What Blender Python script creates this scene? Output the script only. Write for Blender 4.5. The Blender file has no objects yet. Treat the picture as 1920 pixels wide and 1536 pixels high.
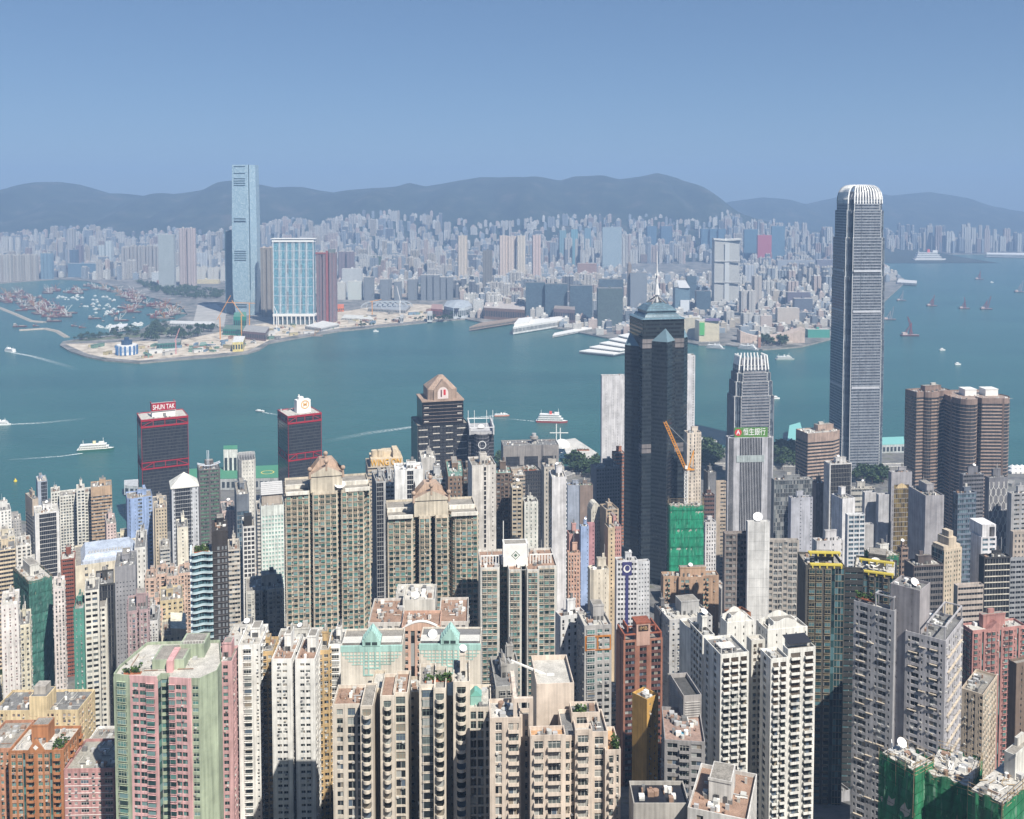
import bpy, math, random
import numpy as np
from math import radians as R, sin, cos, tan, pi, atan2, hypot
rnd = random.Random(7)
S = bpy.context.scene
COL = S.collection
# ------------------------------------------------------------------ camera, light, exposure
H, PITCH, FPX, CYP = 397.0, 0.05, 1855.0, 459.8          # eye height, tilt, focal length and optical centre in pixels of a 1920 px wide picture
cd = bpy.data.cameras.new('camera'); cd.sensor_width = 36; cd.sensor_fit = 'HORIZONTAL'
cd.lens = FPX / 1920 * 36; cd.clip_start = 1; cd.clip_end = 60000
cd.shift_y = -(768 - CYP) / 1920                # upright verticals: a shifted lens
cam = bpy.data.objects.new('camera', cd); COL.objects.link(cam)
cam.location = (0, 0, H); cam.rotation_euler = (pi / 2 - PITCH, 0, 0); S.camera = cam
SUN_AZ, SUN_EL = R(146), R(50)                 # clockwise from the view direction
W = bpy.data.worlds.new('World'); S.world = W; W.use_nodes = True
nt = W.node_tree; bg = nt.nodes['Background']
sky = nt.nodes.new('ShaderNodeTexSky'); sky.sky_type = 'NISHITA'; sky.sun_disc = False
sky.sun_elevation = SUN_EL; sky.sun_rotation = SUN_AZ; sky.altitude = 300
sky.air_density = 0.8; sky.dust_density = 0.2; sky.ozone_density = 8.0
gm_ = nt.nodes.new('ShaderNodeGamma'); gm_.inputs[1].default_value = .58      # gamma flattens the contrast of the sky
ti = nt.nodes.new('ShaderNodeMix'); ti.data_type = 'RGBA'; ti.blend_type = 'MULTIPLY'; ti.inputs[0].default_value = 1; ti.inputs[7].default_value = (.79, .94, 1.11, 1)
nt.links.new(sky.outputs[0], gm_.inputs[0]); nt.links.new(gm_.outputs[0], ti.inputs[6]); nt.links.new(ti.outputs[2], bg.inputs[0]); bg.inputs[1].default_value = 0.104
sl = bpy.data.lights.new('sun', 'SUN'); sl.energy = 5.0; sl.angle = R(0.5); sl.color = (1, .94, .84)
so = bpy.data.objects.new('sun', sl); COL.objects.link(so)
so.rotation_euler = (pi / 2 - SUN_EL, 0, pi - SUN_AZ); so.location = (0, 0, 900)
S.view_settings.view_transform = 'Standard'; S.view_settings.look = 'None'
S.view_settings.exposure = 0.72; S.view_settings.gamma = 1.0
S.cycles.use_denoising = True; S.cycles.max_bounces = 5; S.cycles.diffuse_bounces = 2; S.cycles.glossy_bounces = 3
S.cycles.volume_bounces = 0; S.cycles.caustics_reflective = False; S.cycles.caustics_refractive = False
S.cycles.sample_clamp_indirect = 3
# ------------------------------------------------------------------ picture <-> place
CP, SP = cos(PITCH), sin(PITCH)
def ray(u, v): return (u - 960.0, FPX * CP + (CYP - v) * SP, -FPX * SP + (CYP - v) * CP)
def at_y(u, v, Y):
    x, y, z = ray(u, v); t = Y / y; return (x * t, Y, H + z * t)
def at_z(u, v, z):
    a, b, c = ray(u, v); t = (z - H) / c; return (a * t, b * t, z)
def pix(x, y, z):
    zc = y * CP - (z - H) * SP; yc = y * SP + (z - H) * CP
    return 960 + FPX * x / zc, CYP - FPX * yc / zc
WARP = [True]
def wy(Y): return Y * float(np.interp(Y, (0, 250, 350, 450, 600, 800, 1000, 1300, 3000, 9000), (1.26, 1.25, 1.22, 1.17, 1.13, 1.10, 1.07, 1.05, 1.02, 1))) if WARP[0] else Y
GP = np.array([(0, 372), (100, 270), (200, 190), (300, 138), (400, 104), (500, 72), (600, 46), (700, 27), (800, 14), (900, 8), (1000, 5), (1100, 4), (9000, 4)], float)
GP[:-1, 0] = [wy(v) for v in GP[:-1, 0]]
def ground(Y): return float(np.interp(Y, GP[:, 0], GP[:, 1]))
# ------------------------------------------------------------------ materials
MC = {}
def N(nt, typ, ins=None, **kw):
    n = nt.nodes.new('ShaderNode' + typ)
    for k, v in kw.items(): setattr(n, k, v)
    for k, v in (ins or {}).items():
        s = n.inputs[k]
        if hasattr(v, 'is_linked'): nt.links.new(v, s)
        else: s.default_value = v
    return n
def mth(nt, op, a, b=0.0, c=0.0): return N(nt, 'Math', {0: a, 1: b, 2: c}, operation=op).outputs[0]
def mixc(nt, f, a, b):
    n = nt.nodes.new('ShaderNodeMix'); n.data_type = 'RGBA'
    for i, v in ((0, f), (6, a), (7, b)):
        if hasattr(v, 'is_linked'): nt.links.new(v, n.inputs[i])
        else: n.inputs[i].default_value = v if i == 0 else (*v[:3], 1)
    return n.outputs[2]
def newmat(name):
    m = bpy.data.materials.new(name); m.use_nodes = True
    return m, m.node_tree, m.node_tree.nodes['Principled BSDF']
def wall(c, rough=.8, var=.28, sc=1.0, metal=0.0):
    k = ('w', c, rough, var, sc, metal)
    if k in MC: return MC[k]
    m, nt, p = newmat('wall_paint'); MC[k] = m
    tc = N(nt, 'TexCoord').outputs['Object']
    a = N(nt, 'TexNoise', {'Vector': tc, 'Scale': .11 * sc, 'Detail': 6.0, 'Roughness': .65}).outputs[0]
    mp = N(nt, 'Mapping', {'Vector': tc, 'Scale': (.9 * sc, .9 * sc, .035 * sc)}).outputs[0]
    b = N(nt, 'TexNoise', {'Vector': mp, 'Scale': 1.0, 'Detail': 3.0}).outputs[0]
    f = mth(nt, 'MULTIPLY_ADD', a, .5, mth(nt, 'MULTIPLY', b, .5))
    f = N(nt, 'MapRange', {0: f, 1: .36, 2: .64}).outputs[0]
    d = tuple(x * (1 - var * 1.5) for x in c); l = tuple(min(.9, x * (1 + var * .45)) for x in c)
    nt.links.new(mixc(nt, f, d, l), p.inputs['Base Color'])
    p.inputs['Roughness'].default_value = rough; p.inputs['Metallic'].default_value = metal
    p.inputs['Specular IOR Level'].default_value = .3
    return m
def flat(c, rough=.6, metal=0.0):
    k = ('f', c, rough, metal)
    if k in MC: return MC[k]
    m, nt, p = newmat('paint'); MC[k] = m
    tc = N(nt, 'TexCoord').outputs['Object']
    a = N(nt, 'TexNoise', {'Vector': tc, 'Scale': .4, 'Detail': 5.0}).outputs[0]
    nt.links.new(mixc(nt, a, tuple(x * .8 for x in c), tuple(min(.95, x * 1.15) for x in c)), p.inputs['Base Color'])
    p.inputs['Roughness'].default_value = rough; p.inputs['Metallic'].default_value = metal
    return m
def glass(cols, frame=(.3, .3, .3), fu=.06, fv=.0, metal=.0, rough=.12, spec=.4, nper=1):
    k = ('g', tuple(cols), frame, fu, fv, metal, rough, spec, nper)
    if k in MC: return MC[k]
    m, nt, p = newmat('window_glass'); MC[k] = m
    uv = N(nt, 'UVMap').outputs[0]
    s = N(nt, 'SeparateXYZ', {0: uv})
    u, v = s.outputs[0], s.outputs[1]
    cell = N(nt, 'CombineXYZ', {0: mth(nt, 'FLOOR', mth(nt, 'MULTIPLY', u, 1.0 / nper)), 1: mth(nt, 'FLOOR', v), 2: N(nt, 'ObjectInfo').outputs['Random']}).outputs[0]
    w = N(nt, 'TexWhiteNoise', {'Vector': cell}, noise_dimensions='3D').outputs[0]
    rp = nt.nodes.new('ShaderNodeValToRGB'); rp.color_ramp.interpolation = 'CONSTANT'
    el = rp.color_ramp.elements
    el[0].position = 0; el[0].color = (*cols[0][:3], 1); el[1].position = 1 / len(cols); el[1].color = (*cols[1 % len(cols)][:3], 1)
    for i, c in enumerate(cols[2:], 2):
        e = el.new(i / len(cols)); e.color = (*c, 1)
    nt.links.new(w, rp.inputs[0]); out = rp.outputs[0]
    if fu or fv:
        masks = []
        if fu:
            fr = mth(nt, 'FRACT', u); masks.append(mth(nt, 'LESS_THAN', fr, fu))
            
        if fv: masks.append(mth(nt, 'LESS_THAN', mth(nt, 'FRACT', v), fv))
        mk = masks[0] if len(masks) == 1 else mth(nt, 'MAXIMUM', *masks)
        out = mixc(nt, mk, out, frame)
        rr = mth(nt, 'MULTIPLY_ADD', mk, .5, rough); nt.links.new(rr, p.inputs['Roughness'])
        if metal: nt.links.new(mth(nt, 'MULTIPLY', mth(nt, 'SUBTRACT', 1.0, mk), metal), p.inputs['Metallic'])
    else:
        p.inputs['Roughness'].default_value = rough; p.inputs['Metallic'].default_value = metal
    nt.links.new(out, p.inputs['Base Color']); p.inputs['Specular IOR Level'].default_value = spec
    return m
def pane_mat(cols):
    k = ('pane', tuple(cols))
    if k in MC: return MC[k]
    m, nt, p = newmat('pane_glass'); MC[k] = m
    r = N(nt, 'ObjectInfo').outputs['Random']
    rp = nt.nodes.new('ShaderNodeValToRGB'); rp.color_ramp.interpolation = 'CONSTANT'; el = rp.color_ramp.elements
    el[0].position = 0; el[0].color = (*cols[0], 1); el[1].position = 1 / len(cols); el[1].color = (*cols[1], 1)
    for i, c in enumerate(cols[2:], 2): el.new(i / len(cols)).color = (*c, 1)
    nt.links.new(r, rp.inputs[0]); nt.links.new(rp.outputs[0], p.inputs['Base Color']); p.inputs['Roughness'].default_value = .1; p.inputs['Specular IOR Level'].default_value = .35
    return m
def gridmat(c, g, wf=.55, hf=.5, rough=.7, var=.12, vs=None):
    """far facades: windows as a pattern in metres-free cells (uv), wall colour c, pane colours g"""
    k = ('grid', c, tuple(g), wf, hf, vs)
    if k in MC: return MC[k]
    m, nt, p = newmat('far_facade'); MC[k] = m
    s = N(nt, 'SeparateXYZ', {0: N(nt, 'UVMap').outputs[0]}); u, v = s.outputs[0], s.outputs[1]
    mu = mth(nt, 'LESS_THAN', mth(nt, 'ABSOLUTE', mth(nt, 'SUBTRACT', mth(nt, 'FRACT', u), .5)), wf / 2)
    mv = mth(nt, 'LESS_THAN', mth(nt, 'ABSOLUTE', mth(nt, 'SUBTRACT', mth(nt, 'FRACT', v), .5)), hf / 2)
    mk = mth(nt, 'MULTIPLY', mu, mv)
    cell = N(nt, 'CombineXYZ', {0: mth(nt, 'FLOOR', u), 1: mth(nt, 'FLOOR', v), 2: N(nt, 'ObjectInfo').outputs['Random']}).outputs[0]
    w = N(nt, 'TexWhiteNoise', {'Vector': cell}, noise_dimensions='3D').outputs[0]
    wn = N(nt, 'TexNoise', {'Vector': N(nt, 'TexCoord').outputs['Object'], 'Scale': .02, 'Detail': 3.0}).outputs[0]
    cw = mixc(nt, wn, tuple(x * (1 - var) for x in c), tuple(min(.9, x * (1 + var)) for x in c))
    if vs:   # shade of full-height recesses, painted as darker stripes every vs cells
        st = mth(nt, 'LESS_THAN', mth(nt, 'FRACT', mth(nt, 'MULTIPLY', u, 1.0 / vs)), .22)
        cw = mixc(nt, st, cw, tuple(x * .55 for x in c))
    nt.links.new(mixc(nt, mk, cw, mixc(nt, w, g[0], g[1])), p.inputs['Base Color'])
    nt.links.new(mth(nt, 'SUBTRACT', rough, mth(nt, 'MULTIPLY', mk, rough - .25)), p.inputs['Roughness'])
    return m
WHITE, OFFW, CREAM, BEIGE, TAN = (.78, .77, .74), (.64, .63, .59), (.68, .58, .43), (.58, .50, .42), (.42, .34, .25)
PINK, SALMON, BRICK, GREY, DGREY, CONC = (.62, .40, .38), (.60, .40, .30), (.36, .13, .07), (.38, .38, .39), (.12, .12, .13), (.46, .44, .40)
BLACK, GREEN, BLUE, BROWN, LGREY = (.035, .035, .04), (.40, .52, .36), (.28, .38, .60), (.20, .13, .10), (.55, .56, .58)
GDARK = [(.02, .025, .03), (.03, .035, .04), (.06, .07, .08), (.015, .02, .02), (.20, .22, .22)]
GTEAL = [(.02, .05, .05), (.045, .11, .10), (.10, .22, .20), (.012, .028, .028), (.16, .26, .26), (.03, .05, .05)]
GBLK = [(.012, .013, .018), (.018, .02, .026), (.03, .033, .04), (.012, .013, .018), (.022, .024, .03)]
GBLUE = [(.04, .07, .10), (.07, .12, .16), (.03, .05, .07), (.12, .18, .22)]
GGREY = [(.05, .06, .07), (.09, .10, .11), (.14, .16, .17), (.05, .055, .06), (.25, .26, .26)]
GRES = [(.008, .01, .012), (.018, .024, .025), (.045, .055, .055), (.008, .01, .012), (.32, .33, .32), (.012, .015, .015), (.10, .12, .12), (.24, .21, .17), (.09, .12, .16), (.018, .02, .022)]
ROOFC, ROOFT = wall((.30, .28, .25), .9, .35, 2.5), wall((.33, .22, .165), .9, .3, 3)
ROOFG, ROOFL = wall((.20, .20, .20), .9, .3, 2.5), wall((.52, .50, .46), .9, .3, 2.5)
METAL, WPAINT, ACM = flat((.42, .42, .42), .5), flat((.78, .77, .74), .5), flat((.46, .46, .44), .6)
ACV = [ACM, flat((.52, .51, .48)), flat((.30, .29, .27)), flat((.42, .39, .33)), flat((.22, .22, .23))]
# ------------------------------------------------------------------ mesh builder
class MB:
    def __init__(s): s.v = []; s.nv = 0; s.q = []; s.qm = []; s.quv = []; s.ng = []; s.smooth = False; s.mats = []
    def mi(s, m):
        if m not in s.mats: s.mats.append(m)
        return s.mats.index(m)
    def addq(s, v, q, m, uv=None):
        v = np.asarray(v, float).reshape(-1, 3); q = np.asarray(q, int).reshape(-1, 4)
        s.v.append(v); s.q.append(q + s.nv); s.nv += len(v)
        s.qm.append(np.full(len(q), s.mi(m)))
        s.quv.append(np.zeros((len(q) * 4, 2)) if uv is None else np.asarray(uv, float).reshape(-1, 2))
    def face(s, pts, m, uv=None):
        if len(pts) == 4: return s.addq(pts, [[0, 1, 2, 3]], m, uv)
        s.v.append(np.asarray(pts, float)); s.ng.append((list(range(s.nv, s.nv + len(pts))), s.mi(m))); s.nv += len(pts)
    def hex8(s, V, m):      # V (n,8,3): bottom 4 ccw, top 4 ccw
        V = np.asarray(V, float); n = len(V)
        if not n: return
        F = np.array([[0, 3, 2, 1], [4, 5, 6, 7], [0, 1, 5, 4], [1, 2, 6, 5], [2, 3, 7, 6], [3, 0, 4, 7]])
        s.addq(V.reshape(-1, 3), (np.arange(n)[:, None, None] * 8 + F[None]).reshape(-1, 4), m)
    def box(s, x0, x1, y0, y1, z0, z1, m):
        s.hex8([[(x0, y0, z0), (x1, y0, z0), (x1, y1, z0), (x0, y1, z0), (x0, y0, z1), (x1, y0, z1), (x1, y1, z1), (x0, y1, z1)]], m)
    def ubox(s, A, p0, d, n, m):   # A rows: u0,u1,z0,z1,o0,o1 on a facade line
        A = np.asarray(A, float).reshape(-1, 6)
        if not len(A): return
        V = np.zeros((len(A), 8, 3))
        for k, (iu, io, iz) in enumerate([(0, 5, 2), (1, 5, 2), (1, 4, 2), (0, 4, 2), (0, 5, 3), (1, 5, 3), (1, 4, 3), (0, 4, 3)]):
            V[:, k, 0] = p0[0] + A[:, iu] * d[0] + A[:, io] * n[0]
            V[:, k, 1] = p0[1] + A[:, iu] * d[1] + A[:, io] * n[1]
            V[:, k, 2] = A[:, iz]
        s.hex8(V, m)
    def prism(s, poly, z0, z1, m, cap=None, top=None):
        top = top or poly; n = len(poly)
        for i in range(n):
            a, b, c, d = poly[i], poly[(i + 1) % n], top[(i + 1) % n], top[i]
            s.face([(*a, z0), (*b, z0), (*c, z1), (*d, z1)], m)
        s.face([(*p, z1) for p in top], cap or m)
    def cyl(s, x, y, z0, z1, r, m, n=14, r2=None, cap=None):
        r2 = r if r2 is None else r2
        P = [(x + r * cos(2 * pi * i / n), y + r * sin(2 * pi * i / n)) for i in range(n)]
        T = [(x + r2 * cos(2 * pi * i / n), y + r2 * sin(2 * pi * i / n)) for i in range(n)]
        s.prism(P, z0, z1, m, cap, T)
    def bar(s, a, b, r, m, r2=None):     # square bar between two points
        a, b = np.array(a, float), np.array(b, float); d = b - a; L = np.linalg.norm(d); d /= L
        h = np.array([0, 0, 1.0]) if abs(d[2]) < .95 else np.array([1.0, 0, 0])
        x = np.cross(d, h); x /= np.linalg.norm(x); y = np.cross(x, d); r2 = r if r2 is None else r2
        V = [p + k * (sx * x + sy * y) for p, k in ((a, r), (b, r2)) for sx, sy in ((-1, -1), (1, -1), (1, 1), (-1, 1))]
        s.hex8([V], m)
    def sphere(s, c, r, m, n=12, sz=1.0, z0=-90):
        rows = n // 2; V = []; q = []
        for j in range(rows + 1):
            t = R(z0) + (pi / 2 - R(z0)) * j / rows
            for i in range(n): V.append((c[0] + r * cos(t) * cos(2 * pi * i / n), c[1] + r * cos(t) * sin(2 * pi * i / n), c[2] + r * sz * sin(t)))
        for j in range(rows):
            for i in range(n): q.append((j * n + i, j * n + (i + 1) % n, (j + 1) * n + (i + 1) % n, (j + 1) * n + i))
        s.addq(V, q, m)
    def mesh(s, name):
        me = bpy.data.meshes.new(name)
        if not s.nv: return me
        V = np.concatenate(s.v); nq = sum(len(q) for q in s.q)
        li = [np.concatenate(s.q).ravel()] if s.q else []
        tot = [4] * nq; mats = list(np.concatenate(s.qm)) if s.q else []
        uv = [np.concatenate(s.quv)] if s.q else []
        for f, m in s.ng: li.append(np.array(f)); tot.append(len(f)); mats.append(m); uv.append(np.zeros((len(f), 2)))
        li = np.concatenate(li); tot = np.array(tot); st = np.concatenate([[0], np.cumsum(tot)[:-1]])
        me.vertices.add(len(V)); me.vertices.foreach_set('co', V.ravel())
        me.loops.add(len(li)); me.loops.foreach_set('vertex_index', li.astype(np.int32))
        me.polygons.add(len(tot)); me.polygons.foreach_set('loop_start', st.astype(np.int32))
        me.polygons.foreach_set('material_index', np.array(mats, np.int32))
        me.polygons.foreach_set('use_smooth', np.full(len(tot), s.smooth))
        ul = me.uv_layers.new(name='UVMap'); ul.data.foreach_set('uv', np.concatenate(uv).ravel().astype(np.float32))
        for m in s.mats: me.materials.append(m)
        me.update(calc_edges=True); return me
    def build(s, name, parent=None, **props):
        if not s.nv: return None
        o = bpy.data.objects.new(name, s.mesh(name)); COL.objects.link(o); o.parent = parent
        for k, v in props.items(): o[k] = v
        return o
def tag(o, label, cat, group=None):
    o['label'] = label; o['category'] = cat
    if group: o['group'] = group
    return o
ROOTS = []; NW = [100]
def empty(name, loc, rz, label, cat, group=None):
    o = bpy.data.objects.new(name, None); COL.objects.link(o); o.location = loc; o.rotation_euler = (0, 0, rz)
    o.empty_display_size = 2; ROOTS.append(o)
    return tag(o, label, cat, group)
def start(n): NW[0] = max(6, 100 // n); return len(ROOTS)
def merge(m0, name, label, cat, part='wing'):
    """the blocks built since m0 are wings of one building: thing > wing > wall, window, ..."""
    W_ = ROOTS[m0:]; NW[0] = 100; o = bpy.data.objects.new(name, None); COL.objects.link(o); o.location = W_[0].location.copy(); tag(o, label, cat); o.empty_display_size = 2
    for w in W_:
        for k in ('label', 'category', 'group'):
            if k in w: del w[k]
        w.name = part; w.parent = o; w.location = w.location - o.location
        for c in list(w.children):
            for g in list(c.children): g.parent = w
    del ROOTS[m0:]; ROOTS.append(o); return o
def struct(mb, name): return mb.build(name, None, kind='structure')
def text_mesh(txt, size, mat, depth=.15, font=None, bold=0.0):
    cu = bpy.data.curves.new('lettering', 'FONT'); cu.body = txt; cu.size = size; cu.extrude = depth; cu.align_x = 'CENTER'; cu.align_y = 'CENTER'
    cu.offset = bold
    ob = bpy.data.objects.new('lettering', cu); COL.objects.link(ob)
    dg = bpy.context.evaluated_depsgraph_get(); dg.update()
    me = bpy.data.meshes.new_from_object(ob.evaluated_get(dg)); bpy.data.objects.remove(ob)
    me.materials.clear(); me.materials.append(mat); return me
def sign_text(parent, txt, pos, size, mat, rz=0, width=None, name='lettering', bold=0.0):
    me = text_mesh(txt, size, mat, bold=bold); o = bpy.data.objects.new(name, me); COL.objects.link(o); o.parent = parent
    o.location = pos; o.rotation_euler = (pi / 2, 0, rz)
    if width and len(me.vertices):
        xs = [v.co.x for v in me.vertices]; sc = width / max(.1, max(xs) - min(xs))
        for v in me.vertices: v.co.x *= sc
    return o
# ------------------------------------------------------------------ towers
def solve(x, y, z, dx, dy, u):
    zc = y * CP - (z - H) * SP; k = u - 960
    den = FPX * dx - k * dy * CP
    return (k * zc - FPX * x) / den if abs(den) > 1e-6 else -1
def place(px, Y, th, dep=22, wid=22):
    xl, xc, xr, yt = px; x, y, z = at_y(xc, yt, wy(Y))
    if xc < 960 and Y > 410: th = max(th, math.degrees(math.atan((960 - xc) / 1790)) * min(1, .55 + Y / 2000) + (3 if xl < xc - 2 else 0))   # keeps to the street grid of the shore
    t = R(th)
    w = solve(x, y, z, cos(t), sin(t), xr) if xr > xc else wid
    d = solve(x, y, z, -sin(t), cos(t), xl) if xl < xc else dep
    if not 2.2 < w < 150: w = wid
    if not 2 < d < 46: d = dep
    return x, y, z, w, d, t
OCC = []      # (x, y, rot, w, d) footprints already taken
POLYS = {
    'box': [(0, 0), (1, 0), (1, 1), (0, 1)],
    'H': [(0, 0), (.42, 0), (.42, .22), (.58, .22), (.58, 0), (1, 0), (1, 1), (0, 1)],
    'LH': [(0, 0), (1, 0), (1, 1), (0, 1), (0, .6), (.15, .6), (.15, .42), (0, .42)],
    'HX': [(0, 0), (.42, 0), (.42, .2), (.58, .2), (.58, 0), (1, 0), (1, 1), (0, 1), (0, .62), (.16, .62), (.16, .4), (0, .4)],
    'cross': [(0, .22), (.2, .22), (.2, 0), (.44, 0), (.44, .14), (.56, .14), (.56, 0), (.8, 0), (.8, .22), (1, .22), (1, .8), (0, .8)],
    'oct': [(.28, 0), (.72, 0), (1, .28), (1, .72), (.72, 1), (.28, 1), (0, .72), (0, .28)],
    'cham': [(.14, 0), (.86, 0), (1, .14), (1, .86), (.86, 1), (.14, 1), (0, .86), (0, .14)],
    'hex': [(.2, 0), (.8, 0), (1, .35), (1, 1), (0, 1), (0, .35)],
}
POLYS['round'] = [(.5 + .5 * cos(2 * pi * (i - .5) / 16 - pi / 2), .5 + .5 * sin(2 * pi * (i - .5) / 16 - pi / 2)) for i in range(16)]
def pat(s):
    out = []
    for t in s.split(','):
        b = t[1:].split('/'); out.append((t[0], float(b[0]), float(b[1]) if len(b) > 1 else .6, float(b[2]) if len(b) > 2 else .52))
    return out
def facade(B, p0, p1, z0, z1, spec, fh, ext=0.0):
    """B: dict with wall, glass, trim MBs + lists; builds one straight facade between plan points p0 -> p1 (outside on the right)"""
    dx, dy = p1[0] - p0[0], p1[1] - p0[1]; L = hypot(dx, dy)
    if L < .05: return
    d = (dx / L, dy / L); n = (d[1], -d[0]); wm, gm, tm = B['wm'], B['gm'], B['tm']
    segs = pat(spec) if isinstance(spec, str) else spec
    tot = sum(s[1] for s in segs); reps = max(1, round(L / tot)); k = L / (tot * reps)
    nf = max(1, int(round((z1 - z0) / fh))); fh = (z1 - z0) / nf
    fz = z0 + np.arange(nf) * fh
    pw, sp, tr = [], [], []; u = 0.0; dp = B.get('dp', .35); cell = 0
    for r_ in range(reps):
        for (t, w, a, b) in segs:
            w *= k; ua, ub = u, u + w; u = ub
            npn = max(1, round(w / 1.5)) if t in 'RGB' else (2 if t in 'WV' else 1)
            q = [(p0[0] + d[0] * ua, p0[1] + d[1] * ua, z0), (p0[0] + d[0] * ub, p0[1] + d[1] * ub, z0),
                 (p0[0] + d[0] * ub, p0[1] + d[1] * ub, z1), (p0[0] + d[0] * ua, p0[1] + d[1] * ua, z1)]
            if t != 'X': B['glass'].addq(q, [[0, 1, 2, 3]], gm, [(cell, 0), (cell + npn, 0), (cell + npn, nf), (cell, nf)])
            cell += npn
            if t == 'X': pw.append((ua, ub, z0, z1, -.05, dp)); continue
            if t == 'D': continue
            s0 = (1 - b) * .55
            if t == 'W' or t == 'A':
                m = w * (1 - a) / 2
                pw += [(ua, ua + m, z0, z1, 0, dp), (ub - m, ub, z0, z1, 0, dp)]
                for z in fz:
                    sp.append((ua + m, ub - m, z, z + fh * s0, 0, dp - .02)); sp.append((ua + m, ub - m, z + fh * (s0 + b), z + fh, 0, dp - .02))
                    B['op'].append((p0, d, n, ua + m, ub - m, z + fh * s0, z + fh * (s0 + b), 0.03))
                if B.get('ac'):
                    for z in fz:
                        if rnd.random() < B['ac']:
                            uu = ua + m + rnd.random() * max(.1, ub - ua - 2 * m - .8)
                            B['acl'].append((p0, d, n, (uu, uu + .8, z + fh * s0 - .55, z + fh * s0 - .05, dp, dp + .5)))
            elif t == 'V':     # projecting bay window
                m = w * (1 - a) / 2; o = .75
                pw += [(ua, ua + m, z0, z1, 0, dp), (ub - m, ub, z0, z1, 0, dp)]
                for z in fz:
                    sp.append((ua + m - .1, ub - m + .1, z + fh * (s0 - .1), z + fh * s0, 0, o + .1)); sp.append((ua + m, ub - m, z + fh * (s0 + b), z + fh, 0, dp - .02))
                    sp.append((ua + m - .12, ub - m + .12, z + fh * (s0 + b), z + fh * (s0 + b) + .14, 0, o + .2))
                    sp.append((ua + m, ub - m, z, z + fh * (s0 - .1), 0, dp - .02))
                    pg = [(p0[0] + d[0] * uu + n[0] * oo, p0[1] + d[1] * uu + n[1] * oo) for uu, oo in ((ua + m, 0), (ua + m, o), (ub - m, o), (ub - m, 0))]
                    for i in range(3):
                        a2, b2 = pg[i], pg[i + 1]; zz0, zz1 = z + fh * s0, z + fh * (s0 + b)
                        B['glass'].addq([(*a2, zz0), (*b2, zz0), (*b2, zz1), (*a2, zz1)], [[0, 1, 2, 3]], gm, [(cell + i, z), (cell + i + .999, z), (cell + i + .999, z + .9), (cell + i, z + .9)])
                    B['op'].append((p0, d, n, ua + m, ub - m, z + fh * s0, z + fh * (s0 + b), o + .03))
                cell += 3
            elif t == 'R':
                for z in fz:
                    sp.append((ua, ub, z, z + fh * (1 - b), 0, dp - .02))
                    if B.get('fgop'): B['op'].append((p0, d, n, ua, ub, z + fh * (1 - b), z + fh, .03))
            elif t == 'G':
                pw.append((ub - .12, ub + .12, z0, z1, 0, .14))
                for z in fz: sp.append((ua, ub, z, z + .35, 0, .1))
            elif t == 'F':     # full-height glass strip between fins
                pw += [(ua, ua + w * (1 - a) / 2, z0, z1, 0, dp + .3), (ub - w * (1 - a) / 2, ub, z0, z1, 0, dp + .3)]
            elif t in 'BC':
                o = 1.5 if t == 'B' else 1.9
                pw += [(ua, ua + .25, z0, z1, 0, dp), (ub - .25, ub, z0, z1, 0, dp)]
                for z in fz:
                    B['bal'].append((p0, d, n, ua + .2, ub - .2, z, fh, o, t)); sp.append((ua + .25, ub - .25, z + fh * .8, z + fh, 0, dp - .05))
                    B['op'].append((p0, d, n, ua + .35, ub - .35, z + .15, z + fh * .8, .03))
            elif t == 'L':     # ledged slots: dark recess with slab each floor
                for z in fz: sp.append((ua, ub, z, z + fh * (1 - b), -1, dp - .1))
    if pw and ext:
        j = max(range(len(pw)), key=lambda i: pw[i][1])
        if pw[j][1] > L - .01: pw[j] = (pw[j][0], L + ext, *pw[j][2:])
    B['wall'].ubox(pw, p0, d, n, wm); B['wall'].ubox(sp, p0, d, n, tm)
    return
def balcony_mesh(mb, u0, u1, z, fh, o, t, p0, d, n, m):
    if t == 'B':
        mb.ubox([(u0, u1, z, z + .18, .1, o), (u0, u1, z + .18, z + 1.05, o - .14, o), (u0, u0 + .12, z + .18, z + 1.05, .1, o - .14), (u1 - .12, u1, z + .18, z + 1.05, .1, o - .14)], p0, d, n, m)
    else:
        c = (u0 + u1) / 2; w = (u1 - u0) / 2; k = 7
        pts = [(c - w * cos(pi * i / k), .12 + o * sin(pi * i / k) ** .8) for i in range(k + 1)]
        P = [(p0[0] + d[0] * a + n[0] * b, p0[1] + d[1] * a + n[1] * b) for a, b in pts]
        mb.face([(*p, z) for p in P[::-1]], m); mb.face([(*p, z + .18) for p in P], m)
        for i in range(k):
            mb.face([(*P[i], z), (*P[i + 1], z), (*P[i + 1], z + 1.0), (*P[i], z + 1.0)], m)
            qi = [(c + (x - c) * .93, .12 + (y_ - .12) * .93) for x, y_ in (pts[i], pts[i + 1])]
            Q = [(p0[0] + d[0] * a + n[0] * b, p0[1] + d[1] * a + n[1] * b) for a, b in qi]
            mb.face([(*Q[1], z + .2), (*Q[0], z + .2), (*Q[0], z + 1.0), (*Q[1], z + 1.0)], m)
            mb.face([(*P[i], z + 1.0), (*P[i + 1], z + 1.0), (*Q[1], z + 1.0), (*Q[0], z + 1.0)], m)
PANES = {}
def newB(wc, gl, tc=None, dp=.35, ac=0, frame=(.3, .3, .3), fu=.08, **k):
    wm = wc if not isinstance(wc, tuple) else wall(wc)
    tm = wm if tc is None else (tc if not isinstance(tc, tuple) else wall(tc))
    gm = gl if not isinstance(gl, list) else glass(gl, frame, fu, **k)
    return dict(wall=MB(), glass=MB(), wm=wm, gm=gm, tm=tm, op=[], bal=[], acl=[], dp=dp, ac=ac, bm=wm)
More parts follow.
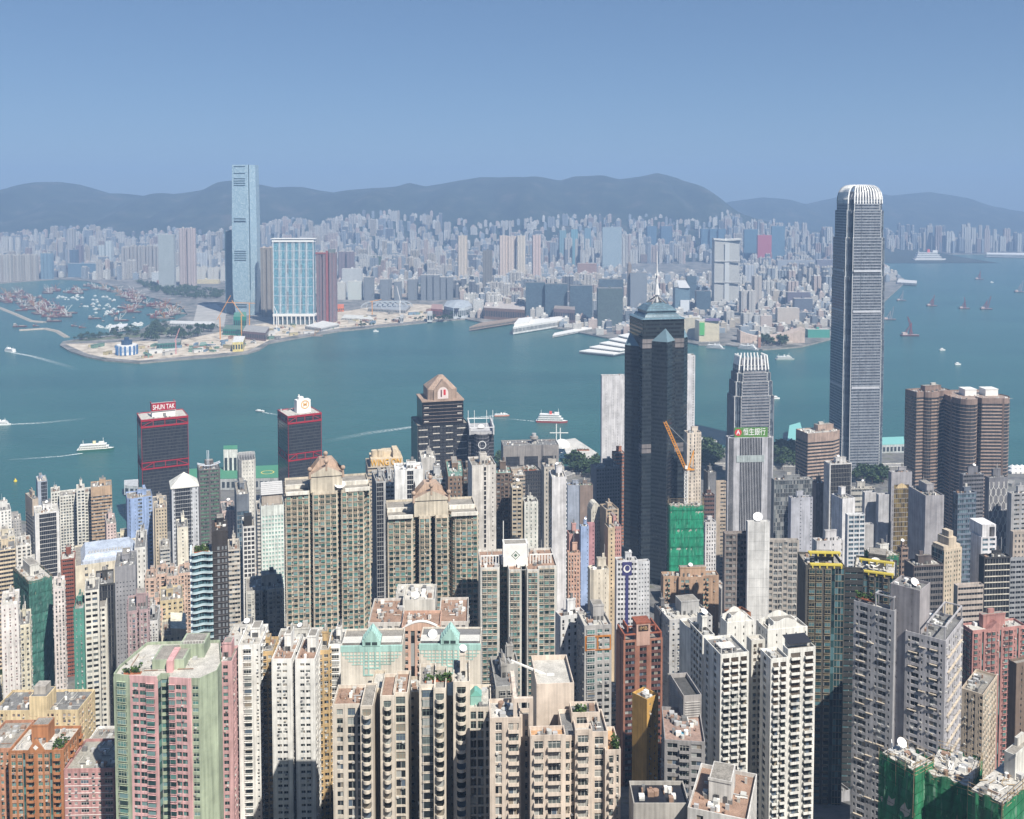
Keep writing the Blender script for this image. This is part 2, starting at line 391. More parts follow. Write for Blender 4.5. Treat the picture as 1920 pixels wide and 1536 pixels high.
def finish(B, root, fg=0, rot=0.0, loc=(0, 0, 0), panes=None, nwin=100, nbal=100):
    nwin, nbal = min(nwin, NW[0]), min(nbal, NW[0])
    """wall + glazing meshes; on near towers the nearest windows and balconies are parts of their own"""
    B['wall'].build('wall', root)
    g = B['glass'].build('window', root, kind='stuff')
    cr, sr = cos(rot), sin(rot)
    def world(p0, d, n, u, z):
        x, y = p0[0] + d[0] * u, p0[1] + d[1] * u; return loc[0] + x * cr - y * sr, loc[1] + x * sr + y * cr, loc[2] + z
    def near(p0, d, n, u, z):
        x, y, zz = world(p0, d, n, u, z); nx, ny = n[0] * cr - n[1] * sr, n[0] * sr + n[1] * cr
        face = -(nx * x + ny * y) / hypot(x, y); uu, vv = pix(x, y, zz)
        vis = -20 < uu < 1940 and vv < 1545
        return (x * x + y * y + (zz - H) ** 2) ** .5 * (1 if face > .12 and vis else 9)
    bal = sorted(B['bal'], key=lambda b: near(b[0], b[1], b[2], b[3], b[5])); rest = MB(); cache = {}
    for i, (p0, d, n, u0, u1, z, fh, o, t) in enumerate(bal):
        if fg and i < nbal:
            k = (round(u1 - u0, 2), t)
            if k not in cache:
                mb = MB(); balcony_mesh(mb, 0, u1 - u0, 0, fh, o, t, (0, 0), (1, 0), (0, -1), B['bm']); cache[k] = mb.build('balcony', root); ob = cache[k]
            else:
                ob = cache[k].copy(); COL.objects.link(ob); ob.parent = root
            ob.location = (p0[0] + d[0] * u0, p0[1] + d[1] * u0, z); ob.rotation_euler = (0, 0, atan2(d[1], d[0]))
        else: balcony_mesh(rest, u0, u1, z, fh, o, t, p0, d, n, B['bm'])
    rest.build('balcony', root, kind='stuff')
    if fg:
        fm = flat(panes[1] if panes else (.5, .5, .48), .5); pm = pane_mat(panes[0] if panes else GRES); cache = {}
        for (p0, d, n, u0, u1, za, zb, o) in sorted(B['op'], key=lambda b: near(b[0], b[1], b[2], b[3], b[5]))[:nwin]:
            w, h = u1 - u0, zb - za; k = (round(w, 2), round(h, 2))
            if k not in cache:
                mb = MB(); mb.box(0, w, -.04, 0, 0, h, pm)
                e = .09; nm = max(1, round(w / 1.1))
                for a in range(nm + 1): x = a * (w - e) / nm; mb.box(x, x + e, -.1, -.045, 0, h, fm)
                mb.box(0, w, -.097, -.045, h - e, h, fm); mb.box(0, w, -.097, -.045, 0, e, fm); mb.box(0, w, -.095, -.045, h * .68, h * .68 + .07, fm)
                cache[k] = ob = mb.build('window', root)
            else: ob = cache[k].copy(); COL.objects.link(ob); ob.parent = root
            ob.location = (p0[0] + d[0] * u0 + n[0] * o, p0[1] + d[1] * u0 + n[1] * o, za); ob.rotation_euler = (0, 0, atan2(d[1], d[0]))
    if B['acl']:
        mb = MB()
        for i, (p0, d, n, a) in enumerate(B['acl']): mb.ubox([a], p0, d, n, ACV[(i * 7) % 5])
        mb.build('air_conditioner', root, kind='stuff')
def inside(p, poly):
    c = False; n = len(poly); x, y = p
    for i in range(n):
        (x1, y1), (x2, y2) = poly[i], poly[i - 1]
        if (y1 > y) != (y2 > y) and x < (x2 - x1) * (y - y1) / (y2 - y1) + x1: c = not c
    return c
def dish(root, x, y, z, r, az=-2.2, tilt=.6, name='satellite_dish'):
    mb = MB(); mb.smooth = True; m = flat((.86, .86, .84), .5); n = 16; V = []; q = []
    for j in range(5):
        rr = r * j / 4
        for i in range(n): V.append((rr * cos(2 * pi * i / n), rr * sin(2 * pi * i / n), .28 * rr * rr / r))
    for j in range(4):
        for i in range(n): q.append((j * n + i, j * n + (i + 1) % n, (j + 1) * n + (i + 1) % n, (j + 1) * n + i))
    V = np.array(V); ct, st = cos(tilt), sin(tilt)
    X = V[:, 0] * ct + V[:, 2] * st; Z = -V[:, 0] * st + V[:, 2] * ct
    V2 = np.stack([X * cos(az) - V[:, 1] * sin(az) + x, X * sin(az) + V[:, 1] * cos(az) + y, Z + z + r * .95], 1)
    mb.addq(V2, q, m); mb.bar((x, y, z), (x, y, z + r * .95), .12 * r, METAL)
    mb.bar((x, y, z + r * .95), (x + .6 * r * st * cos(az), y + .6 * r * st * sin(az), z + r * .95 + .6 * r * ct), .04 * r, METAL)
    return mb.build(name, root)
def clutter(root, poly, z, rs, wm, big=1, dishp=0.25, rail=False, green=0.0, hut=None):
    xs = [p[0] for p in poly]; ys = [p[1] for p in poly]; x0, x1, y0, y1 = min(xs), max(xs), min(ys), max(ys); w, d = x1 - x0, y1 - y0
    if w < 4 or d < 4: return
    if big:
        hw, hd, hh = w * rs.uniform(.3, .5), d * rs.uniform(.3, .5), rs.uniform(3.5, 7.5)
        a, b = x0 + w * rs.uniform(.25, .45), y0 + d * rs.uniform(.3, .48)
        mb = MB(); mb.box(a, a + hw, b, b + hd, z, z + hh, wm); mb.box(a + .3, a + hw - .3, b + .3, b + hd - .3, z + hh, z + hh + .02, ROOFC)
        mb.box(a - .2, a + hw + .2, b - .2, b, z + hh - .3, z + hh + .5, wm)
        for _ in range(3):
            xx = a + rs.random() * (hw - 1); mb.box(xx, xx + 1, b - .24, b - .2, z + .3, z + 2.2, flat((.1, .1, .1)))
        pr_ = mb.build('plant_room', root)
        if rs.random() < .6:
            t = MB(); tx, ty = a + hw * rs.uniform(.2, .7), b + hd * .5; t.box(tx, tx + hw * .28, ty, ty + hd * .3, z + hh, z + hh + 2.4, rs.choice([ROOFL, wm, ROOFG])); t.build('water_tank', pr_)
        if rs.random() < dishp: dish(pr_, a + hw * rs.uniform(.2, .8), b + hd * .3, z + hh, rs.uniform(.8, 1.5), az=rs.uniform(-2.6, -1))
        if rs.random() < .4:
            t = MB(); xx, yy = a + hw * rs.random(), b + hd * rs.random()
            t.bar((xx, yy, z + hh), (xx, yy, z + hh + rs.uniform(4, 9)), .09, METAL); t.build('antenna', pr_)
    mb = MB(); mb2 = MB(); npk = int(min(60, 8 + w * d / 16))
    for _ in range(npk):
        x, y = x0 + 1 + rs.random() * (w - 3), y0 + 1 + rs.random() * (d - 3)
        if not (inside((x, y), poly) and inside((x + 1.5, y + 1.5), poly)): continue
        s = rs.uniform(.4, 1.9); k = rs.random()
        m = rs.choice([ACM, METAL, ROOFL, WPAINT, ROOFT, ROOFG])
        if k < .6: mb.box(x, x + s, y, y + s * rs.uniform(.5, 1.4), z, z + rs.uniform(.5, 1.8), m)
        elif k < .75: mb.cyl(x, y, z, z + rs.uniform(.8, 2), s * .5, m, 10)
        else:
            L = rs.uniform(2, max(2.5, w * .4)); e = (min(x + L, x1 - 1), y, z + .35) if rs.random() < .5 else (x, min(y + L, y1 - 1), z + .35)
            mb.bar((x, y, z + .35), e, .13, m)
    mb.build('roof_equipment', root, kind='stuff')
def tower(name, label, cat, px, Y, th, wc, gl, F, L=None, Rt=None, fh=3.0, poly='box', fg=0, dep=22, wid=22, z0=None, tc=None, roof=None, big=1, parapet=1.1, dp=.35, ac=0.0,
          group=None, frame=(.35, .35, .35), fu=.08, panes=None, topblank=0.0, dishp=.12, seed=None, crown=None, Bopt=None, mats=None, nwin=100, Rd=None, **gk):
    x, y, zt, w, d, t = place(px, Y, th, dep, wid); zb = ground(min(y, 1400)) - 3 if z0 is None else z0
    OCC.append((x, y, t, w, d)); root = empty(name, (x, y, zb), t, label, cat, group); h = zt - zb
    P = [(a * w, b * d) for a, b in (POLYS[poly] if isinstance(poly, str) else poly)]
    B = newB(wc, gl, tc, dp, ac, frame, fu, **gk); rs = random.Random(seed if seed is not None else hash((px, Y)) % 9999)
    if Bopt: B.update(Bopt)
    L = L or F; Rt = Rt or L; n = len(P); ct, st = cos(t), sin(t)
    if fg and ac < .25: B['ac'] = .25
    for i in range(n):
        a, b = P[i], P[(i + 1) % n]; e = hypot(b[0] - a[0], b[1] - a[1]); nx, ny = (b[1] - a[1]) / e, -(b[0] - a[0]) / e
        wx, wy = nx * ct - ny * st, nx * st + ny * ct; mx, my = x + a[0] * ct - a[1] * st, y + a[0] * st + a[1] * ct
        facing = -(wx * mx + wy * my) / hypot(mx, my)
        c = P[(i + 2) % n]; conv = (b[0] - a[0]) * (c[1] - b[1]) - (b[1] - a[1]) * (c[0] - b[0]) > 0
        spec = F if ny < -.6 else (L if nx < 0 else Rt)
        if Rd and abs(nx) < .985 and abs(ny) < .985: spec = Rd
        if facing < -.3: spec = 'X9'
        elif e < 2.0: spec = 'X9'
        facade(B, a, b, 0, h - topblank, spec, fh, dp if conv else 0)
        if topblank: facade(B, a, b, h - topblank, h, 'X9', fh, dp if conv else 0)
        B['wall'].ubox([(-.0, e + (dp if conv else 0), h, h + parapet, dp - .3, dp - .004)], a, ((b[0] - a[0]) / e, (b[1] - a[1]) / e), (nx, ny), B['wm'])
    rm = MB(); rm.face([(*p, h) for p in P], roof or rs.choice([ROOFC, ROOFG, ROOFL, ROOFC])); rm.build('roof', root)
    finish(B, root, fg, t, (x, y, zb), panes, nwin)
    if big is not None: clutter(root, P, h, rs, B['wm'], big, dishp)
    if crown: crown(root, w, d, h, B)
    return root, w, d, h
def loft(mb, secs, m, cap=None, uvw=None, nfl=None):
    """secs: list of (poly, z); joined ring by ring with uv in cells"""
    for (A, za), (Bp, zb) in zip(secs, secs[1:]):
        n = len(A)
        for i in range(n):
            j = (i + 1) % n; e = max(1, round(hypot(A[j][0] - A[i][0], A[j][1] - A[i][1]) / (uvw or 1.5)))
            va, vb = za / (nfl or 4), zb / (nfl or 4)
            mb.addq([(*A[i], za), (*A[j], za), (*Bp[j], zb), (*Bp[i], zb)], [[0, 1, 2, 3]], m, [(i * 100, va), (i * 100 + e, va), (i * 100 + e, vb), (i * 100, vb)])
    mb.face([(*p, secs[-1][1]) for p in secs[-1][0]], cap or m)
def scale_poly(P, k, c=None):
    c = c or (sum(p[0] for p in P) / len(P), sum(p[1] for p in P) / len(P))
    return [(c[0] + (p[0] - c[0]) * k, c[1] + (p[1] - c[1]) * k) for p in P]
# ------------------------------------------------------------------ ground, water, hills
def landmat(name, cols, sc):
    m, nt, p = newmat(name); tc = N(nt, 'TexCoord').outputs['Object']
    a = N(nt, 'TexNoise', {'Vector': tc, 'Scale': sc, 'Detail': 8.0, 'Roughness': .7}).outputs[0]
    rp = nt.nodes.new('ShaderNodeValToRGB'); el = rp.color_ramp.elements; el[0].position = .36; el[0].color = (*cols[0], 1); el[1].position = .64; el[1].color = (*cols[-1], 1)
    for i, c in enumerate(cols[1:-1], 1): el.new(.36 + .28 * i / (len(cols) - 1)).color = (*c, 1)
    nt.links.new(a, rp.inputs[0]); nt.links.new(rp.outputs[0], p.inputs['Base Color']); p.inputs['Roughness'].default_value = .95
    return m
URB = landmat('urban_ground', [(.05, .06, .045), (.13, .13, .125), (.20, .19, .18), (.30, .29, .27)], .02)
SANDM = landmat('construction_sand', [(.20, .17, .13), (.42, .36, .28), (.55, .48, .39), (.60, .55, .47)], .035)
PAVE = landmat('street_paving', [(.07, .07, .07), (.12, .12, .12), (.17, .165, .16), (.10, .11, .08)], .06)
HILLM = landmat('hill_forest', [(.004, .011, .008), (.012, .024, .016), (.022, .034, .022), (.06, .058, .048)], .006)
WOODM = landmat('wooded_slope', [(.012, .03, .012), (.03, .055, .02), (.05, .08, .03)], .05)
def watermat():
    m, nt, p = newmat('harbour_water'); tc = N(nt, 'TexCoord').outputs['Object']
    big = N(nt, 'TexNoise', {'Vector': N(nt, 'Mapping', {'Vector': tc, 'Scale': (.0016, .004, 1), 'Rotation': (0, 0, .3)}).outputs[0], 'Scale': 1.0, 'Detail': 5.0, 'Roughness': .6}).outputs[0]
    nt.links.new(mixc(nt, N(nt, 'MapRange', {0: big, 1: .35, 2: .65}).outputs[0], (.022, .090, .088), (.034, .118, .110)), p.inputs['Base Color'])
    w1 = N(nt, 'TexNoise', {'Vector': N(nt, 'Mapping', {'Vector': tc, 'Scale': (.05, .12, .1), 'Rotation': (0, 0, .35)}).outputs[0], 'Scale': 1.0, 'Detail': 6.0, 'Roughness': .65}).outputs[0]
    b = N(nt, 'Bump', {'Strength': .8, 'Distance': 2.6, 'Height': w1}); nt.links.new(b.outputs[0], p.inputs['Normal'])
    p.inputs['Roughness'].default_value = .25; p.inputs['Specular IOR Level'].default_value = .3; p.inputs['IOR'].default_value = 1.33
    return m
mb = MB(); mb.face([(-14000, 700, 0), (14000, 700, 0), (14000, 13500, 0), (-14000, 13500, 0)], watermat()); struct(mb, 'water')
# near hillside and shore: one sheet following the slope, ending at a sea wall
SH = [(-260, 985), (0, 972), (120, 985), (205, 1012), (232, 1010), (262, 975), (350, 930), (440, 900), (600, 905), (760, 905), (900, 880), (1000, 882), (1060, 874), (1130, 866), (1290, 856), (1330, 842), (1400, 838), (1470, 842), (1560, 850), (1650, 842), (1700, 850), (1900, 885), (2100, 900)]
shp = [at_z(u, v, 3)[:2] for u, v in SH]; shp = [(-1500, shp[0][1])] + shp + [(2300, shp[-1][1] - 40)]
def terr(mat_):
    mb = MB(); xs = np.linspace(-1500, 2300, 96); ys = np.concatenate([np.linspace(-150, 880, 42), [905, 930]]); sx = [p[0] for p in shp]; sy = [p[1] for p in shp]
    rs = np.random.RandomState(3); V = []; q = []
    for yv in ys:
        for xv in xs: V.append((xv, yv, ground(max(yv, 0)) + (rs.uniform(-2, 2) if yv < 850 else 0) - .5))
    n = len(xs)
    for j in range(len(ys) - 1):
        for i in range(n - 1): q.append((j * n + i, j * n + i + 1, (j + 1) * n + i + 1, (j + 1) * n + i))
    k = len(V); j = len(ys) - 1
    for xv in xs: V.append((xv, float(np.interp(xv, sx, sy)), 3.2))
    for i in range(n - 1): q.append((j * n + i, j * n + i + 1, k + i + 1, k + i))
    k2 = len(V)
    for xv in xs: V.append((xv, float(np.interp(xv, sx, sy)) + .5, -3))
    for i in range(n - 1): q.append((k + i, k + i + 1, k2 + i + 1, k2 + i))
    mb.addq(V, q, mat_); struct(mb, 'ground')
terr(PAVE)
# far peninsula
KL = [(-420, 545), (-60, 532), (0, 531), (110, 523), (160, 526), (200, 534), (250, 548), (300, 562), (340, 575), (352, 590), (330, 600), (285, 606), (262, 618), (225, 627), (160, 633), (118, 640), (112, 647), (130, 658), (160, 668), (195, 675), (262, 680), (330, 674), (400, 669), (465, 662), (487, 655), (505, 643), (560, 633), (640, 620), (740, 610), (820, 602), (872, 598), (905, 604), (985, 608), (1060, 618), (1130, 632), (1190, 640), (1285, 641), (1310, 646), (1360, 646), (1430, 655), (1500, 650), (1555, 636), (1600, 612), (1650, 572), (1690, 536), (1700, 526), (1688, 519), (1660, 505), (1640, 484), (1700, 477), (1920, 476), (2350, 474)]
klp = [at_z(u, v, 3.5)[:2] for u, v in KL]
mb = MB(); P = klp + [(klp[-1][0], 12500), (-9000, 12500), (klp[0][0] - 1500, klp[0][1])]
mb.face([(*p, 3.5) for p in P], URB); sw = wall((.30, .28, .25), .9, .3, .3)
for a, b in zip(klp, klp[1:]): mb.face([(*a, -1), (*b, -1), (*b, 3.5), (*a, 3.5)], sw)
struct(mb, 'land')
def sheet(name, pts, m, z): mb = MB(); mb.face([(*at_z(u, v, z)[:2], z) for u, v in pts][::1], m); return struct(mb, name)
sheet('construction_ground', [(122, 645), (165, 664), (200, 671), (262, 676), (330, 670), (400, 664), (462, 658), (482, 650), (505, 638), (560, 628), (640, 615), (740, 606), (820, 598), (868, 594), (860, 575), (780, 570), (700, 575), (620, 588), (540, 600), (470, 610), (400, 625), (330, 640), (260, 640), (200, 643)], SANDM, 3.52)
sheet('approach_road', [(360, 612), (420, 612), (425, 585), (405, 570), (370, 572), (366, 590)], landmat('concrete_road', [(.30, .29, .28), (.36, .35, .33), (.42, .40, .38)], .02), 3.53)
sheet('park', [(118, 643), (150, 640), (200, 637), (262, 632), (300, 628), (350, 622), (320, 612), (280, 624), (225, 629), (165, 635)], landmat('park_grass', [(.05, .08, .03), (.10, .12, .06), (.25, .23, .18)], .03), 3.54)
# hills
HG = {}
def hillz(x, y):
    XS, YS, Z = HG['hills']
    if y < YS[0]: return 4.0
    return max(4.0, float(Z[min(len(YS) - 1, np.searchsorted(YS, y)), min(len(XS) - 1, np.searchsorted(XS, x))]))
def hills(name, prof, Yr, Yf, Yb, amp, seed, mat_):
    us = [p[0] for p in prof]; vs = [p[1] for p in prof]; XS = np.linspace(at_y(us[0], 400, Yr)[0], at_y(us[-1], 400, Yr)[0], 420); YS = np.linspace(Yf, Yb, 60); rs = np.random.RandomState(seed)
    ph = rs.uniform(0, 6.28, (14,)); fr = rs.uniform(.8, 9, (14,)) / 1000; fy = rs.uniform(-1.5, 1.5, (14,)) / 1000; V = []; q = []
    ridge = np.array([at_y(np.interp(pix(x, Yr, 300)[0], us, vs) * 0 + pix(x, Yr, 300)[0], np.interp(pix(x, Yr, 300)[0], us, vs), Yr)[2] for x in XS])
    for Yv in YS:
        s = (Yv - Yf) / (Yr - Yf) if Yv < Yr else 1 - .5 * (Yv - Yr) / (Yb - Yr); s = max(0, min(1, s)); f = s * s * (3 - 2 * s) if Yv < Yr else s
        for i, x in enumerate(XS):
            nse = sum(abs(sin(fr[k] * x + fy[k] * Yv + ph[k])) for k in range(14)) / 14 - .63
            V.append((x, Yv, max(2, ridge[i] * f * (1 + amp * nse * (1 - s * s) * 3.2) + (1 - s) * 2)))
    n = len(XS); HG[name] = (XS, YS, np.array([v[2] for v in V]).reshape(len(YS), n))
    for j in range(len(YS) - 1):
        for i in range(n - 1): q.append((j * n + i, j * n + i + 1, (j + 1) * n + i + 1, (j + 1) * n + i))
    mb = MB(); mb.smooth = True; mb.addq(V, q, mat_); struct(mb, name)
RIDGE = [(-700, 400), (-300, 380), (-100, 374), (0, 360), (30, 351), (60, 346), (85, 342), (115, 341), (150, 346), (175, 353), (205, 362), (235, 363), (270, 367), (310, 364), (345, 367), (375, 358), (400, 351), (430, 340), (455, 340), (485, 345), (520, 352), (570, 351), (600, 357), (630, 361), (700, 352), (745, 350), (770, 344), (800, 350), (850, 340), (900, 332), (960, 333), (1000, 334), (1052, 338), (1075, 331), (1125, 330), (1160, 336), (1200, 331), (1230, 324), (1265, 333), (1300, 352), (1340, 378), (1390, 402), (1450, 425), (1600, 440)]
hills('hills', RIDGE, 8300, 5800, 9600, .5, 3, HILLM)
hills('far_hills', [(1150, 430), (1250, 415), (1340, 386), (1370, 378), (1430, 370), (1470, 375), (1510, 383), (1550, 374), (1600, 364), (1640, 362), (1670, 367), (1740, 360), (1790, 369), (1830, 382), (1865, 391), (1920, 398), (2100, 405), (2500, 410)], 10800, 8600, 12200, .4, 5, HILLM)
# ------------------------------------------------------------------ near side of the harbour: towers, front to back
T = tower; AP, OF = 'apartment_tower', 'office_tower'; ca, co, cs = 'apartment tower', 'office tower', 'building'
PW = (GRES, (.62, .62, .60))
# --- front row
def crown_pg(root, w, d, h, B):
    mb = MB(); mb.box(w * .34, w * .66, d * .18, d * .62, h, h + 4, wall((.36, .42, .31))); mb.box(w * .36, w * .64, d * .2, d * .6, h + 4.0, h + 4.02, ROOFC)
    mb.box(w * .55, w * .8, d * .5, d * .85, h, h + 5.5, wall((.36, .42, .31))); mb.box(w * .57, w * .78, d * .52, d * .83, h + 5.5, h + 5.52, ROOFC)
    mb.box(w * .5, w * .56, d * .1, d * .5, h, h + 4.6, wall((.62, .36, .36))); mb.build('plant_room', root)
    r = MB()
    for k in range(9): x = w * .56 + k * w * .03; r.bar((x, d * .52, h + 5.5), (x, d * .52, h + 6.7), .05, WPAINT)
    r.bar((w * .56, d * .52, h + 6.7), (w * .8, d * .52, h + 6.7), .05, WPAINT); r.build('railing', root)
    planter(root, w * .08, w * .25, d * .08, d * .2, h)
def planter(root, x0, x1, y0, y1, z, n=60, name='roof_garden'):
    mb = MB(); mb.box(x0, x1, y0, y1, z, z + .5, wall(BRICK)); mb.build('planter_box', root)
    mb = MB(); rs = random.Random(int(x0 * 10)); LF = [wall((.05, .10, .025), .9), wall((.09, .15, .04), .9), wall((.03, .06, .02), .9)]
    for _ in range(n):
        c = (rs.uniform(x0, x1), rs.uniform(y0, y1), z + .5 + abs(rs.gauss(0, .9))); leafclump(mb, c, rs.uniform(.35, .8), rs, LF[rs.randrange(3)])
    mb.build(name, root, kind='stuff')
def leafclump(mb, c, r, rs, m, k=7):
    V = []; q = []
    for i in range(k):
        a, b = rs.uniform(0, 6.28), rs.uniform(-.9, 1.3); dr = np.array([cos(a) * cos(b), sin(a) * cos(b), sin(b)]) * r * rs.uniform(.3, 1)
        u = np.array([rs.gauss(0, 1), rs.gauss(0, 1), rs.gauss(0, .5)]); u /= np.linalg.norm(u); v = np.cross(u, np.array([rs.gauss(0, 1), rs.gauss(0, 1), rs.gauss(0, 1)])); v /= np.linalg.norm(v) + 1e-6
        s = r * rs.uniform(.35, .6); p = np.array(c) + dr
        V += [p - u * s - v * s * .6, p + u * s - v * s * .5, p + u * s * .8 + v * s, p - u * s * .7 + v * s * .8]; q.append([4 * i, 4 * i + 1, 4 * i + 2, 4 * i + 3])
    mb.addq(V, q, m)
PGP = [(0, .5), (.02, .2), (.12, .06), (.2, 0), (.46, .1), (.5, .2), (.55, .12), (.72, 0), (.84, .03), (.95, .22), (1, .5), (.9, .9), (.1, .9)]
def pgtower():
    x, y, zt, w, d, t = place((212, 300, 408, 1272), 300, 8, 24); zb = ground(wy(300)) - 3; x0, y0, z0 = at_y(212, 1272, wy(300))
    root = empty(AP, (x0, y0, zb), R(4), 'pink and pale green apartment tower with a zigzag front and roof garden', ca); OCC.append((x0, y0, R(4), 34, 26)); h = zt - zb
    w, d = 38.5, 30.0; P = [(a * 1.167, b * 1.167) for a, b in [(0, 7), (0, 1.4), (5.3, 0), (14.6, -1.6), (15.2, .6), (18.0, .6), (18.6, -2.2), (25.6, -3.6), (26.1, -3.4), (28.6, -3.6), (33, 1.4), (33, 8), (29, 24), (4, 24)]]
    gp, pk = wall((.36, .42, .31)), wall((.62, .38, .38)); dk = wall((.30, .15, .14))
    B = newB(pk, GTEAL, pk, .3, .25); G = newB(gp, GTEAL, gp, .3, .1)
    specs = {0: (G, 'X9'), 1: (G, 'X.8,V3/.85/.66,X.8'), 2: (B, 'X.7,W2.1/.85/.62,W2.1/.85/.62,V2.6/.88/.66,X.6'), 3: (G, 'D3'), 4: (G, 'L3/.6/.55'), 5: (G, 'X9'), 6: (B, 'V2.4/.85/.66,W2.1/.88/.62,W2.1/.88/.62,X1'), 7: (B, 'X9'), 8: (G, 'W2/.8/.55'), 9: (G, 'X9'), 10: (G, 'X9')}
    for i in range(len(P)):
        b, s = specs.get(i, (G, 'X9')); a, c = P[i], P[(i + 1) % len(P)]; hh = h
        facade(b, a, c, 0, hh - 1.2, s, 2.95, .3 if i not in (3, 5) else 0); facade(b, a, c, hh - 1.2, hh, 'X9', 1.2, .3)
        e = hypot(c[0] - a[0], c[1] - a[1]); dd = ((c[0] - a[0]) / e, (c[1] - a[1]) / e); b['wall'].ubox([(0, e, hh, hh + 1.1, 0, .29)], a, dd, (dd[1], -dd[0]), b['wm'])
    rm = MB(); rm.face([(*p, h) for p in P], ROOFL); rm.build('roof', root)
    finish(B, root, 1, R(4), (x0, y0, zb), (GTEAL, (.25, .22, .2))); finish(G, root, 1, R(4), (x0, y0, zb), (GTEAL, (.5, .55, .45)))
    crown_pg(root, w, d, h, B); clutter(root, [(2, 3), (30, 3), (30, 20), (2, 20)], h, random.Random(4), gp, 0)
    # the pink wing behind on the right
    T(AP, 'pink slab with green edge behind the zigzag pink and green tower', ca, (396, 400, 434, 1245), 332, 4, (.58, .36, .36), GTEAL, 'X1,W2/.8/.55,W2/.8/.55,X1', fg=1, ac=.3, dep=14, panes=(GTEAL, (.25, .2, .2)))
m0 = start(3); pgtower()
merge(m0, AP, 'pink and pale green apartment tower with a zigzag front and roof garden', ca)
# white and tan complex
WT = 'white and tan walls'
m0 = start(9)
T(AP, 'white end block of the white and tan complex, with a strip of bay windows', ca, (434, 448, 486, 1214), 340, 4, WHITE, GRES, 'X1,V3.4/.7/.6,X.8,A1.2/.5/.3', fg=1, ac=.15, dep=20, fh=2.9, panes=PW)
T(AP, 'tan strip of windows left of the flat white tower faces', ca, (486, 487, 511, 1226), 346, 4, (.50, .36, .19), GRES, 'V3/.8/.55,W2/.7/.5', fg=1, ac=.5, dep=14, fh=2.9, panes=PW)
T(AP, 'flat white tower face with paired small windows beside the tan strip', ca, (510, 511, 546, 1240), 330, 2, WHITE, GRES, 'X1.2,W2/.75/.42,W2/.75/.42,X1.2', fg=1, dep=20, fh=2.9, panes=PW, ac=.1, roof=ROOFT)
T(AP, 'narrow dark recess block between two flat white tower faces', ca, (545, 546, 556, 1222), 338, 2, (.55, .55, .53), GRES, 'L3/.5/.6', dep=14, fh=2.9)
T(AP, 'flat white tower face with paired small windows and brick roof shed', ca, (554, 555, 589, 1240), 331, 2, WHITE, GRES, 'X1.2,W2/.75/.42,W2/.75/.42,X1.2', fg=1, dep=20, fh=2.9, panes=PW, ac=.1, roof=ROOFT)
T(AP, 'tan strip of windows right of the flat white tower faces', ca, (588, 589, 617, 1224), 344, 4, (.50, .36, .19), GRES, 'V3/.8/.55,W2/.7/.5', fg=1, ac=.5, dep=14, fh=2.9, panes=PW)
T(AP, 'white end strip of the white and tan complex touching the cream balcony tower', ca, (614, 617, 642, 1212), 348, 4, WHITE, GRES, 'X.6,V3/.8/.55,X.8', fg=1, ac=.2, dep=14, fh=2.9, panes=PW)
T(AP, 'white plant block with a grey satellite dish on top of the tan complex', ca, (508, 520, 600, 1205), 362, 4, OFFW, GRES, 'X3,W1/.5/.4,X3', dep=12, dishp=1)
merge(m0, AP, 'white and tan apartment complex with flat white faces between tan window strips', ca)
T(AP, 'grey white slab with small windows behind the white and tan complex', ca, (424, 430, 482, 1196), 385, 5, (.56, .55, .53), GRES, 'X1,A1.6/.5/.4,X1,A1.6/.5/.4', dep=12, fh=2.9, dishp=1)

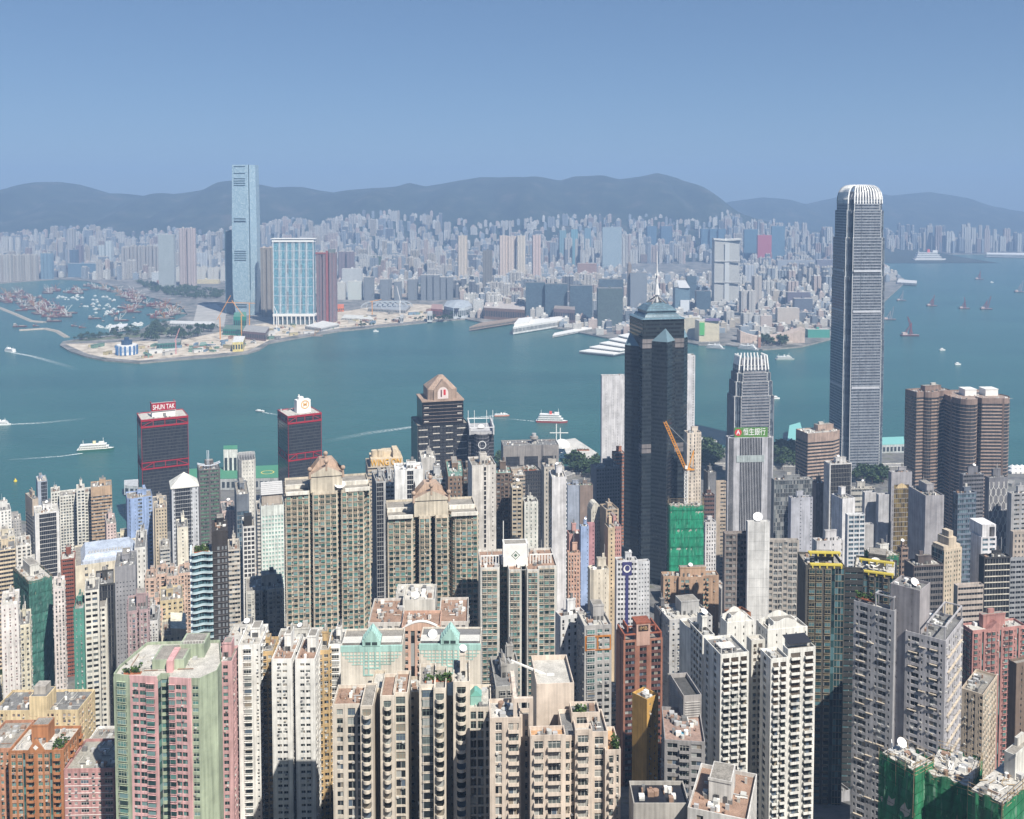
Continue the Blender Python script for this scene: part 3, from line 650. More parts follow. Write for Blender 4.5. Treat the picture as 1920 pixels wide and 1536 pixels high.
# cream balcony tower with two teal crowned blocks
def cream():
    cw = (.62, .56, .48); Ys = 250
    def crown_teal(root, w, d, h, B):
        tm = wall((.36, .56, .51)); mb = MB()
        mb.box(-.45, w + .45, -.45, .3, h - 1.2, h + .9, tm)
        for r_ in range(4):
            k = r_; nn = 16
            for i in range(nn):
                xx = w * i / nn
                if i < k * .9 or i >= nn - k * .9: continue
                mb.box(xx + .08, xx + w / nn * .25, -.47, -.3, h - 1.25 - (k + 1) * 1.1, h - 1.25 - k * 1.1, tm)
            mb.box(w * k * .055, w * (1 - k * .055), -.46, -.3, h - 1.32 - (k + 1) * 1.1, h - 1.1 - (k + 1) * 1.1, tm)
        for a in (.36, .44, .55, .63): mb.box(w * a, w * a + .5, -.52, -.3, h - 9.5, h - 1.2, tm)
        for q in (9.6, 7.1, 4.6): mb.box(w * .36, w * .63 + .5, -.51, -.3, h - q, h - q + .5, tm)
        # gabled lantern
        mb.prism([(w * .35, -.6), (w * .65, -.6), (w * .65, 5), (w * .35, 5)], h + .9, h + 2.6, tm)
        A = [(w * .35, -.6, h + 2.6), (w * .65, -.6, h + 2.6), (w * .5, -.6, h + 6.6)]; Bk = [(p[0], 5, p[2]) for p in A]
        mb.face(A, tm); mb.face([A[1], Bk[1], Bk[2], A[2]], tm); mb.face([Bk[0], A[0], A[2], Bk[2]], tm); mb.face(Bk[::-1], tm)
        for k in range(5):
            f = k / 5; mb.bar((w * (.35 + .15 * f), -.62, h + 2.6 + 4 * f), (w * (.35 + .15 * f), 5, h + 2.6 + 4 * f), .14, tm); mb.bar((w * (.65 - .15 * f), -.62, h + 2.6 + 4 * f), (w * (.65 - .15 * f), 5, h + 2.6 + 4 * f), .14, tm)
        mb.cyl(w * .5, -.64, h + 3.2, h + 3.25, .01, tm); mb.build('teal_crown', root)
        g = MB(); g.box(w * .4, w * .49, -.63, -.6, h + 1.2, h + 2.3, flat((.03, .05, .05))); g.box(w * .51, w * .6, -.63, -.6, h + 1.2, h + 2.3, flat((.03, .05, .05))); g.build('window', root)
        r = MB()
        for k in range(7): r.bar((w * .66, 1 + k * .7, h + 1.6), (w, 1 + k * .7, h + 1.6), .09, WPAINT); r.bar((0, 1 + k * .7, h + 1.6), (w * .33, 1 + k * .7, h + 1.6), .09, WPAINT)
        r.build('pergola', root)
    T(AP, 'blank cream block with a teal lattice crown and gable, left one of two', ca, (636, 641, 752, 1216), 268, 2, (.66, .61, .53), GRES, 'X9', 'X9', dep=14, big=None, crown=crown_teal, parapet=.5)
    T(AP, 'blank cream block with a teal lattice crown and gable beside a white dish', ca, (785, 788, 899, 1212), 270, 0, (.66, .61, .53), GRES, 'X9', 'X9', dep=14, big=None, crown=lambda r, w, d, h, B: (crown_teal(r, w, d, h, B), dish(r, w * .2, 4, h + 1, 1.6, -1.6, .9)), parapet=.5)
    pr = dict(fg=1, fh=3.05, panes=(GRES, (.2, .26, .24)), ac=.12, group='cream balcony tower wings')
    T(AP, 'leftmost cream wing under the teal crown, with brown tiled terrace', ca, (622, 626, 690, 1326), 246, 2, cw, GRES, 'X.5,W2/.75/.6,X.9,W2/.92/.8,X.4,W2/.92/.8,X.7', dep=12, roof=ROOFT, big=0, **pr)
    T(AP, 'cream column of curved balconies right of the brown tiled terrace', ca, (677, 678, 697, 1326), 243, 2, cw, GRES, 'C3', 'X3', dep=14, big=None, parapet=.6, **pr)
    T(AP, 'recessed cream wall of tiny windows between two curved balcony columns', ca, (696, 697, 716, 1296), 254, 2, (.60, .53, .43), GRES, 'X.8,A1.4/.4/.35,X.6,A1/.4/.3', 'X3', dep=12, big=0, **pr)
    T(AP, 'tall cream column of curved balconies left of the central slot', ca, (713, 715, 738, 1310), 245, 2, cw, GRES, 'X.5,C3,X.5', 'X3', dep=14, big=0, roof=ROOFT, **pr)
    T(AP, 'cream bay of wide windows beside the central slot, with blue door shed', ca, (738, 739, 763, 1304), 247, 2, cw, GRES, 'X.4,W3/.92/.8,X.4', 'X3', dep=14, big=0, roof=ROOFT, **pr)
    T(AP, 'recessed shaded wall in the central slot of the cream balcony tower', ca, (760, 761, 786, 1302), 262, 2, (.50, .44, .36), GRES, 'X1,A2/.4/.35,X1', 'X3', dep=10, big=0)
    T(AP, 'cream wing with wide windows under a planted roof terrace', ca, (783, 788, 815, 1290), 244, 4, cw, GRES, 'X.5,V3.4/.9/.78,X.3', 'A3/.3/.3', dep=14, big=0, crown=lambda r, w, d, h, B: planter(r, w * .3, w * 2.2, 3, 5.5, h), **pr)
    T(AP, 'cream column of curved balconies under the planted roof terrace', ca, (814, 815, 834, 1296), 242, 2, cw, GRES, 'C3', 'X3', dep=14, big=0, **pr)
    T(AP, 'recessed cream wall of paired tiny windows right of the planted terrace', ca, (833, 834, 850, 1310), 252, 2, (.60, .53, .43), GRES, 'A1.4/.4/.35,X.6,A1.2/.4/.35', 'X3', dep=12, big=0, **pr)
    T(AP, 'cream column of curved balconies topped by a white water tank', ca, (849, 852, 879, 1284), 243, 3, cw, GRES, 'X.4,C3,X.6', 'X3', dep=14, big=1, **pr)
    T(AP, 'rightmost cream wing with small paned windows and green glass roof hut', ca, (876, 879, 919, 1332), 244, 2, cw, GRES, 'X.5,W2/.92/.8,X.4,W2/.92/.8,X.5,W1.6/.7/.7', 'X3', dep=14, big=0, **pr,
      crown=lambda r, w, d, h, B: (lambda g: (g.prism([(.5, 3), (4, 3), (4, 6.5), (.5, 6.5)], h, h + 3, flat((.25, .45, .40), .2), None, [(.5, 3), (4, 3), (4, 6.5), (.5, 6.5)]), g.prism([(.4, 2.9), (4.1, 2.9), (4.1, 6.6), (.4, 6.6)], h + 3, h + 4.6, flat((.16, .40, .34), .3), None, [(1.8, 3), (2.6, 3), (2.6, 6.5), (1.8, 6.5)]), g.build('glass_hut', r)))(MB()))
m0 = start(13); cream()
merge(m0, AP, 'cream apartment tower with curved balconies and two teal lattice crowns', ca)
# beige stepped tower with roof frame
def beige():
    c = (.63, .54, .46); pr = dict(fg=1, fh=3.25, panes=([(.05, .06, .06), (.10, .12, .12), (.03, .035, .04), (.3, .3, .28)], (.68, .66, .62)), tc=c, frame=(.7, .68, .64), group='stepped beige tower blocks', dp=.4)
    bt = dict(dp=.4)
    def frame(root, w, d, h, B):
        mb = MB(); m = B['wm']
        for x in (w * .78, w * 1.35): mb.box(x, x + 1.1, -.2, 1, h - 4, h + 6.5, m)
        mb.box(w * .78, w * 1.35 + 1.1, -.22, .98, h + 5.4, h + 6.6, m); mb.box(w * .78, w * .78 + 1.1, 1, 17, h + 5.41, h + 6.59, m)
        mb.box(w * .78, w * .78 + 1.1, 16, 17, h, h + 5.4, m); mb.box(w * .78, w * .78 + 1.1, 9, 10, h, h + 5.4, m); mb.build('roof_frame', root)
    T(AP, 'left block of the stepped beige tower under the open roof frame', ca, (919, 921, 974, 1352), 226, 3, c, GRES, 'X1,W2.4/.8/.78,X1.4,B3.6', 'X4', dep=22, big=0, roof=ROOFL, crown=frame, **pr)
    T(AP, 'recessed strip with slim windows on the stepped beige tower', ca, (972, 973, 996, 1345), 229, 3, c, GRES, 'X1.6,W1.6/.6/.6,X.8', 'X4', dep=18, big=0, **pr)
    T(AP, 'central block of the stepped beige tower with balconies and an orange terrace', ca, (995, 997, 1058, 1385), 222, 3, c, GRES, 'X.4,B3.4,X.8,B4.6,X.8', 'X4', dep=12, big=0, roof=wall((.55, .33, .18)), **pr)
    T(AP, 'blank beige plant tower carrying the white crane boom', ca, (998, 1008, 1074, 1290), 238, 4, c, GRES, 'X9', 'X9', dep=14, big=None, roof=ROOFL, parapet=1.4)
    T(AP, 'narrow balcony strip right of the central beige block', ca, (1057, 1058, 1080, 1385), 225, 3, c, GRES, 'B2.4,W1.6/.8/.7,X.5', 'X4', dep=14, big=0, **pr)
    T(AP, 'upper right block of the stepped beige tower with a reed planter', ca, (1070, 1074, 1122, 1342), 232, 3, c, GRES, 'X.5,W3.4/.75/.75,X.6,W2/.7/.75', 'X4', dep=14, big=0, roof=ROOFG, crown=lambda r, w, d, h, B: planter(r, .5, w * .55, .3, 2, h - .3), **pr)
    T(AP, 'balcony bay below the reed planter of the stepped beige tower', ca, (1079, 1081, 1108, 1374), 224, 3, c, GRES, 'B3.6,X.5', 'X4', dep=10, big=0, **pr)
    T(AP, 'flat window bay right of the reed planter balconies', ca, (1107, 1108, 1137, 1378), 226, 3, c, GRES, 'X.8,W3/.85/.7,X.6', 'X4', dep=12, big=0, **pr)
    T(AP, 'lowest right block of the stepped beige tower with clipped hedge on top', ca, (1136, 1137, 1161, 1412), 225, 3, c, GRES, 'X.4,B2.2,X.5,W1.2/.7/.7', 'X4', dep=12, big=0, roof=wall((.55, .33, .18)), crown=lambda r, w, d, h, B: planter(r, w * .6, w * .95, .5, 5, h, 60), **pr)
m0 = start(8); beige()
merge(m0, AP, 'beige stepped apartment tower with an open roof frame and orange terraces', ca)
x, y, z = at_y(1031, 1284, wy(245)); cr = empty('roof_crane', (x, y, z - 1), 0, 'white luffing roof crane on the blank beige plant tower', 'crane')
mb = MB(); mb.cyl(0, 0, 0, 2.5, .7, WPAINT); mb.box(-.9, 1.4, -.8, .8, 2.5, 4.4, WPAINT); mb.build('turret', cr)
mb = MB(); e = at_y(958, 1238, wy(247)); e = (e[0] - x, e[1] - y, e[2] - z + 1); mb.bar((0, 0, 3.6), e, .35, WPAINT, .2); mb.bar((e[0], e[1], e[2] - .8), (e[0] - 1, e[1], e[2] + .6), .3, METAL); mb.build('boom', cr)
m0 = start(2)
T(AP, 'grey block with box windows behind the beige tower and crane tip', ca, (921, 931, 967, 1292), 300, 6, (.36, .35, .33), GRES, 'X.6,V2.2/.75/.6,V2.2/.75/.6,X.4', fg=1, ac=.3, panes=PW)
T(AP, 'narrow grey plant tower left of the crane tip', ca, (940, 944, 970, 1250), 312, 6, (.38, .37, .35), GRES, 'X3', dep=8)
merge(m0, AP, 'grey block with box windows behind the beige tower and crane tip', ca)
# right foreground
m0 = start(2)
T(AP, 'grey and orange framed tower with a grey roof hut', ca, (1084, 1097, 1145, 1178), 330, 8, (.40, .39, .38), GRES, 'X.4,V3/.85/.6,X.5,A2/.8/.5,X.4,A2/.8/.5,X.3', 'X1,W1.4/.5/.4', fg=1, panes=(GTEAL, (.6, .62, .62)), dep=18, big=1, ac=.4, roof=ROOFL, seed=5,
  crown=lambda r, w, d, h, B: (lambda m: (m.ubox([(-.1, w + .1, h - 4, h - 3.2, .4, .55), (-.1, w + .1, h - 9.6, h - 9.1, .4, .55), (-.1, .5, h - 9.1, h - 4, .4, .56), (w * .45, w * .52, h - 9.1, h - 4, .4, .56), (w - .4, w + .1, h - 9.1, h - 4, .4, .56)], (0, 0), (1, 0), (0, -1), wall((.50, .20, .05))), m.build('orange_trim', r)))(MB()))
T(AP, 'white rear wing with orange roof edge left of the grey and orange tower', ca, (1043, 1052, 1097, 1160), 346, 20, (.60, .60, .60), GRES, 'A2/.5/.5,X1', 'X4,A1/.5/.4,X.5', dep=10, fh=3, roof=ROOFT, ac=.3)
merge(m0, AP, 'grey and orange framed apartment tower with a grey roof hut', ca)
def crown_imb(root, w, d, h, B):
    m = wall((.30, .10, .06)); mb = MB()
    for k in range(2):
        e = k * 2.2
        for s in ((e, .0), (w - e - .7, .0)): mb.box(s[0], s[0] + .7, e, d - e, h + 1 + k * 3, h + 4 + k * 3, m)
        mb.box(e, w - e, e - .02, e + .6, h + 3.4 + k * 3, h + 4.02 + k * 3, m)
    mb.build('red_frame', root)
    mb = MB(); mb.box(w * .32, w * .68, -.5, d * .5, h - 2, h + 9, wall((.50, .33, .27))); mb.box(w * .3, w * .7, -.7, d * .55, h + 9, h + 9.8, m)
    mb.box(w * .37, w * .63, -.58, -.5, h + 5.2, h + 8.2, flat((.03, .02, .02))); mb.build('sign_block', root)
    sign_text(root, 'IMB', (w * .5, -.62, h + 6.7), 2.6, flat((.45, .30, .16), .4), width=w * .2)
T(AP, 'brick red tower with a rust coloured frame top and dark bands', ca, (1157, 1170, 1241, 1205), 400, 10, (.34, .16, .11), GRES, 'X.5,R4/.6/.55,X2,R3/.6/.55,X2,R4/.6/.55,X.5', 'X5,D.6,X3', fg=1, fh=3.2, tc=(.14, .06, .05), big=None, crown=crown_imb, panes=(GRES, (.5, .45, .42)), dep=18)
T('apartment_slab', 'slim mustard slab with one column of small windows', ca, (1188, 1213, 1232, 1316), 300, 42, (.55, .33, .10), GRES, 'X.8,A2/.4/.35,X.8', 'X9', fg=1, big=0, roof=ROOFC, dep=13)
m0 = start(2)
T(AP, 'grey apartment block with white balconies below a louvred plant tower', ca, (1236, 1248, 1320, 1392), 270, -6, (.30, .29, .29), GRES, 'X.5,R3.2/.6/.55,X.4,B3.6,X.4,R3.2/.6/.55,X.8', 'X2,A1/.5/.5', fg=1, panes=PW, big=0, roof=wall((.34, .24, .2)), ac=.1, Bopt=None,
  crown=lambda r, w, d, h, B: (lambda m: (m.box(w * .25, w * .5, 5.5, 7, h + .02, h + .3, flat((.08, .30, .42), .1)), m.build('roof_pool', r)))(MB()))
def louvre(root, w, d, h, B):
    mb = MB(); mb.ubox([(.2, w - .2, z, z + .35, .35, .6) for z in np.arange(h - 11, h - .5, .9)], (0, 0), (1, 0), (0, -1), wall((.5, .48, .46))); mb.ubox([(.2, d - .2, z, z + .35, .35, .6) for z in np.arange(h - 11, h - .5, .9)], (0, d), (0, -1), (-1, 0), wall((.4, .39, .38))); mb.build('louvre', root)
T('plant_tower', 'louvred grey plant tower with an open top beside the white balcony twin', 'plant tower', (1258, 1283, 1313, 1312), 284, 8, (.36, .34, .33), GRES, 'X9', 'X9', big=None, crown=louvre, roof=wall((.08, .08, .08)), parapet=1.6, dep=12)
merge(m0, AP, 'grey apartment block with white balconies and a louvred plant tower on its roof', ca)
# white balcony twin
def whitetwin():
    pr = dict(fg=1, fh=2.95, panes=([(.05, .04, .03), (.08, .06, .045), (.03, .025, .02), (.14, .12, .1)], (.12, .09, .07)), group='white balcony twin wings', frame=(.1, .08, .06)); c = (.72, .71, .67)
    B3 = 'X.3,B3,X.3,B3,X.3'
    T(AP, 'leftmost blank white wing of the white balcony twin', ca, (1276, 1297, 1311, 1188), 338, 13, c, GRES, 'A2/.5/.5', 'X9', dep=16, big=0, **pr)
    T(AP, 'shaded stepped wing of the white balcony twin behind its blank wing', ca, (1296, 1318, 1338, 1196), 328, 13, c, GRES, 'A2/.5/.5,X.5', 'L2.4/.45/.6,X1,L2.4/.45/.6,X.6', dep=14, big=1, **pr)
    T(AP, 'front left white wing with stacked balconies and slatted roof canopy', ca, (1322, 1352, 1402, 1232), 306, 13, c, GRES, 'X.3,B2.6,X.2,B2.9,X.3,B2.6,X.2', 'X2,L2.6/.45/.6,X4', dep=16, big=0, **pr,
      crown=lambda r, w, d, h, B: (lambda m: ([m.bar((x, 2, h), (x, 2, h + 2.6), .1, WPAINT) for x in (1, w * .5)], [m.box(.6, w * .6, 1.5 + k * .9, 1.9 + k * .9, h + 2.6, h + 2.75, WPAINT) for k in range(6)], m.build('canopy', r)))(MB()))
    def arch(root, w, d, h, B):
        mb = MB(); n = 14
        for yy in (0, d * .8):
            for i in range(n):
                a, b = i / n, (i + 1) / n; za, zb = h + 1 + 3.5 * sin(pi * a) ** 2 + (1 - a) * 1.5, h + 1 + 3.5 * sin(pi * b) ** 2 + (1 - b) * 1.5
                mb.hex8([[(w * a, yy, h), (w * b, yy, h), (w * b, yy + .4, h), (w * a, yy + .4, h), (w * a, yy, za), (w * b, yy, zb), (w * b, yy + .4, zb), (w * a, yy + .4, za)]], B['wm'])
        mb.build('curved_parapet', root); mb = MB(); mb.box(w * .2, w * .8, d * .2, d * .7, h, h + 3.4, B['wm']); mb.box(w * .22, w * .78, d * .22, d * .68, h + 3.4, h + 3.42, ROOFC); mb.build('plant_room', root)
    T(AP, 'white core with a wavy parapet on the left of the white balcony twin', ca, (1352, 1364, 1412, 1172), 334, 12, c, GRES, 'X3,A1/.5/.4', 'X9', dep=14, big=0, crown=arch, seed=3)
    T(AP, 'narrow recessed white wing between the two balcony fronts', ca, (1402, 1410, 1432, 1205), 322, 13, (.60, .58, .53), GRES, 'A2/.6/.5,B2,X.4', 'X3', dep=12, big=0, **pr)
    T(AP, 'white core with a wavy parapet on the right of the white balcony twin', ca, (1420, 1440, 1512, 1186), 330, 12, c, GRES, 'X3,A1/.5/.4', 'X2,A1.2/.6/.5', dep=14, big=0, crown=arch)
    T(AP, 'front right white wing with brown windows and stacked balconies', ca, (1428, 1446, 1476, 1240), 302, 12, c, GRES, 'X.2,B2.4,X.25,B2.4,X.3', 'X2,L2/.45/.6,X3', dep=16, big=0, **pr)
    T(AP, 'rightmost white balcony wing under a dark solar roof', ca, (1470, 1478, 1527, 1222), 306, 12, c, GRES, 'X.5,B3.6,X1,B3.3,X.3', 'X6', dep=14, big=0, **pr,
      crown=lambda r, w, d, h, B: (lambda m: (m.hex8([[(1, 1, h + 2.2), (w - .5, 1, h + 2.2), (w - .5, 7, h + 3.4), (1, 7, h + 3.4), (1, 1, h + 2.35), (w - .5, 1, h + 2.35), (w - .5, 7, h + 3.55), (1, 7, h + 3.55)]], flat((.03, .03, .035), .3)), m.box(1.2, w - .7, 5, 5.2, h, h + 3, WPAINT), m.build('solar_roof', r)))(MB()))
m0 = start(9); whitetwin()
merge(m0, AP, 'white twin apartment tower with stacked balconies and wavy parapets', ca)
T('apartment_slab', 'pale grey slab with small windows behind the brick red tower', ca, (1232, 1256, 1334, 1166), 440, 12, (.46, .46, .46), GRES, 'X.8,A2/.5/.4,X.6,A2/.5/.4', 'X2,A1/.4/.4', fh=2.9, ac=.5)
T(AP, 'dark louvred slab beside the pale grey slab', ca, (1228, 1238, 1252, 1150), 452, 8, (.16, .16, .17), GBLK, 'L2/.5/.5', 'X3', dep=12)
T('brick_hut_block', 'orange brick plant block with a white dish beside it', cs, (1360, 1376, 1406, 1158), 395, 24, (.30, .13, .07), GRES, 'X9', 'X9', big=0, roof=ROOFC, crown=lambda r, w, d, h, B: dish(r, -3, -2, h - 4, 2.1, -1.9, .8))
# dark tower with yellow frames; its shade is put into the dark wall colours
def yellow(root, w, d, h, B):
    mb = MB(); m = flat((.55, .45, .08), .6)
    for zz, yy in ((h + 1.2, -.8), (h + 5.5, 3)):
        mb.box(w * .1, w * .95, yy, yy + .9, zz, zz + .7, m); mb.box(w * .1, w * .95, yy + 1.6, yy + 2.2, zz + .01, zz + .61, m)
        for k in range(5): x = w * (.14 + .19 * k); mb.box(x, x + .6, yy + .02, yy + 2.18, zz - 1.2, zz + .5, m)
    mb.build('yellow_frame', root)
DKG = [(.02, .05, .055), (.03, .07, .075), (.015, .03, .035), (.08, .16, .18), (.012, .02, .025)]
m0 = start(3)
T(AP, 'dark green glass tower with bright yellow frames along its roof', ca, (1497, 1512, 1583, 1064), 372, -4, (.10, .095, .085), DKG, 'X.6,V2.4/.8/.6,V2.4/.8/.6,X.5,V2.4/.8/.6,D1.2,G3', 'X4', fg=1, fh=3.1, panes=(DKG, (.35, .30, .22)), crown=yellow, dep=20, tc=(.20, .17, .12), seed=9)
T(AP, 'recessed wing with its shade painted black between the two yellow framed wings', ca, (1580, 1583, 1618, 1072), 388, -4, (.05, .05, .05), DKG, 'L3/.3/.3', 'X4', dep=14)  # near-black wall colour carries the shade of the recess
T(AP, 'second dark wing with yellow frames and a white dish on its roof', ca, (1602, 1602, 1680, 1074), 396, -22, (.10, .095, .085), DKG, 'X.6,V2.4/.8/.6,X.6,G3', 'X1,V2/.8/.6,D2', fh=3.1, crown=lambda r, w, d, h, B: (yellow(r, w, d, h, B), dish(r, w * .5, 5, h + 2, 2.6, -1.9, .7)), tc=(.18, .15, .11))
merge(m0, AP, 'dark green glass apartment tower with bright yellow frames along its roofs', ca)
# grey tower pair with ledges
GL = 'X.4,A1.4/.6/.45,X.2,W3.4/.92/.62,X.3,A1.4/.5/.4,X.6'
def rframe(root, w, d, h, B):
    mb = MB()
    for x in (0, w - .5):
        for yy in (0, d * .45): mb.box(x, x + .5, yy, yy + .5, h + 1, h + 6, B['wm'])
    for yy in (0, d * .45): mb.box(0, w, yy, yy + .5, h + 6, h + 6.5, B['wm'])
    for x in (0, w - .5): mb.box(x, x + .5, .5, d * .45, h + 6.01, h + 6.49, B['wm'])
    mb.build('roof_frame', root)
def ledges(root, w, d, h, B):
    m = wall((.52, .45, .36)); rs = random.Random(int(w * 99))
    for z in np.arange(4, h - 6, 6):
        for ua, ub, dz in ((.06, .30, 0), (.34, .52, 2.9), (.62, .82, 3.1)):
            if rs.random() < .5: mb = MB(); mb.ubox([(d * ua, d * ub, z + dz, z + dz + .2, .3, 1.0)], (0, d), (0, -1), (-1, 0), m); mb.build('ledge', root)
        if w > 5: mb = MB(); mb.ubox([(w * .1, w * .9, z, z + .22, .3, 1.1)], (0, 0), (1, 0), (0, -1), m); mb.build('ledge', root)
gp_ = dict(fg=1, fh=3.0, panes=(GDARK, (.2, .2, .2)), ac=.3)
m0 = start(3)
T(AP, 'grey wing with beige ledges under an open white roof frame with plants', ca, (1603, 1676, 1682, 1150), 322, 50, (.36, .36, .38), GRES, 'X3', GL + ',' + GL, big=0, dep=26, crown=lambda r, w, d, h, B: (rframe(r, w, d, h, B), ledges(r, w, d, h, B), planter(r, .5, 3, 8, 16, h + 2)), **gp_)
T('concrete_slab_tower', 'blank dark concrete slab with a white dish on its roof block', ca, (1672, 1724, 1742, 1112), 318, 48, (.34, .32, .33), GRES, 'X9', 'X3,A.8/.3/.2,X3', fh=3, big=0, dep=14, crown=lambda r, w, d, h, B: (dish(r, w * .5, 4, h, 1.8, -2.0, .8), ))
T(AP, 'grey wing with beige ledges and a lit white end wall', ca, (1700, 1772, 1804, 1206), 312, 52, (.44, .43, .45), GRES, 'X.5,A1.2/.5/.5,X2,W2/.7/.6,X.3', GL + ',' + GL, dep=28, big=0, crown=lambda r, w, d, h, B: (rframe(r, w, d, h, B), ledges(r, w, d, h, B)), **gp_)
merge(m0, AP, 'grey apartment tower with beige ledges around a blank dark lift slab with a dish', ca)
def gable(root, w, d, h, B):
    mb = MB(); m = B['wm']
    A = [(w * .3, -.4, h), (w * .6, -.4, h), (w * .45, -.4, h + 4.5)]; b = [(p[0], d * .4, p[2]) for p in A]
    mb.face(A, m); mb.face([A[1], b[1], b[2], A[2]], m); mb.face([b[0], A[0], A[2], b[2]], m); mb.face(b[::-1], m); mb.build('gable', root)
T(AP, 'dusty pink tower with a small gable and roof garden at right', ca, (1804, 1824, 1922, 1186), 420, 12, (.42, .22, .20), GTEAL, 'X.5,V2.4/.8/.6,X1,A1/.5/.4,X1,D1,X1,A1/.5/.4,V2.4/.8/.6', 'V2.4/.8/.6,X.6', fg=1, fh=3, panes=(GTEAL, (.3, .2, .2)), crown=gable, ac=.3, roof=ROOFL)
T(AP, 'small beige block with a lit gridded end and long flat roof', ca, (1804, 1842, 1868, 1306), 352, 50, (.55, .46, .36), GRES, 'X.5,W2/.85/.7,X.3,W2/.85/.7,X.5', 'X1,A1/.5/.5,L1/.5/.5', fg=1, big=0, panes=(GTEAL, (.6, .6, .58)), dep=24, ac=.2)
T('concrete_slab_tower', 'dark brown slab cut off by the picture edge beside the pink tower', ca, (1894, 1906, 1935, 1248), 372, 20, (.20, .15, .12), GRES, 'X2,A1/.6/.4,X1', 'X9', fh=3, dep=16)
T('small_house', 'small grey hut roof with a slit deep between the dark towers', 'hut', (1522, 1545, 1592, 1500), 372, 25, (.40, .40, .42), GRES, 'X9', 'X9', big=0, roof=ROOFG, dep=16, z0=100)
T('rooftop_block', 'low white roof block with brown terrace at the bottom edge', cs, (1256, 1292, 1400, 1520), 212, -20, (.62, .60, .57), GRES, 'X2,W3/.7/.6,X1', 'X2,W2/.6/.5', big=1, roof=ROOFT, seed=12, fh=3.2)
T('rooftop_pool_block', 'low dark roof with railing left of the white roof block', cs, (1182, 1190, 1290, 1512), 216, 0, (.40, .38, .35), GRES, 'X9', 'X9', big=0, roof=wall((.02, .022, .03), .4), dep=14)
# scaffolded building, bottom right
def scaffold_net(name, label, px, Y, th, netc, poly='box', dep=24, bare=.0, seed=1, pole=3.0, top=3.0, crane=0, ripple=.35):
    x, y, zt, w, d, t = place(px, Y, th, dep); zb = ground(y) - 3; h = zt - zb; OCC.append((x, y, t, w, d))
    root = empty(name, (x, y, zb), t, label, 'scaffolded building'); rs = random.Random(seed)
    P = [(a * w, b * d) for a, b in (POLYS[poly] if isinstance(poly, str) else poly)]
    mb = MB(); Q = scale_poly(P, .93); mb.prism(Q, 0, h, wall(CONC), ROOFL); mb.build('wall', root)
    for (i, a) in enumerate(P):
        b = P[(i + 1) % len(P)]; e = hypot(b[0] - a[0], b[1] - a[1]); dd = ((b[0] - a[0]) / e, (b[1] - a[1]) / e); nn = (dd[1], -dd[0])
        if nn[1] > .6: continue
        net = MB(); net.smooth = False; nu, nv = max(2, int(e / 1.1)), max(3, int(h / 2.2)); V = []; fold = [rs.uniform(-.5, .6) for _ in range(nu + 1)]
        for j in range(nv + 1):
            for k in range(nu + 1):
                u = e * k / nu; z = h * j / nv + (rs.uniform(-.6, 1.4) if j == nv else 0); o = (ripple * rs.uniform(-.5, 1) + .5 * fold[k] * (pole < 3.2)) * (0 if k in (0, nu) else 1) - (.25 if j % 6 == 0 else 0)
                V.append((a[0] + dd[0] * u + nn[0] * o, a[1] + dd[1] * u + nn[1] * o, z))
        q = []
        for j in range(nv):
            for k in range(nu): q.append((j * (nu + 1) + k, j * (nu + 1) + k + 1, (j + 1) * (nu + 1) + k + 1, (j + 1) * (nu + 1) + k))
        net.addq(V, q, netmat(netc)); net.build('safety_net', root)
        pol = MB(); bm = wall((.40, .31, .20))
        for k in range(int(e / pole) + 1):
            u = min(e, k * pole + rs.uniform(-.2, .2)); p = (a[0] + dd[0] * u + nn[0] * .5, a[1] + dd[1] * u + nn[1] * .5)
            pol.bar((p[0] - nn[0] * .9, p[1] - nn[1] * .9, h - 14), (p[0] - nn[0] * .6 + rs.uniform(-.3, .3), p[1] - nn[1] * .6, h + rs.uniform(.4, 1) * top), .07, bm)
        for z in np.arange(h - 1, h + top, 1.1): pol.ubox([(0, e, z, z + .1, .04, .14)], a, dd, nn, bm)
        for z in np.arange(2, h - 2, 3.3 if pole < 3.2 else 6.6): pol.ubox([(0, e, z, z + .09, .32, .40)], a, dd, nn, wall(tuple(q * .6 for q in netc)))
        pol.build('bamboo_pole', root, kind='stuff')
    clutter(root, Q, h, rs, wall(OFFW), bare, 0)
    mb = MB()
    for _ in range(30):
        xx, yy = rs.uniform(1, w - 2), rs.uniform(1, d - 1)
        if inside((xx, yy), Q): mb.bar((xx, yy, h + .3), (xx + rs.uniform(-3, 3), yy + rs.uniform(-3, 3), h + rs.uniform(.3, 1.5)), .09, rs.choice([wall((.40, .31, .20)), WPAINT, METAL]))
    mb.build('loose_timber', root, kind='stuff')
    return root, w, d, h
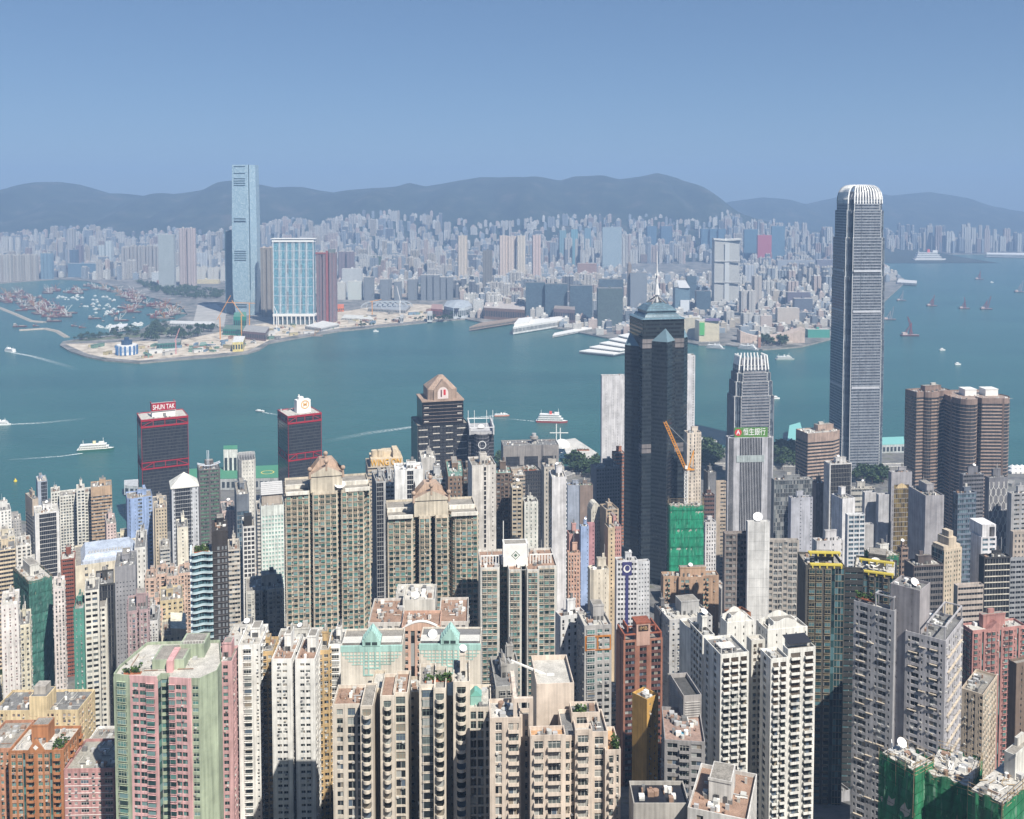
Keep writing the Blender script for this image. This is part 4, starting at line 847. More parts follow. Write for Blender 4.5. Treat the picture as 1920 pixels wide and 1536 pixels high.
def netmat(c):
    k = ('net', c)
    if k in MC: return MC[k]
    m, nt, p = newmat('scaffold_net'); MC[k] = m; tc = N(nt, 'TexCoord').outputs['Object']
    a = N(nt, 'TexNoise', {'Vector': N(nt, 'Mapping', {'Vector': tc, 'Scale': (.5, .5, .06)}).outputs[0], 'Scale': 1.0, 'Detail': 5.0}).outputs[0]
    b = mixc(nt, N(nt, 'MapRange', {0: a, 1: .3, 2: .7}).outputs[0], tuple(x * .5 for x in c), tuple(x * 1.3 for x in c))
    a2 = N(nt, 'TexNoise', {'Vector': N(nt, 'Mapping', {'Vector': tc, 'Scale': (1.3, 1.3, .12)}).outputs[0], 'Scale': 1.0, 'Detail': 4.0}).outputs[0]
    nt.links.new(mixc(nt, N(nt, 'MapRange', {0: a2, 1: .58, 2: .72}).outputs[0], b, tuple(x * .8 + .12 for x in c)), p.inputs['Base Color']); p.inputs['Roughness'].default_value = .85
    tr = N(nt, 'BsdfTransparent'); mx = N(nt, 'MixShader', {0: .9}); nt.links.new(tr.outputs[0], mx.inputs[1]); nt.links.new(p.outputs[0], mx.inputs[2])
    nt.links.new(mx.outputs[0], nt.nodes['Material Output'].inputs[0]); return m
NG = (.015, .17, .075)
SC = 'scaffolded_building'
m0 = start(3)
r_, w_, d_, h_ = scaffold_net(SC, 'green netted building with bamboo and a white dish in the front right corner', (1648, 1716, 1752, 1448), 226, 34, NG, dep=16, seed=3)
dish(r_, w_ * .7, d_ * .75, h_ + 1, 1.5, -1.9, .8)
scaffold_net(SC, 'lower green netted wing running right from the dish roofed one', (1735, 1822, 1842, 1478), 222, 55, NG, dep=12, seed=4)
scaffold_net(SC, 'nearest green netted wing with white sheeted roof at the right edge', (1815, 1880, 1990, 1512), 200, 40, NG, dep=16, seed=6, bare=1)
merge(m0, SC, 'green netted building with bamboo poles and a white dish in the front right corner', 'scaffolded building')
# terracotta roofed block
TC_ = (.60, .57, .53)
def parch(root, w, d, h, B):
    mb = MB(); n = 12; m = wall((.60, .40, .30))
    for i in range(n):
        a, b = i / n, (i + 1) / n; za, zb = h + 2.6 * sin(pi * a), h + 2.6 * sin(pi * b)
        mb.hex8([[(w * a, -.4, h - 1), (w * b, -.4, h - 1), (w * b, .5, h - 1), (w * a, .5, h - 1), (w * a, -.4, za), (w * b, -.4, zb), (w * b, .5, zb), (w * a, .5, za)]], m)
        mb.hex8([[(w * a, -.6, za), (w * b, -.6, zb), (w * b, .8, zb), (w * a, .8, za), (w * a, -.6, za + .4), (w * b, -.6, zb + .4), (w * b, .8, zb + .4), (w * a, .8, za + .4)]], WPAINT)
    mb.build('arched_gable', root)
pt = dict(fg=1, panes=PW, fh=3.1)
m0 = start(5)
T(AP, 'arched salmon centre of the terracotta roofed white block', ca, (752, 755, 824, 1178), 318, 2, (.58, .38, .29), GRES, 'X.8,W2/.8/.6,X1,D2,X1,W2/.8/.6', dep=14, big=0, roof=ROOFT, crown=parch, **pt)
T(AP, 'left wing of the terracotta roofed white block with skylights', ca, (687, 692, 752, 1172), 324, 2, TC_, GRES, 'X.6,W2/.8/.6,X.5,W2/.8/.6,X.6', dep=24, big=0, roof=ROOFT, **pt)
T(AP, 'right wing of the terracotta roofed white block with brown terrace', ca, (822, 824, 876, 1170), 326, 2, TC_, GRES, 'X.6,W2/.8/.6,X.5,W2/.8/.6,X.6', dep=24, big=0, roof=ROOFT, **pt)
T('plant_tower', 'pale lift tower with a large white dish rising from the terracotta roofs', 'plant tower', (752, 757, 814, 1128), 338, 2, (.60, .58, .53), GRES, 'X9', 'X9', dep=16, big=0, parapet=.9, crown=lambda r, w, d, h, B: dish(r, w * .38, 2.2, h, 1.7, -1.7, .7))
T('plant_tower', 'curved pale parapet block behind the lift tower with the dish', 'plant tower', (741, 744, 808, 1116), 358, 2, (.58, .57, .54), GRES, 'X3,W1/.5/.4', 'X9', dep=10, big=0, parapet=.9)
merge(m0, AP, 'white apartment block with terracotta roofs, salmon arch and a lift tower with a dish', ca)
# white and green tower with the diamond sign
def diamond(root, w, d, h, B):
    mb = MB(); mb.box(w * .3, w * .63, 3, 11, h, h + 11.5, WPAINT); mb.box(w * .32, w * .61, 4, 10, h + 11.5, h + 11.52, ROOFC); mb.build('sign_block', root)
    mb = MB(); cx, cz = w * .465, h + 5.8; k = flat((.10, .16, .12))
    for r0, r1 in ((2.3, 1.9), (1.0, .0)):
        for i in range(4):
            a, b = i * pi / 2, (i + 1) * pi / 2
            mb.hex8([[(cx + r * cos(q), yy, cz + r * sin(q)) for yy in (2.9, 2.99) for r, q in ((r0, a), (r0, b), (max(r1, .01), b), (max(r1, .01), a))]], k)
    mb.build('diamond_emblem', root)
    mb = MB()
    for x in (w * .3, w * .63): mb.bar((x, 2.8, h + 5), (x, 2.8, h + 24 if x < w * .5 else h + 13), .18, WPAINT)
    for x0 in (.0, .66): 
        for k2 in range(8): x = w * (x0 + .04 * k2); mb.box(x, x + .5, 6, 6.4, h, h + 4.5, WPAINT)
        mb.box(w * x0, w * (x0 + .31), 5.98, 6.42, h + 4.5, h + 5, WPAINT)
    mb.build('white_pergola', root, kind='stuff')
T(AP, 'white tower with green windows and a black diamond emblem on its roof block', ca, (897, 902, 1043, 1068), 420, 2, (.62, .61, .57), GTEAL, 'X.4,V2.2/.8/.6,V2.2/.8/.6,V2.2/.8/.6,X.6', 'X3', fg=1, fh=3.05,
  poly=[(0, 0), (.235, 0), (.235, .4), (.37, .4), (.37, -.12), (.52, -.12), (.53, .3), (.6, .3), (.61, -.14), (.75, -.14), (.75, 0), (1, 0), (1, .8), (0, .8)], tc=(.50, .44, .36), panes=(GTEAL, (.5, .46, .4)), crown=diamond, big=0, roof=ROOFT, dep=28, ac=.1)
# tan twin towers with pediment roofs
def pediment(root, w, d, h, B):
    m = wall((.42, .31, .24)); c = B['wm']; mb = MB(); x0, x1 = w * .29, w * .67; y0, y1 = d * .05, d * .5
    mb.box(x0, x1, y0, y1, h, h + 9, c); mb.box(x0 - .5, x1 + .5, y0 - .5, y1 + .5, h + 9, h + 10, c); mb.build('plant_room', root)
    r = MB(); A = [(x0 - .5, y0 - .5), (x1 + .5, y0 - .5)]; mx = (x0 + x1) / 2; zt = h + 10
    r.face([(*A[0], zt), (*A[1], zt), (mx, y0 - .5, zt + 4.5)], c)
    for s in (-1, 1):
        e = x0 - .5 if s < 0 else x1 + .5
        F_ = [(e, y0 - .5, zt), (mx, y0 - .5, zt + 4.5), (mx, y1 + .5, zt + 4.5), (e, y1 + .5, zt)]; r.face(F_ if s < 0 else F_[::-1], m)
        r.face([(e, y0 + 4, zt + .1), (e, y1, zt + .1), (e + (mx - e) * .15, y1, zt + 6), (e + (mx - e) * .15, y0 + 4, zt + 6)], m)
    r.prism([(x0, y0 + 5), (x1, y0 + 5), (x1, y1), (x0, y1)], zt, zt + 6.5, m, None, [(mx - 3.5, y0 + 6), (mx + 3.5, y0 + 6), (mx + 3.5, y1 - 1), (mx - 3.5, y1 - 1)]); r.build('pediment_roof', root)
    for xx, yy, zz in ((x0 - .3, y0, zt), (x1 + .3, y0, zt), (mx, y0 + 9, zt + 6), (mx, y0, zt + 4)):
        o = MB(); o.cyl(xx, yy, zz - 2, zz + 2.2, .8, m, 8, .6); o.sphere((xx, yy, zz + 3.2), 1.3, m); o.build('stone_ball', root)
    for xa, xb in ((0, .27), (.7, 1)):
        for y0_, y1_, z_ in ((-.3, d * .03, 1.8), (d * .35, d * .39, 2.2)): b = MB(); b.box(w * xa, w * xb, y0_, y1_, h, h + z_, wall((.72, .69, .62))); b.build('parapet', root)
TT = 'X.35,V2.6/.92/.66,A1/.6/.45,V2.6/.92/.66,X.35'
tp = dict(fg=1, fh=3.0, roof=ROOFC, tc=(.50, .42, .33), panes=(GTEAL, (.5, .42, .32)), big=None, crown=pediment, ac=.1)
tanroot = T(AP, 'left of two tan towers with brown pediment roof and big white dish', ca, (531, 536, 694, 930), 450, 1, (.58, .52, .42), GTEAL, TT, 'X1,V2/.8/.6,X.6', poly=[(0, .1), (0, .04), (.27, .04), (.27, .3), (.32, .3), (.32, 0), (.6, 0), (.6, .3), (.66, .3), (.66, .02), (.92, .02), (.92, .12), (1, .12), (1, .9), (0, .9)], dep=34, **tp)[0]
T(AP, 'right of two tan towers with brown pediment roof and twin blank stalks', ca, (722, 728, 896, 974), 455, 1, (.58, .52, .42), GTEAL, TT, 'X1,V2/.8/.6,X.6', poly=[(0, .05), (.26, .05), (.35, .3), (.35, 0), (.46, 0), (.46, .3), (.53, .3), (.53, 0), (.66, 0), (.66, .3), (.75, .05), (1, .05), (1, .9), (0, .9)], dep=34, **tp)
dish(tanroot, 29, 2, (at_y(536, 930, wy(450))[2] - ground(wy(450)) + 3) + .5, 2.9, -1.6, .5)
# ------------------------------------------------------------------ middle ground, western half
A, O, B_ = AP, OF, 'commercial_block'
PLAIN = 'X1,W2/.6/.5'; DW = 'X.6,W2.2/.75/.55'
RIB = 'R6/.6/.55'
def TA(label, px, Y, th, wc, gl, F, L=None, **k): return T(k.pop('name', A), label, k.pop('cat', ca), px, Y, th, wc, gl, F, L, **k)
def TO(label, px, Y, th, wc, gl, F, L=None, **k): k.setdefault('fh', 3.8); return T(k.pop('name', O), label, k.pop('cat', co), px, Y, th, wc, gl, F, L, **k)
TO('dark glass office with beige upper storeys at the left waterfront', (27, 61, 71, 938), 900, 40, (.50, .42, .34), GGREY, 'R6/.6/.6', 'R6/.6/.7', tc=(.09, .09, .10), topblank=16, ac=0, dep=26)
TO('thin blue grey tower with stepped roof mast left of the white grid flats', (68, 71, 88, 905), 950, 20, (.36, .40, .47), GBLK, 'X2,G4', 'X3', big=1, dishp=0)
TO('white walled tower with a black glass front and sloping roof', (57, 66, 110, 966), 760, 14, (.70, .69, .68), GBLK, 'X4,G18,X2.5', 'X9', dep=24, roof=ROOFL, dishp=1)
m0 = start(4)
for i, (p, Y, lab) in enumerate([((94, 96, 112, 925), 880, 'left narrow bay of the white grid flats with dark windows'), ((111, 112, 144, 932), 860, 'middle bay of the white grid flats with dark windows'), ((143, 144, 158, 920), 850, 'bay with a green roof hut on the white grid flats'), ((157, 158, 171, 926), 862, 'right end bay of the white grid flats with dark windows')]):
    TA(lab, p, Y, 2, (.66, .65, .60), GRES, 'X.5,W2.2/.8/.6', dep=18, group='white grid flats', big=i in (0, 2), fh=2.9)
merge(m0, AP, 'white grid flats with dark windows and a green roof hut by the left shore', ca)
TO('brown and tan striped slab beside the white grid flats', (170, 171, 209, 916), 850, 4, (.46, .33, .22), GRES, 'R5/.6/.5', dep=20, fh=3.2, topblank=8)
TA('small pinkish block in front of the tan striped slab', (197, 200, 217, 985), 800, 10, (.60, .48, .45), GRES, PLAIN, fh=2.9)
TA('white block cut by the left edge above the tan ribbon offices', (-20, -14, 20, 962), 850, 6, WHITE, GRES, 'X1,W2/.6/.5')
TA('cream low flats at the left edge below the white block', (-20, -10, 27, 1012), 780, 4, (.66, .60, .48), GRES, 'X.8,W2/.7/.5', ac=.3)
TO('tan ribbon office with dark stripes at the left edge', (-20, -8, 28, 1036), 660, 4, (.62, .52, .38), GBLK, 'R6/.6/.55', fh=3.3)
TA('white flats with busy windows next to the tan ribbon office', (27, 31, 57, 1026), 670, 8, (.68, .66, .62), GRES, DW, ac=.4, fh=2.9)
def marketroof(root, w, d, h, B):
    mb = MB(); m = wall((.50, .56, .66), .5)
    mb.prism([(w * .08, d * .05), (w * .95, d * .05), (w * .95, d * .9), (w * .08, d * .9)], h, h + 5, m, None, [(w * .15, d * .2), (w * .85, d * .2), (w * .85, d * .85), (w * .15, d * .85)]); mb.box(w * .1, w * .6, d * .04, d * .12, h, h + 3, wall((.55, .6, .7)))
    for k in range(12): mb.box(w * (.2 + .045 * k), w * (.23 + .045 * k), d * .25, d * .32, h + 5, h + 6.2, METAL)
    mb.build('metal_roof', root)
m0 = start(3)
TO('broad cream block with a pale blue metal roof', (138, 142, 266, 1064), 640, 6, (.66, .60, .48), GGREY, 'X6,W3/.7/.5,X12,W3/.6/.4', 'X9', dep=46, crown=marketroof, big=None, fh=4.5)
TO('grey slab attached to the cream block with the blue roof', (214, 216, 253, 1066), 600, 6, (.30, .30, .32), GBLK, 'A2/.3/.3', 'X9', dep=30, topblank=9, fh=3.2)
TO('white side wing of the blue roofed block, seen edge on', (252, 253, 272, 1030), 640, 8, (.66, .65, .62), GRES, 'X2,W1.5/.5/.5', dep=40)
merge(m0, B_, 'broad cream block with a pale blue metal roof and an attached grey slab', 'commercial block', 'block')
TA('red brown narrow block with dark ribbon windows', (113, 115, 139, 1052), 640, 6, (.26, .09, .06), GBLK, 'X.5,R5/.6/.4,X.5', dep=16, big=1)
scaffold_net(SC, 'dark green netted tower among the left flats', (24, 54, 98, 1092), 560, 42, (.04, .15, .12), 'box', 20, seed=11, pole=4, top=1.2, bare=1)
TO('periwinkle blue tower with a grey window strip', (229, 239, 285, 938), 800, 12, (.30, .40, .62), GGREY, 'X5,A1.2/.4/.4,X3,R5/.6/.55,X1', 'X3,A1/.4/.4,X3', poly=[(0, .1), (.12, 0), (.62, 0), (.66, .06), (1, .06), (1, .9), (0, .9)], dep=26, fh=3.4)
TA('beige block between the blue tower and the white pyramid tower', (285, 287, 312, 945), 870, 4, (.62, .55, .46), GRES, PLAIN)
TA('tan block with a shaded stripe below the white pyramid tower', (285, 291, 312, 956), 780, 4, (.52, .44, .33), GRES, 'X.6,W2/.6/.5')
def pyr(root, w, d, h, B):
    mb = MB(); mb.prism([(-1, -1), (w + 1, -1), (w + 1, d + 1), (-1, d + 1)], h, h + .8, WPAINT); mb.prism([(-1.2, -1.2), (w + 1.2, -1.2), (w + 1.2, d + 1.2), (-1.2, d + 1.2)], h + .8, h + 11.5, wall((.76, .74, .66), .5), None, [(w / 2 - .1, d / 2 - .1), (w / 2 + .1, d / 2 - .1), (w / 2 + .1, d / 2 + .1), (w / 2 - .1, d / 2 + .1)]); mb.build('pyramid_roof', root)
TO('dark glass tower with a white pyramid roof', (312, 322, 371, 917), 820, 12, (.55, .57, .60), GBLK, 'X1.5,W1.6/.6/.5,G16,W1.6/.6/.5,X3,W1.6/.6/.5,X1', 'G5', big=None, crown=pyr, dep=24)
TA('narrow tan and white tower below the white pyramid tower', (326, 333, 352, 992), 700, 8, (.70, .66, .56), GRES, 'X2,A1.2/.5/.4,X2', 'X3,A1/.4/.4', fh=3, tc=None)
TA('small grey block below the periwinkle tower', (297, 301, 318, 1032), 690, 8, (.48, .47, .45), GRES, 'R3/.6/.45')
def bows(root, w, d, h, B):
    mb = MB(); m = flat((.62, .66, .72), .4); n = 10
    for yy in (4, 9):
        for i in range(n):
            a, b = -1 + 2 * i / n, -1 + 2 * (i + 1) / n; mb.bar((w / 2 + w * .55 * a, yy, h + 4 + 2.2 * a * a), (w / 2 + w * .55 * b, yy, h + 4 + 2.2 * b * b), .35, m)
    for x in (w * .42, w * .5): mb.bar((x, 6, h), (x, 6, h + 19), .25, m)
    for x in (w * .3, w * .65): mb.bar((x, 6.2, h), (x, 6.2, h + 4.5), .3, m)
    mb.build('antenna', root)
TO('dark tower with green bands and a bow shaped antenna', (367, 373, 412, 884), 900, 10, (.13, .12, .12), [(.05, .14, .09), (.10, .20, .13), (.02, .05, .04)], 'X1,R7/.6/.5,X1.6,R7/.6/.5,X1', 'X9', crown=bows, dep=24, dishp=0, roof=ROOFG)
def lattice(root, w, d, h, B):
    mb = MB()
    for x in np.linspace(0, w, 7): mb.bar((x, 4, h), (x, 4, h + 6), .15, METAL); mb.bar((x, 14, h), (x, 14, h + 6), .15, METAL); mb.bar((x, 4, h + 6), (x, 14, h + 6), .15, METAL)
    for yy in np.linspace(4, 14, 5): mb.bar((0, yy, h + 6), (w, yy, h + 6), .15, METAL)
    mb.build('roof_lattice', root)
TO('white eight sided tower with a lattice roof cage', (445, 449, 479, 866), 900, 6, (.68, .66, .60), GGREY, 'X1.2,W1.3/.5/.35', poly='cham', crown=lattice, big=None, dep=22)
TA('pinkish block left of the dark grey blue tower', (414, 417, 440, 960), 820, 6, (.58, .46, .42), GRES, 'X1.5,A1/.4/.4')
TO('dark blue grey tower with a concrete head', (440, 444, 466, 930), 770, 8, (.16, .18, .21), GBLUE, 'G6', 'X3', topblank=14, tc=(.3, .3, .3))
TO('slim white gridded tower with a black box on top', (453, 456, 477, 990), 640, 6, (.70, .69, .67), GBLK, 'X.3,W2.6/.85/.72', 'X2', crown=lambda r, w, d, h, B: (lambda m: (m.box(w * .1, w * .8, 2, 10, h, h + 8, flat((.03, .03, .03))), m.build('black_plant_box', r)))(MB()), dishp=1, fh=3.4)
def wavy():
    x, y, zt, w, d, t = place((357, 374, 427, 1000), 425, 16); zb = ground(y) - 3; h = zt - zb; root = empty(A, (x, y, zb), t, 'black glass tower with white wavy balcony rims and a planted roof', ca); OCC.append((x, y, t, w, 22))
    TBLK = [(.02, .05, .06), (.04, .10, .13), (.012, .02, .025), (.07, .15, .18)]
    mb = MB(); mb.box(w * .42, w, .6, 20, 0, h, wall((.05, .045, .045))); mb.build('wall', root)
    fl = MB(); 
    for z in np.arange(3.4, h - 8, 3.4): fl.ubox([(w * .44, w - .4, z, z + .25, .02, .45)], (0, .6), (1, 0), (0, -1), wall((.14, .13, .13))); fl.ubox([(w * .62, w * .7, z + .8, z + 2.6, .0, .06), (w * .78, w * .84, z + .8, z + 2.6, .0, .06), (w * .9, w * .96, z + .8, z + 2.6, .0, .06)], (0, .6), (1, 0), (0, -1), flat((.20, .22, .24), .2))
    fl.build('floor_band', root)
    g = MB(); hh = h - 11; n = 12; prof = [(-w * .28 + (w * .72) * i / n, .4 - .7 * sin(2.6 * pi * i / n)) for i in range(n + 1)]
    gm = glass(TBLK, (.25, .32, .34), .06, .0)
    for i in range(n): a, b = prof[i], prof[i + 1]; g.addq([(*a, 0), (*b, 0), (*b, hh), (*a, hh)], [[0, 1, 2, 3]], gm, [(i * 2, 0), (i * 2 + 2, 0), (i * 2 + 2, hh / 3.4), (i * 2, hh / 3.4)])
    g.addq([(prof[0][0], 14, 0), (*prof[0], 0), (*prof[0], hh), (prof[0][0], 14, hh)], [[0, 1, 2, 3]], gm, [(0, 0), (8, 0), (8, hh / 3.4), (0, hh / 3.4)])
    top = prof + [(w * .44, 14), (prof[0][0], 14)]; g.face([(*p, hh) for p in top], ROOFL); g.build('window', root, kind='stuff')
    rim = flat((.62, .70, .72), .3); k = 0
    for z in np.arange(3.4, hh + 1, 3.4):
        r = MB(); amp = 1.1 + .2 * sin(k)
        pts = [(-w * .29 + (w * .74) * i / n, .0 - amp * (.6 + .6 * sin(2.6 * pi * i / n + .4))) for i in range(n + 1)]
        for i in range(n):
            a, b = pts[i], pts[i + 1]; r.hex8([[(*a, z - .3), (*b, z - .3), (b[0], 1.6, z - .3), (a[0], 1.6, z - .3), (*a, z), (*b, z), (b[0], 1.6, z), (a[0], 1.6, z)]], rim)
            r.hex8([[(*a, z + .01), (*b, z + .01), (b[0], b[1] + .1, z + .01), (a[0], a[1] + .1, z + .01), (*a, z + 1), (*b, z + 1), (b[0], b[1] + .1, z + 1), (a[0], a[1] + .1, z + 1)]], flat((.42, .54, .58), .2))
        r.box(-w * .29 - .9, -w * .29, -.5, 13, z - .29, z + .7, rim); r.build('balcony', root); k += 1
    planter(root, -w * .2, w * .3, 1.5, 10, hh, 90); clutter(root, [(w * .45, 1), (w, 1), (w, 19), (w * .45, 19)], h, random.Random(2), wall(BLACK), 1, 0)
wavy()
TO('cream office with window bands right of the black wavy tower', (426, 429, 449, 1034), 600, 6, (.55, .51, .45), GRES, 'R4/.6/.5', fh=3.3)
m0 = start(4)
for i, (a, b, yy, lab) in enumerate([(271, 292, 1088, 'leftmost bay of the salmon flats'), (291, 312, 1080, 'second bay of the salmon flats, with a roof hut'), (311, 334, 1084, 'third bay of the salmon flats below the tan tower'), (333, 358, 1078, 'rightmost bay of the salmon flats touching the black wavy tower')]):
    TA(lab, (a, a + 2, b, yy), 560 + 6 * (i % 2), 3, (.58, .43, .35), GRES, 'A1.4/.6/.5,X.6,V2/.7/.5,X.6', ac=.5, dep=16, group='salmon flats', fh=2.8)
merge(m0, AP, 'salmon flats with four bays and roof huts left of the black wavy tower', ca)
TO('black glass block with cluttered roof below the cream blue roofed block', (164, 180, 212, 1100), 480, 22, (.06, .06, .06), GBLK, 'G6', 'G6', ac=0, dep=22)
m0 = start(3)
TA('slim tower with a teal side strip and a white stepped core', (138, 139, 156, 1146), 432, 10, (.09, .26, .21), GTEAL, 'X.7,A1.3/.5/.45,X.9', 'X3', dep=18, fg=1, panes=PW)
TA('tall white core with ribbed balconies beside the teal strip', (154, 160, 184, 1112), 440, 10, (.68, .66, .60), GRES, 'L2/.5/.5,X.5,L2/.5/.5,X.4', 'X3', fg=1, panes=PW, dep=18)
TA('white slim tower with a yellow lower strip', (182, 184, 197, 1142), 470, 8, (.66, .64, .58), GRES, 'L2/.5/.5,X.4', dep=12)
merge(m0, AP, 'slim white tower with a teal front strip and a yellow lower strip', ca)
TA('purple grey tower with a stepped planted roof', (217, 240, 277, 1150), 450, 20, (.40, .30, .31), GRES, 'X.5,A1.4/.6/.5,X.4,V2/.75/.6,X.5', 'X.4,V2/.75/.6,A1.3/.6/.5', poly='H', fg=1, panes=PW, ac=.4, fh=2.9)
TA('white and pink window tower at the left edge', (-25, 3, 33, 1140), 450, 22, (.70, .67, .65), GRES, 'X.8,A1.3/.5/.4,X.6', 'X.8,A1.3/.5/.4', fg=1, panes=((GRES), (.6, .4, .4)), ac=.3)
TA('yellowish white block beside the green netted tower', (33, 36, 55, 1176), 470, 6, (.66, .62, .50), GRES, 'X.6,W1.6/.6/.5', ac=.3)
TA('white pink flats behind the green netted tower', (97, 101, 120, 1108), 530, 10, (.68, .62, .60), GRES, 'X.6,W1.6/.6/.5', ac=.4)
TA('ochre stepped block below the salmon flats', (296, 301, 342, 1130), 505, 10, (.55, .46, .30), GRES, 'X1,W2.4/.7/.45', ac=.2)
TA('salmon pink block left of the ochre block', (277, 280, 304, 1146), 500, 8, (.60, .42, .34), GRES, PLAIN, ac=.4)
TA('pale grey narrow block in front of the salmon pink block', (277, 279, 295, 1168), 480, 6, (.58, .58, .58), GRES, 'X.5,A1.3/.5/.4', ac=.3)
def slant(root, w, d, h, B):
    mb = MB(); mb.hex8([[(w * .4, 0, h), (w, 0, h), (w, d * .8, h), (w * .4, d * .8, h), (w * .36, -.4, h + 5), (w + .3, -.4, h + 3.4), (w + .3, d * .8, h + 5.4), (w * .36, d * .8, h + 7)]], wall((.66, .62, .50))); mb.build('slanted_roof_block', root)
TA('cream low block with a slanted roof slab', (298, 304, 348, 1196), 470, 8, (.68, .63, .50), GRES, 'X1,W2/.6/.5', crown=slant, big=0)
TA('cream yellow apartment block with stepped roof hut', (-30, -12, 146, 1336), 400, 1, (.72, .58, .36), GRES, 'X.8,W2/.75/.5,X.5,W2/.75/.5,X1,A1/.5/.4,X1.4', fg=1, ac=.4, panes=(GRES, (.55, .35, .3)), big=0, roof=ROOFG, dep=20,
   crown=lambda r, w, d, h, B: (lambda m: (m.box(w * .43, w * .64, -.36, 10, h - 2, h + 8, B['wm']), m.box(w * .44, w * .63, 0, 9.6, h + 8, h + 8.02, ROOFG), m.box(w * .46, w * .6, 2, 8, h + 8, h + 12, wall((.45, .42, .38))), m.build('stair_head', r)))(MB()))
def bgable(root, w, d, h, B):
    mb = MB(); m = B['wm']; c = w * .5
    mb.face([(c - 4, -.45, h), (c + 4, -.45, h), (c, -.45, h + 6)], m); mb.face([(c - 4, .3, h), (c - 4, -.45, h), (c, -.45, h + 6), (c, .3, h + 6)], m); mb.face([(c + 4, -.45, h), (c + 4, .3, h), (c, .3, h + 6), (c, -.45, h + 6)], m); mb.face([(c + 4, .3, h), (c - 4, .3, h), (c, .3, h + 6)], m)
    mb.build('brick_gable', root); mb = MB(); mb.face([(c - 1.1, -.5, h + 2.3), (c, -.5, h + 1.2), (c + 1.1, -.5, h + 2.3), (c, -.5, h + 3.4)], WPAINT); mb.build('diamond_window', root)
    planter(root, w * .75, w * .98, 2, 8, h)
m0 = start(2)
TA('orange brick apartment block with a pointed gable', (10, 18, 118, 1412), 322, 2, (.42, .19, .09), GTEAL, 'X.4,W2/.8/.6,X.3,W2/.8/.6,D1,X.6,B2.6,X.6', fg=1, ac=.3, panes=(GTEAL, (.5, .4, .3)), crown=bgable, tc=(.50, .28, .18), big=1, dep=18, roof=ROOFL)
TA('orange brick wing at the left edge beside the gabled block', (-40, -36, 19, 1408), 330, 2, (.48, .25, .16), GTEAL, 'X.6,W2/.7/.5', fg=1, ac=.3, panes=(GTEAL, (.5, .4, .3)), big=0)
merge(m0, AP, 'orange brick apartment block with a pointed gable at the lower left', ca)
TA('dusty pink block with a flat concrete roof and white string courses', (118, 122, 212, 1446), 322, 2, (.50, .28, .27), GRES, 'X.8,W1.8/.7/.45,X.6,W1.8/.7/.45,X.8,W3.4/.9/.55', fg=1, ac=.5, tc=(.55, .32, .31), panes=PW, roof=wall((.34, .33, .29)), big=0, dep=22, fh=3.1,
   crown=lambda r, w, d, h, B: (lambda m: (m.ubox([(0, w, z, z + .22, .35, .45) for z in np.arange(h % 3.1, h, 3.1)], (0, 0), (1, 0), (0, -1), WPAINT), m.build('string_course', r)))(MB()))
TA('white rooftop house above the dusty pink block', (154, 160, 210, 1402), 362, 2, WHITE, GRES, 'X1,W1.6/.6/.5,X1', big=0, dep=16)
# behind the tan towers
TO('white tower with pale teal windows and a slatted roof screen', (486, 490, 531, 952), 640, 4, (.68, .72, .68), [(.30, .46, .42), (.22, .36, .34), (.40, .56, .52)], 'X.5,W1.7/.75/.6', 'X4', topblank=6, fh=3.1, big=1, crown=lambda r, w, d, h, B: (lambda m: ([m.hex8([[(0, 4 + k * 1.5, h + 8 + k), (w, 4 + k * 1.5, h + 8 + k), (w, 5.2 + k * 1.5, h + 8.8 + k), (0, 5.2 + k * 1.5, h + 8.8 + k), (0, 4 + k * 1.5, h + 8.2 + k), (w, 4 + k * 1.5, h + 8.2 + k), (w, 5.2 + k * 1.5, h + 9 + k), (0, 5.2 + k * 1.5, h + 9 + k)]], METAL) for k in range(7)], m.box(.5, w - .5, 5, 12, h, h + 8, wall((.4, .35, .3))), m.build('roof_screen', r)))(MB()), seed=2)
TA('grey white stepped flats with a concrete roof hut beside the tan towers', (454, 462, 530, 1112), 490, 10, (.52, .51, .47), GRES, 'X.5,V2.2/.75/.6,A1.2/.5/.4', poly='H', fg=1, ac=.3, panes=PW, fh=2.9)
TA('beige office between the teal windowed tower and the grey flats', (480, 483, 494, 965), 720, 6, (.58, .55, .50), GRES, 'R3/.5/.5')
TO('slanting dark glass tower behind the left tan tower', (698, 706, 722, 906), 600, 14, (.40, .40, .40), GBLK, 'G4,X1', 'X.8,G3', fh=3.2)
TO('grey and white stacked tower left of the white block with a dark slot', (718, 722, 740, 912), 640, 8, (.55, .56, .56), GRES, 'X.6,R3/.6/.5', fh=3.2)
TO('white block with a tall dark vertical slot', (736, 741, 792, 884), 620, 5, (.74, .74, .73), GBLK, 'X9,G5,X7', 'X9', fh=3.4, dep=18, roof=wall((.7, .7, .7)))
TO('pale concrete core tower in front of the black granite tower', (784, 790, 816, 862), 720, 8, (.48, .46, .43), GGREY, 'X9', 'X9', big=1, dishp=0)
TO('grey glass offices between the dark slot block and the brown flats', (792, 800, 838, 900), 660, 6, (.45, .46, .47), GBLUE, 'R4/.6/.6,X1', fh=3.3)
TA('brown apartment tower with a green glass roof deck', (836, 841, 871, 896), 640, 6, (.24, .17, .13), GRES, 'X.6,W2.2/.7/.55', roof=wall((.16, .28, .24)), fh=3.1)
TA('dark brown stack left of the tall pale tower', (868, 870, 884, 886), 600, 6, (.17, .13, .11), GRES, 'L2/.4/.5,X.5')
TA('tall pale grey tower with a dark window seam and roof crane', (878, 886, 929, 876), 560, 10, (.60, .57, .53), GBLK, 'X6,A1.4/.8/.8,X3,A1/.5/.35,X1', 'X9', fh=3.2, dep=22)
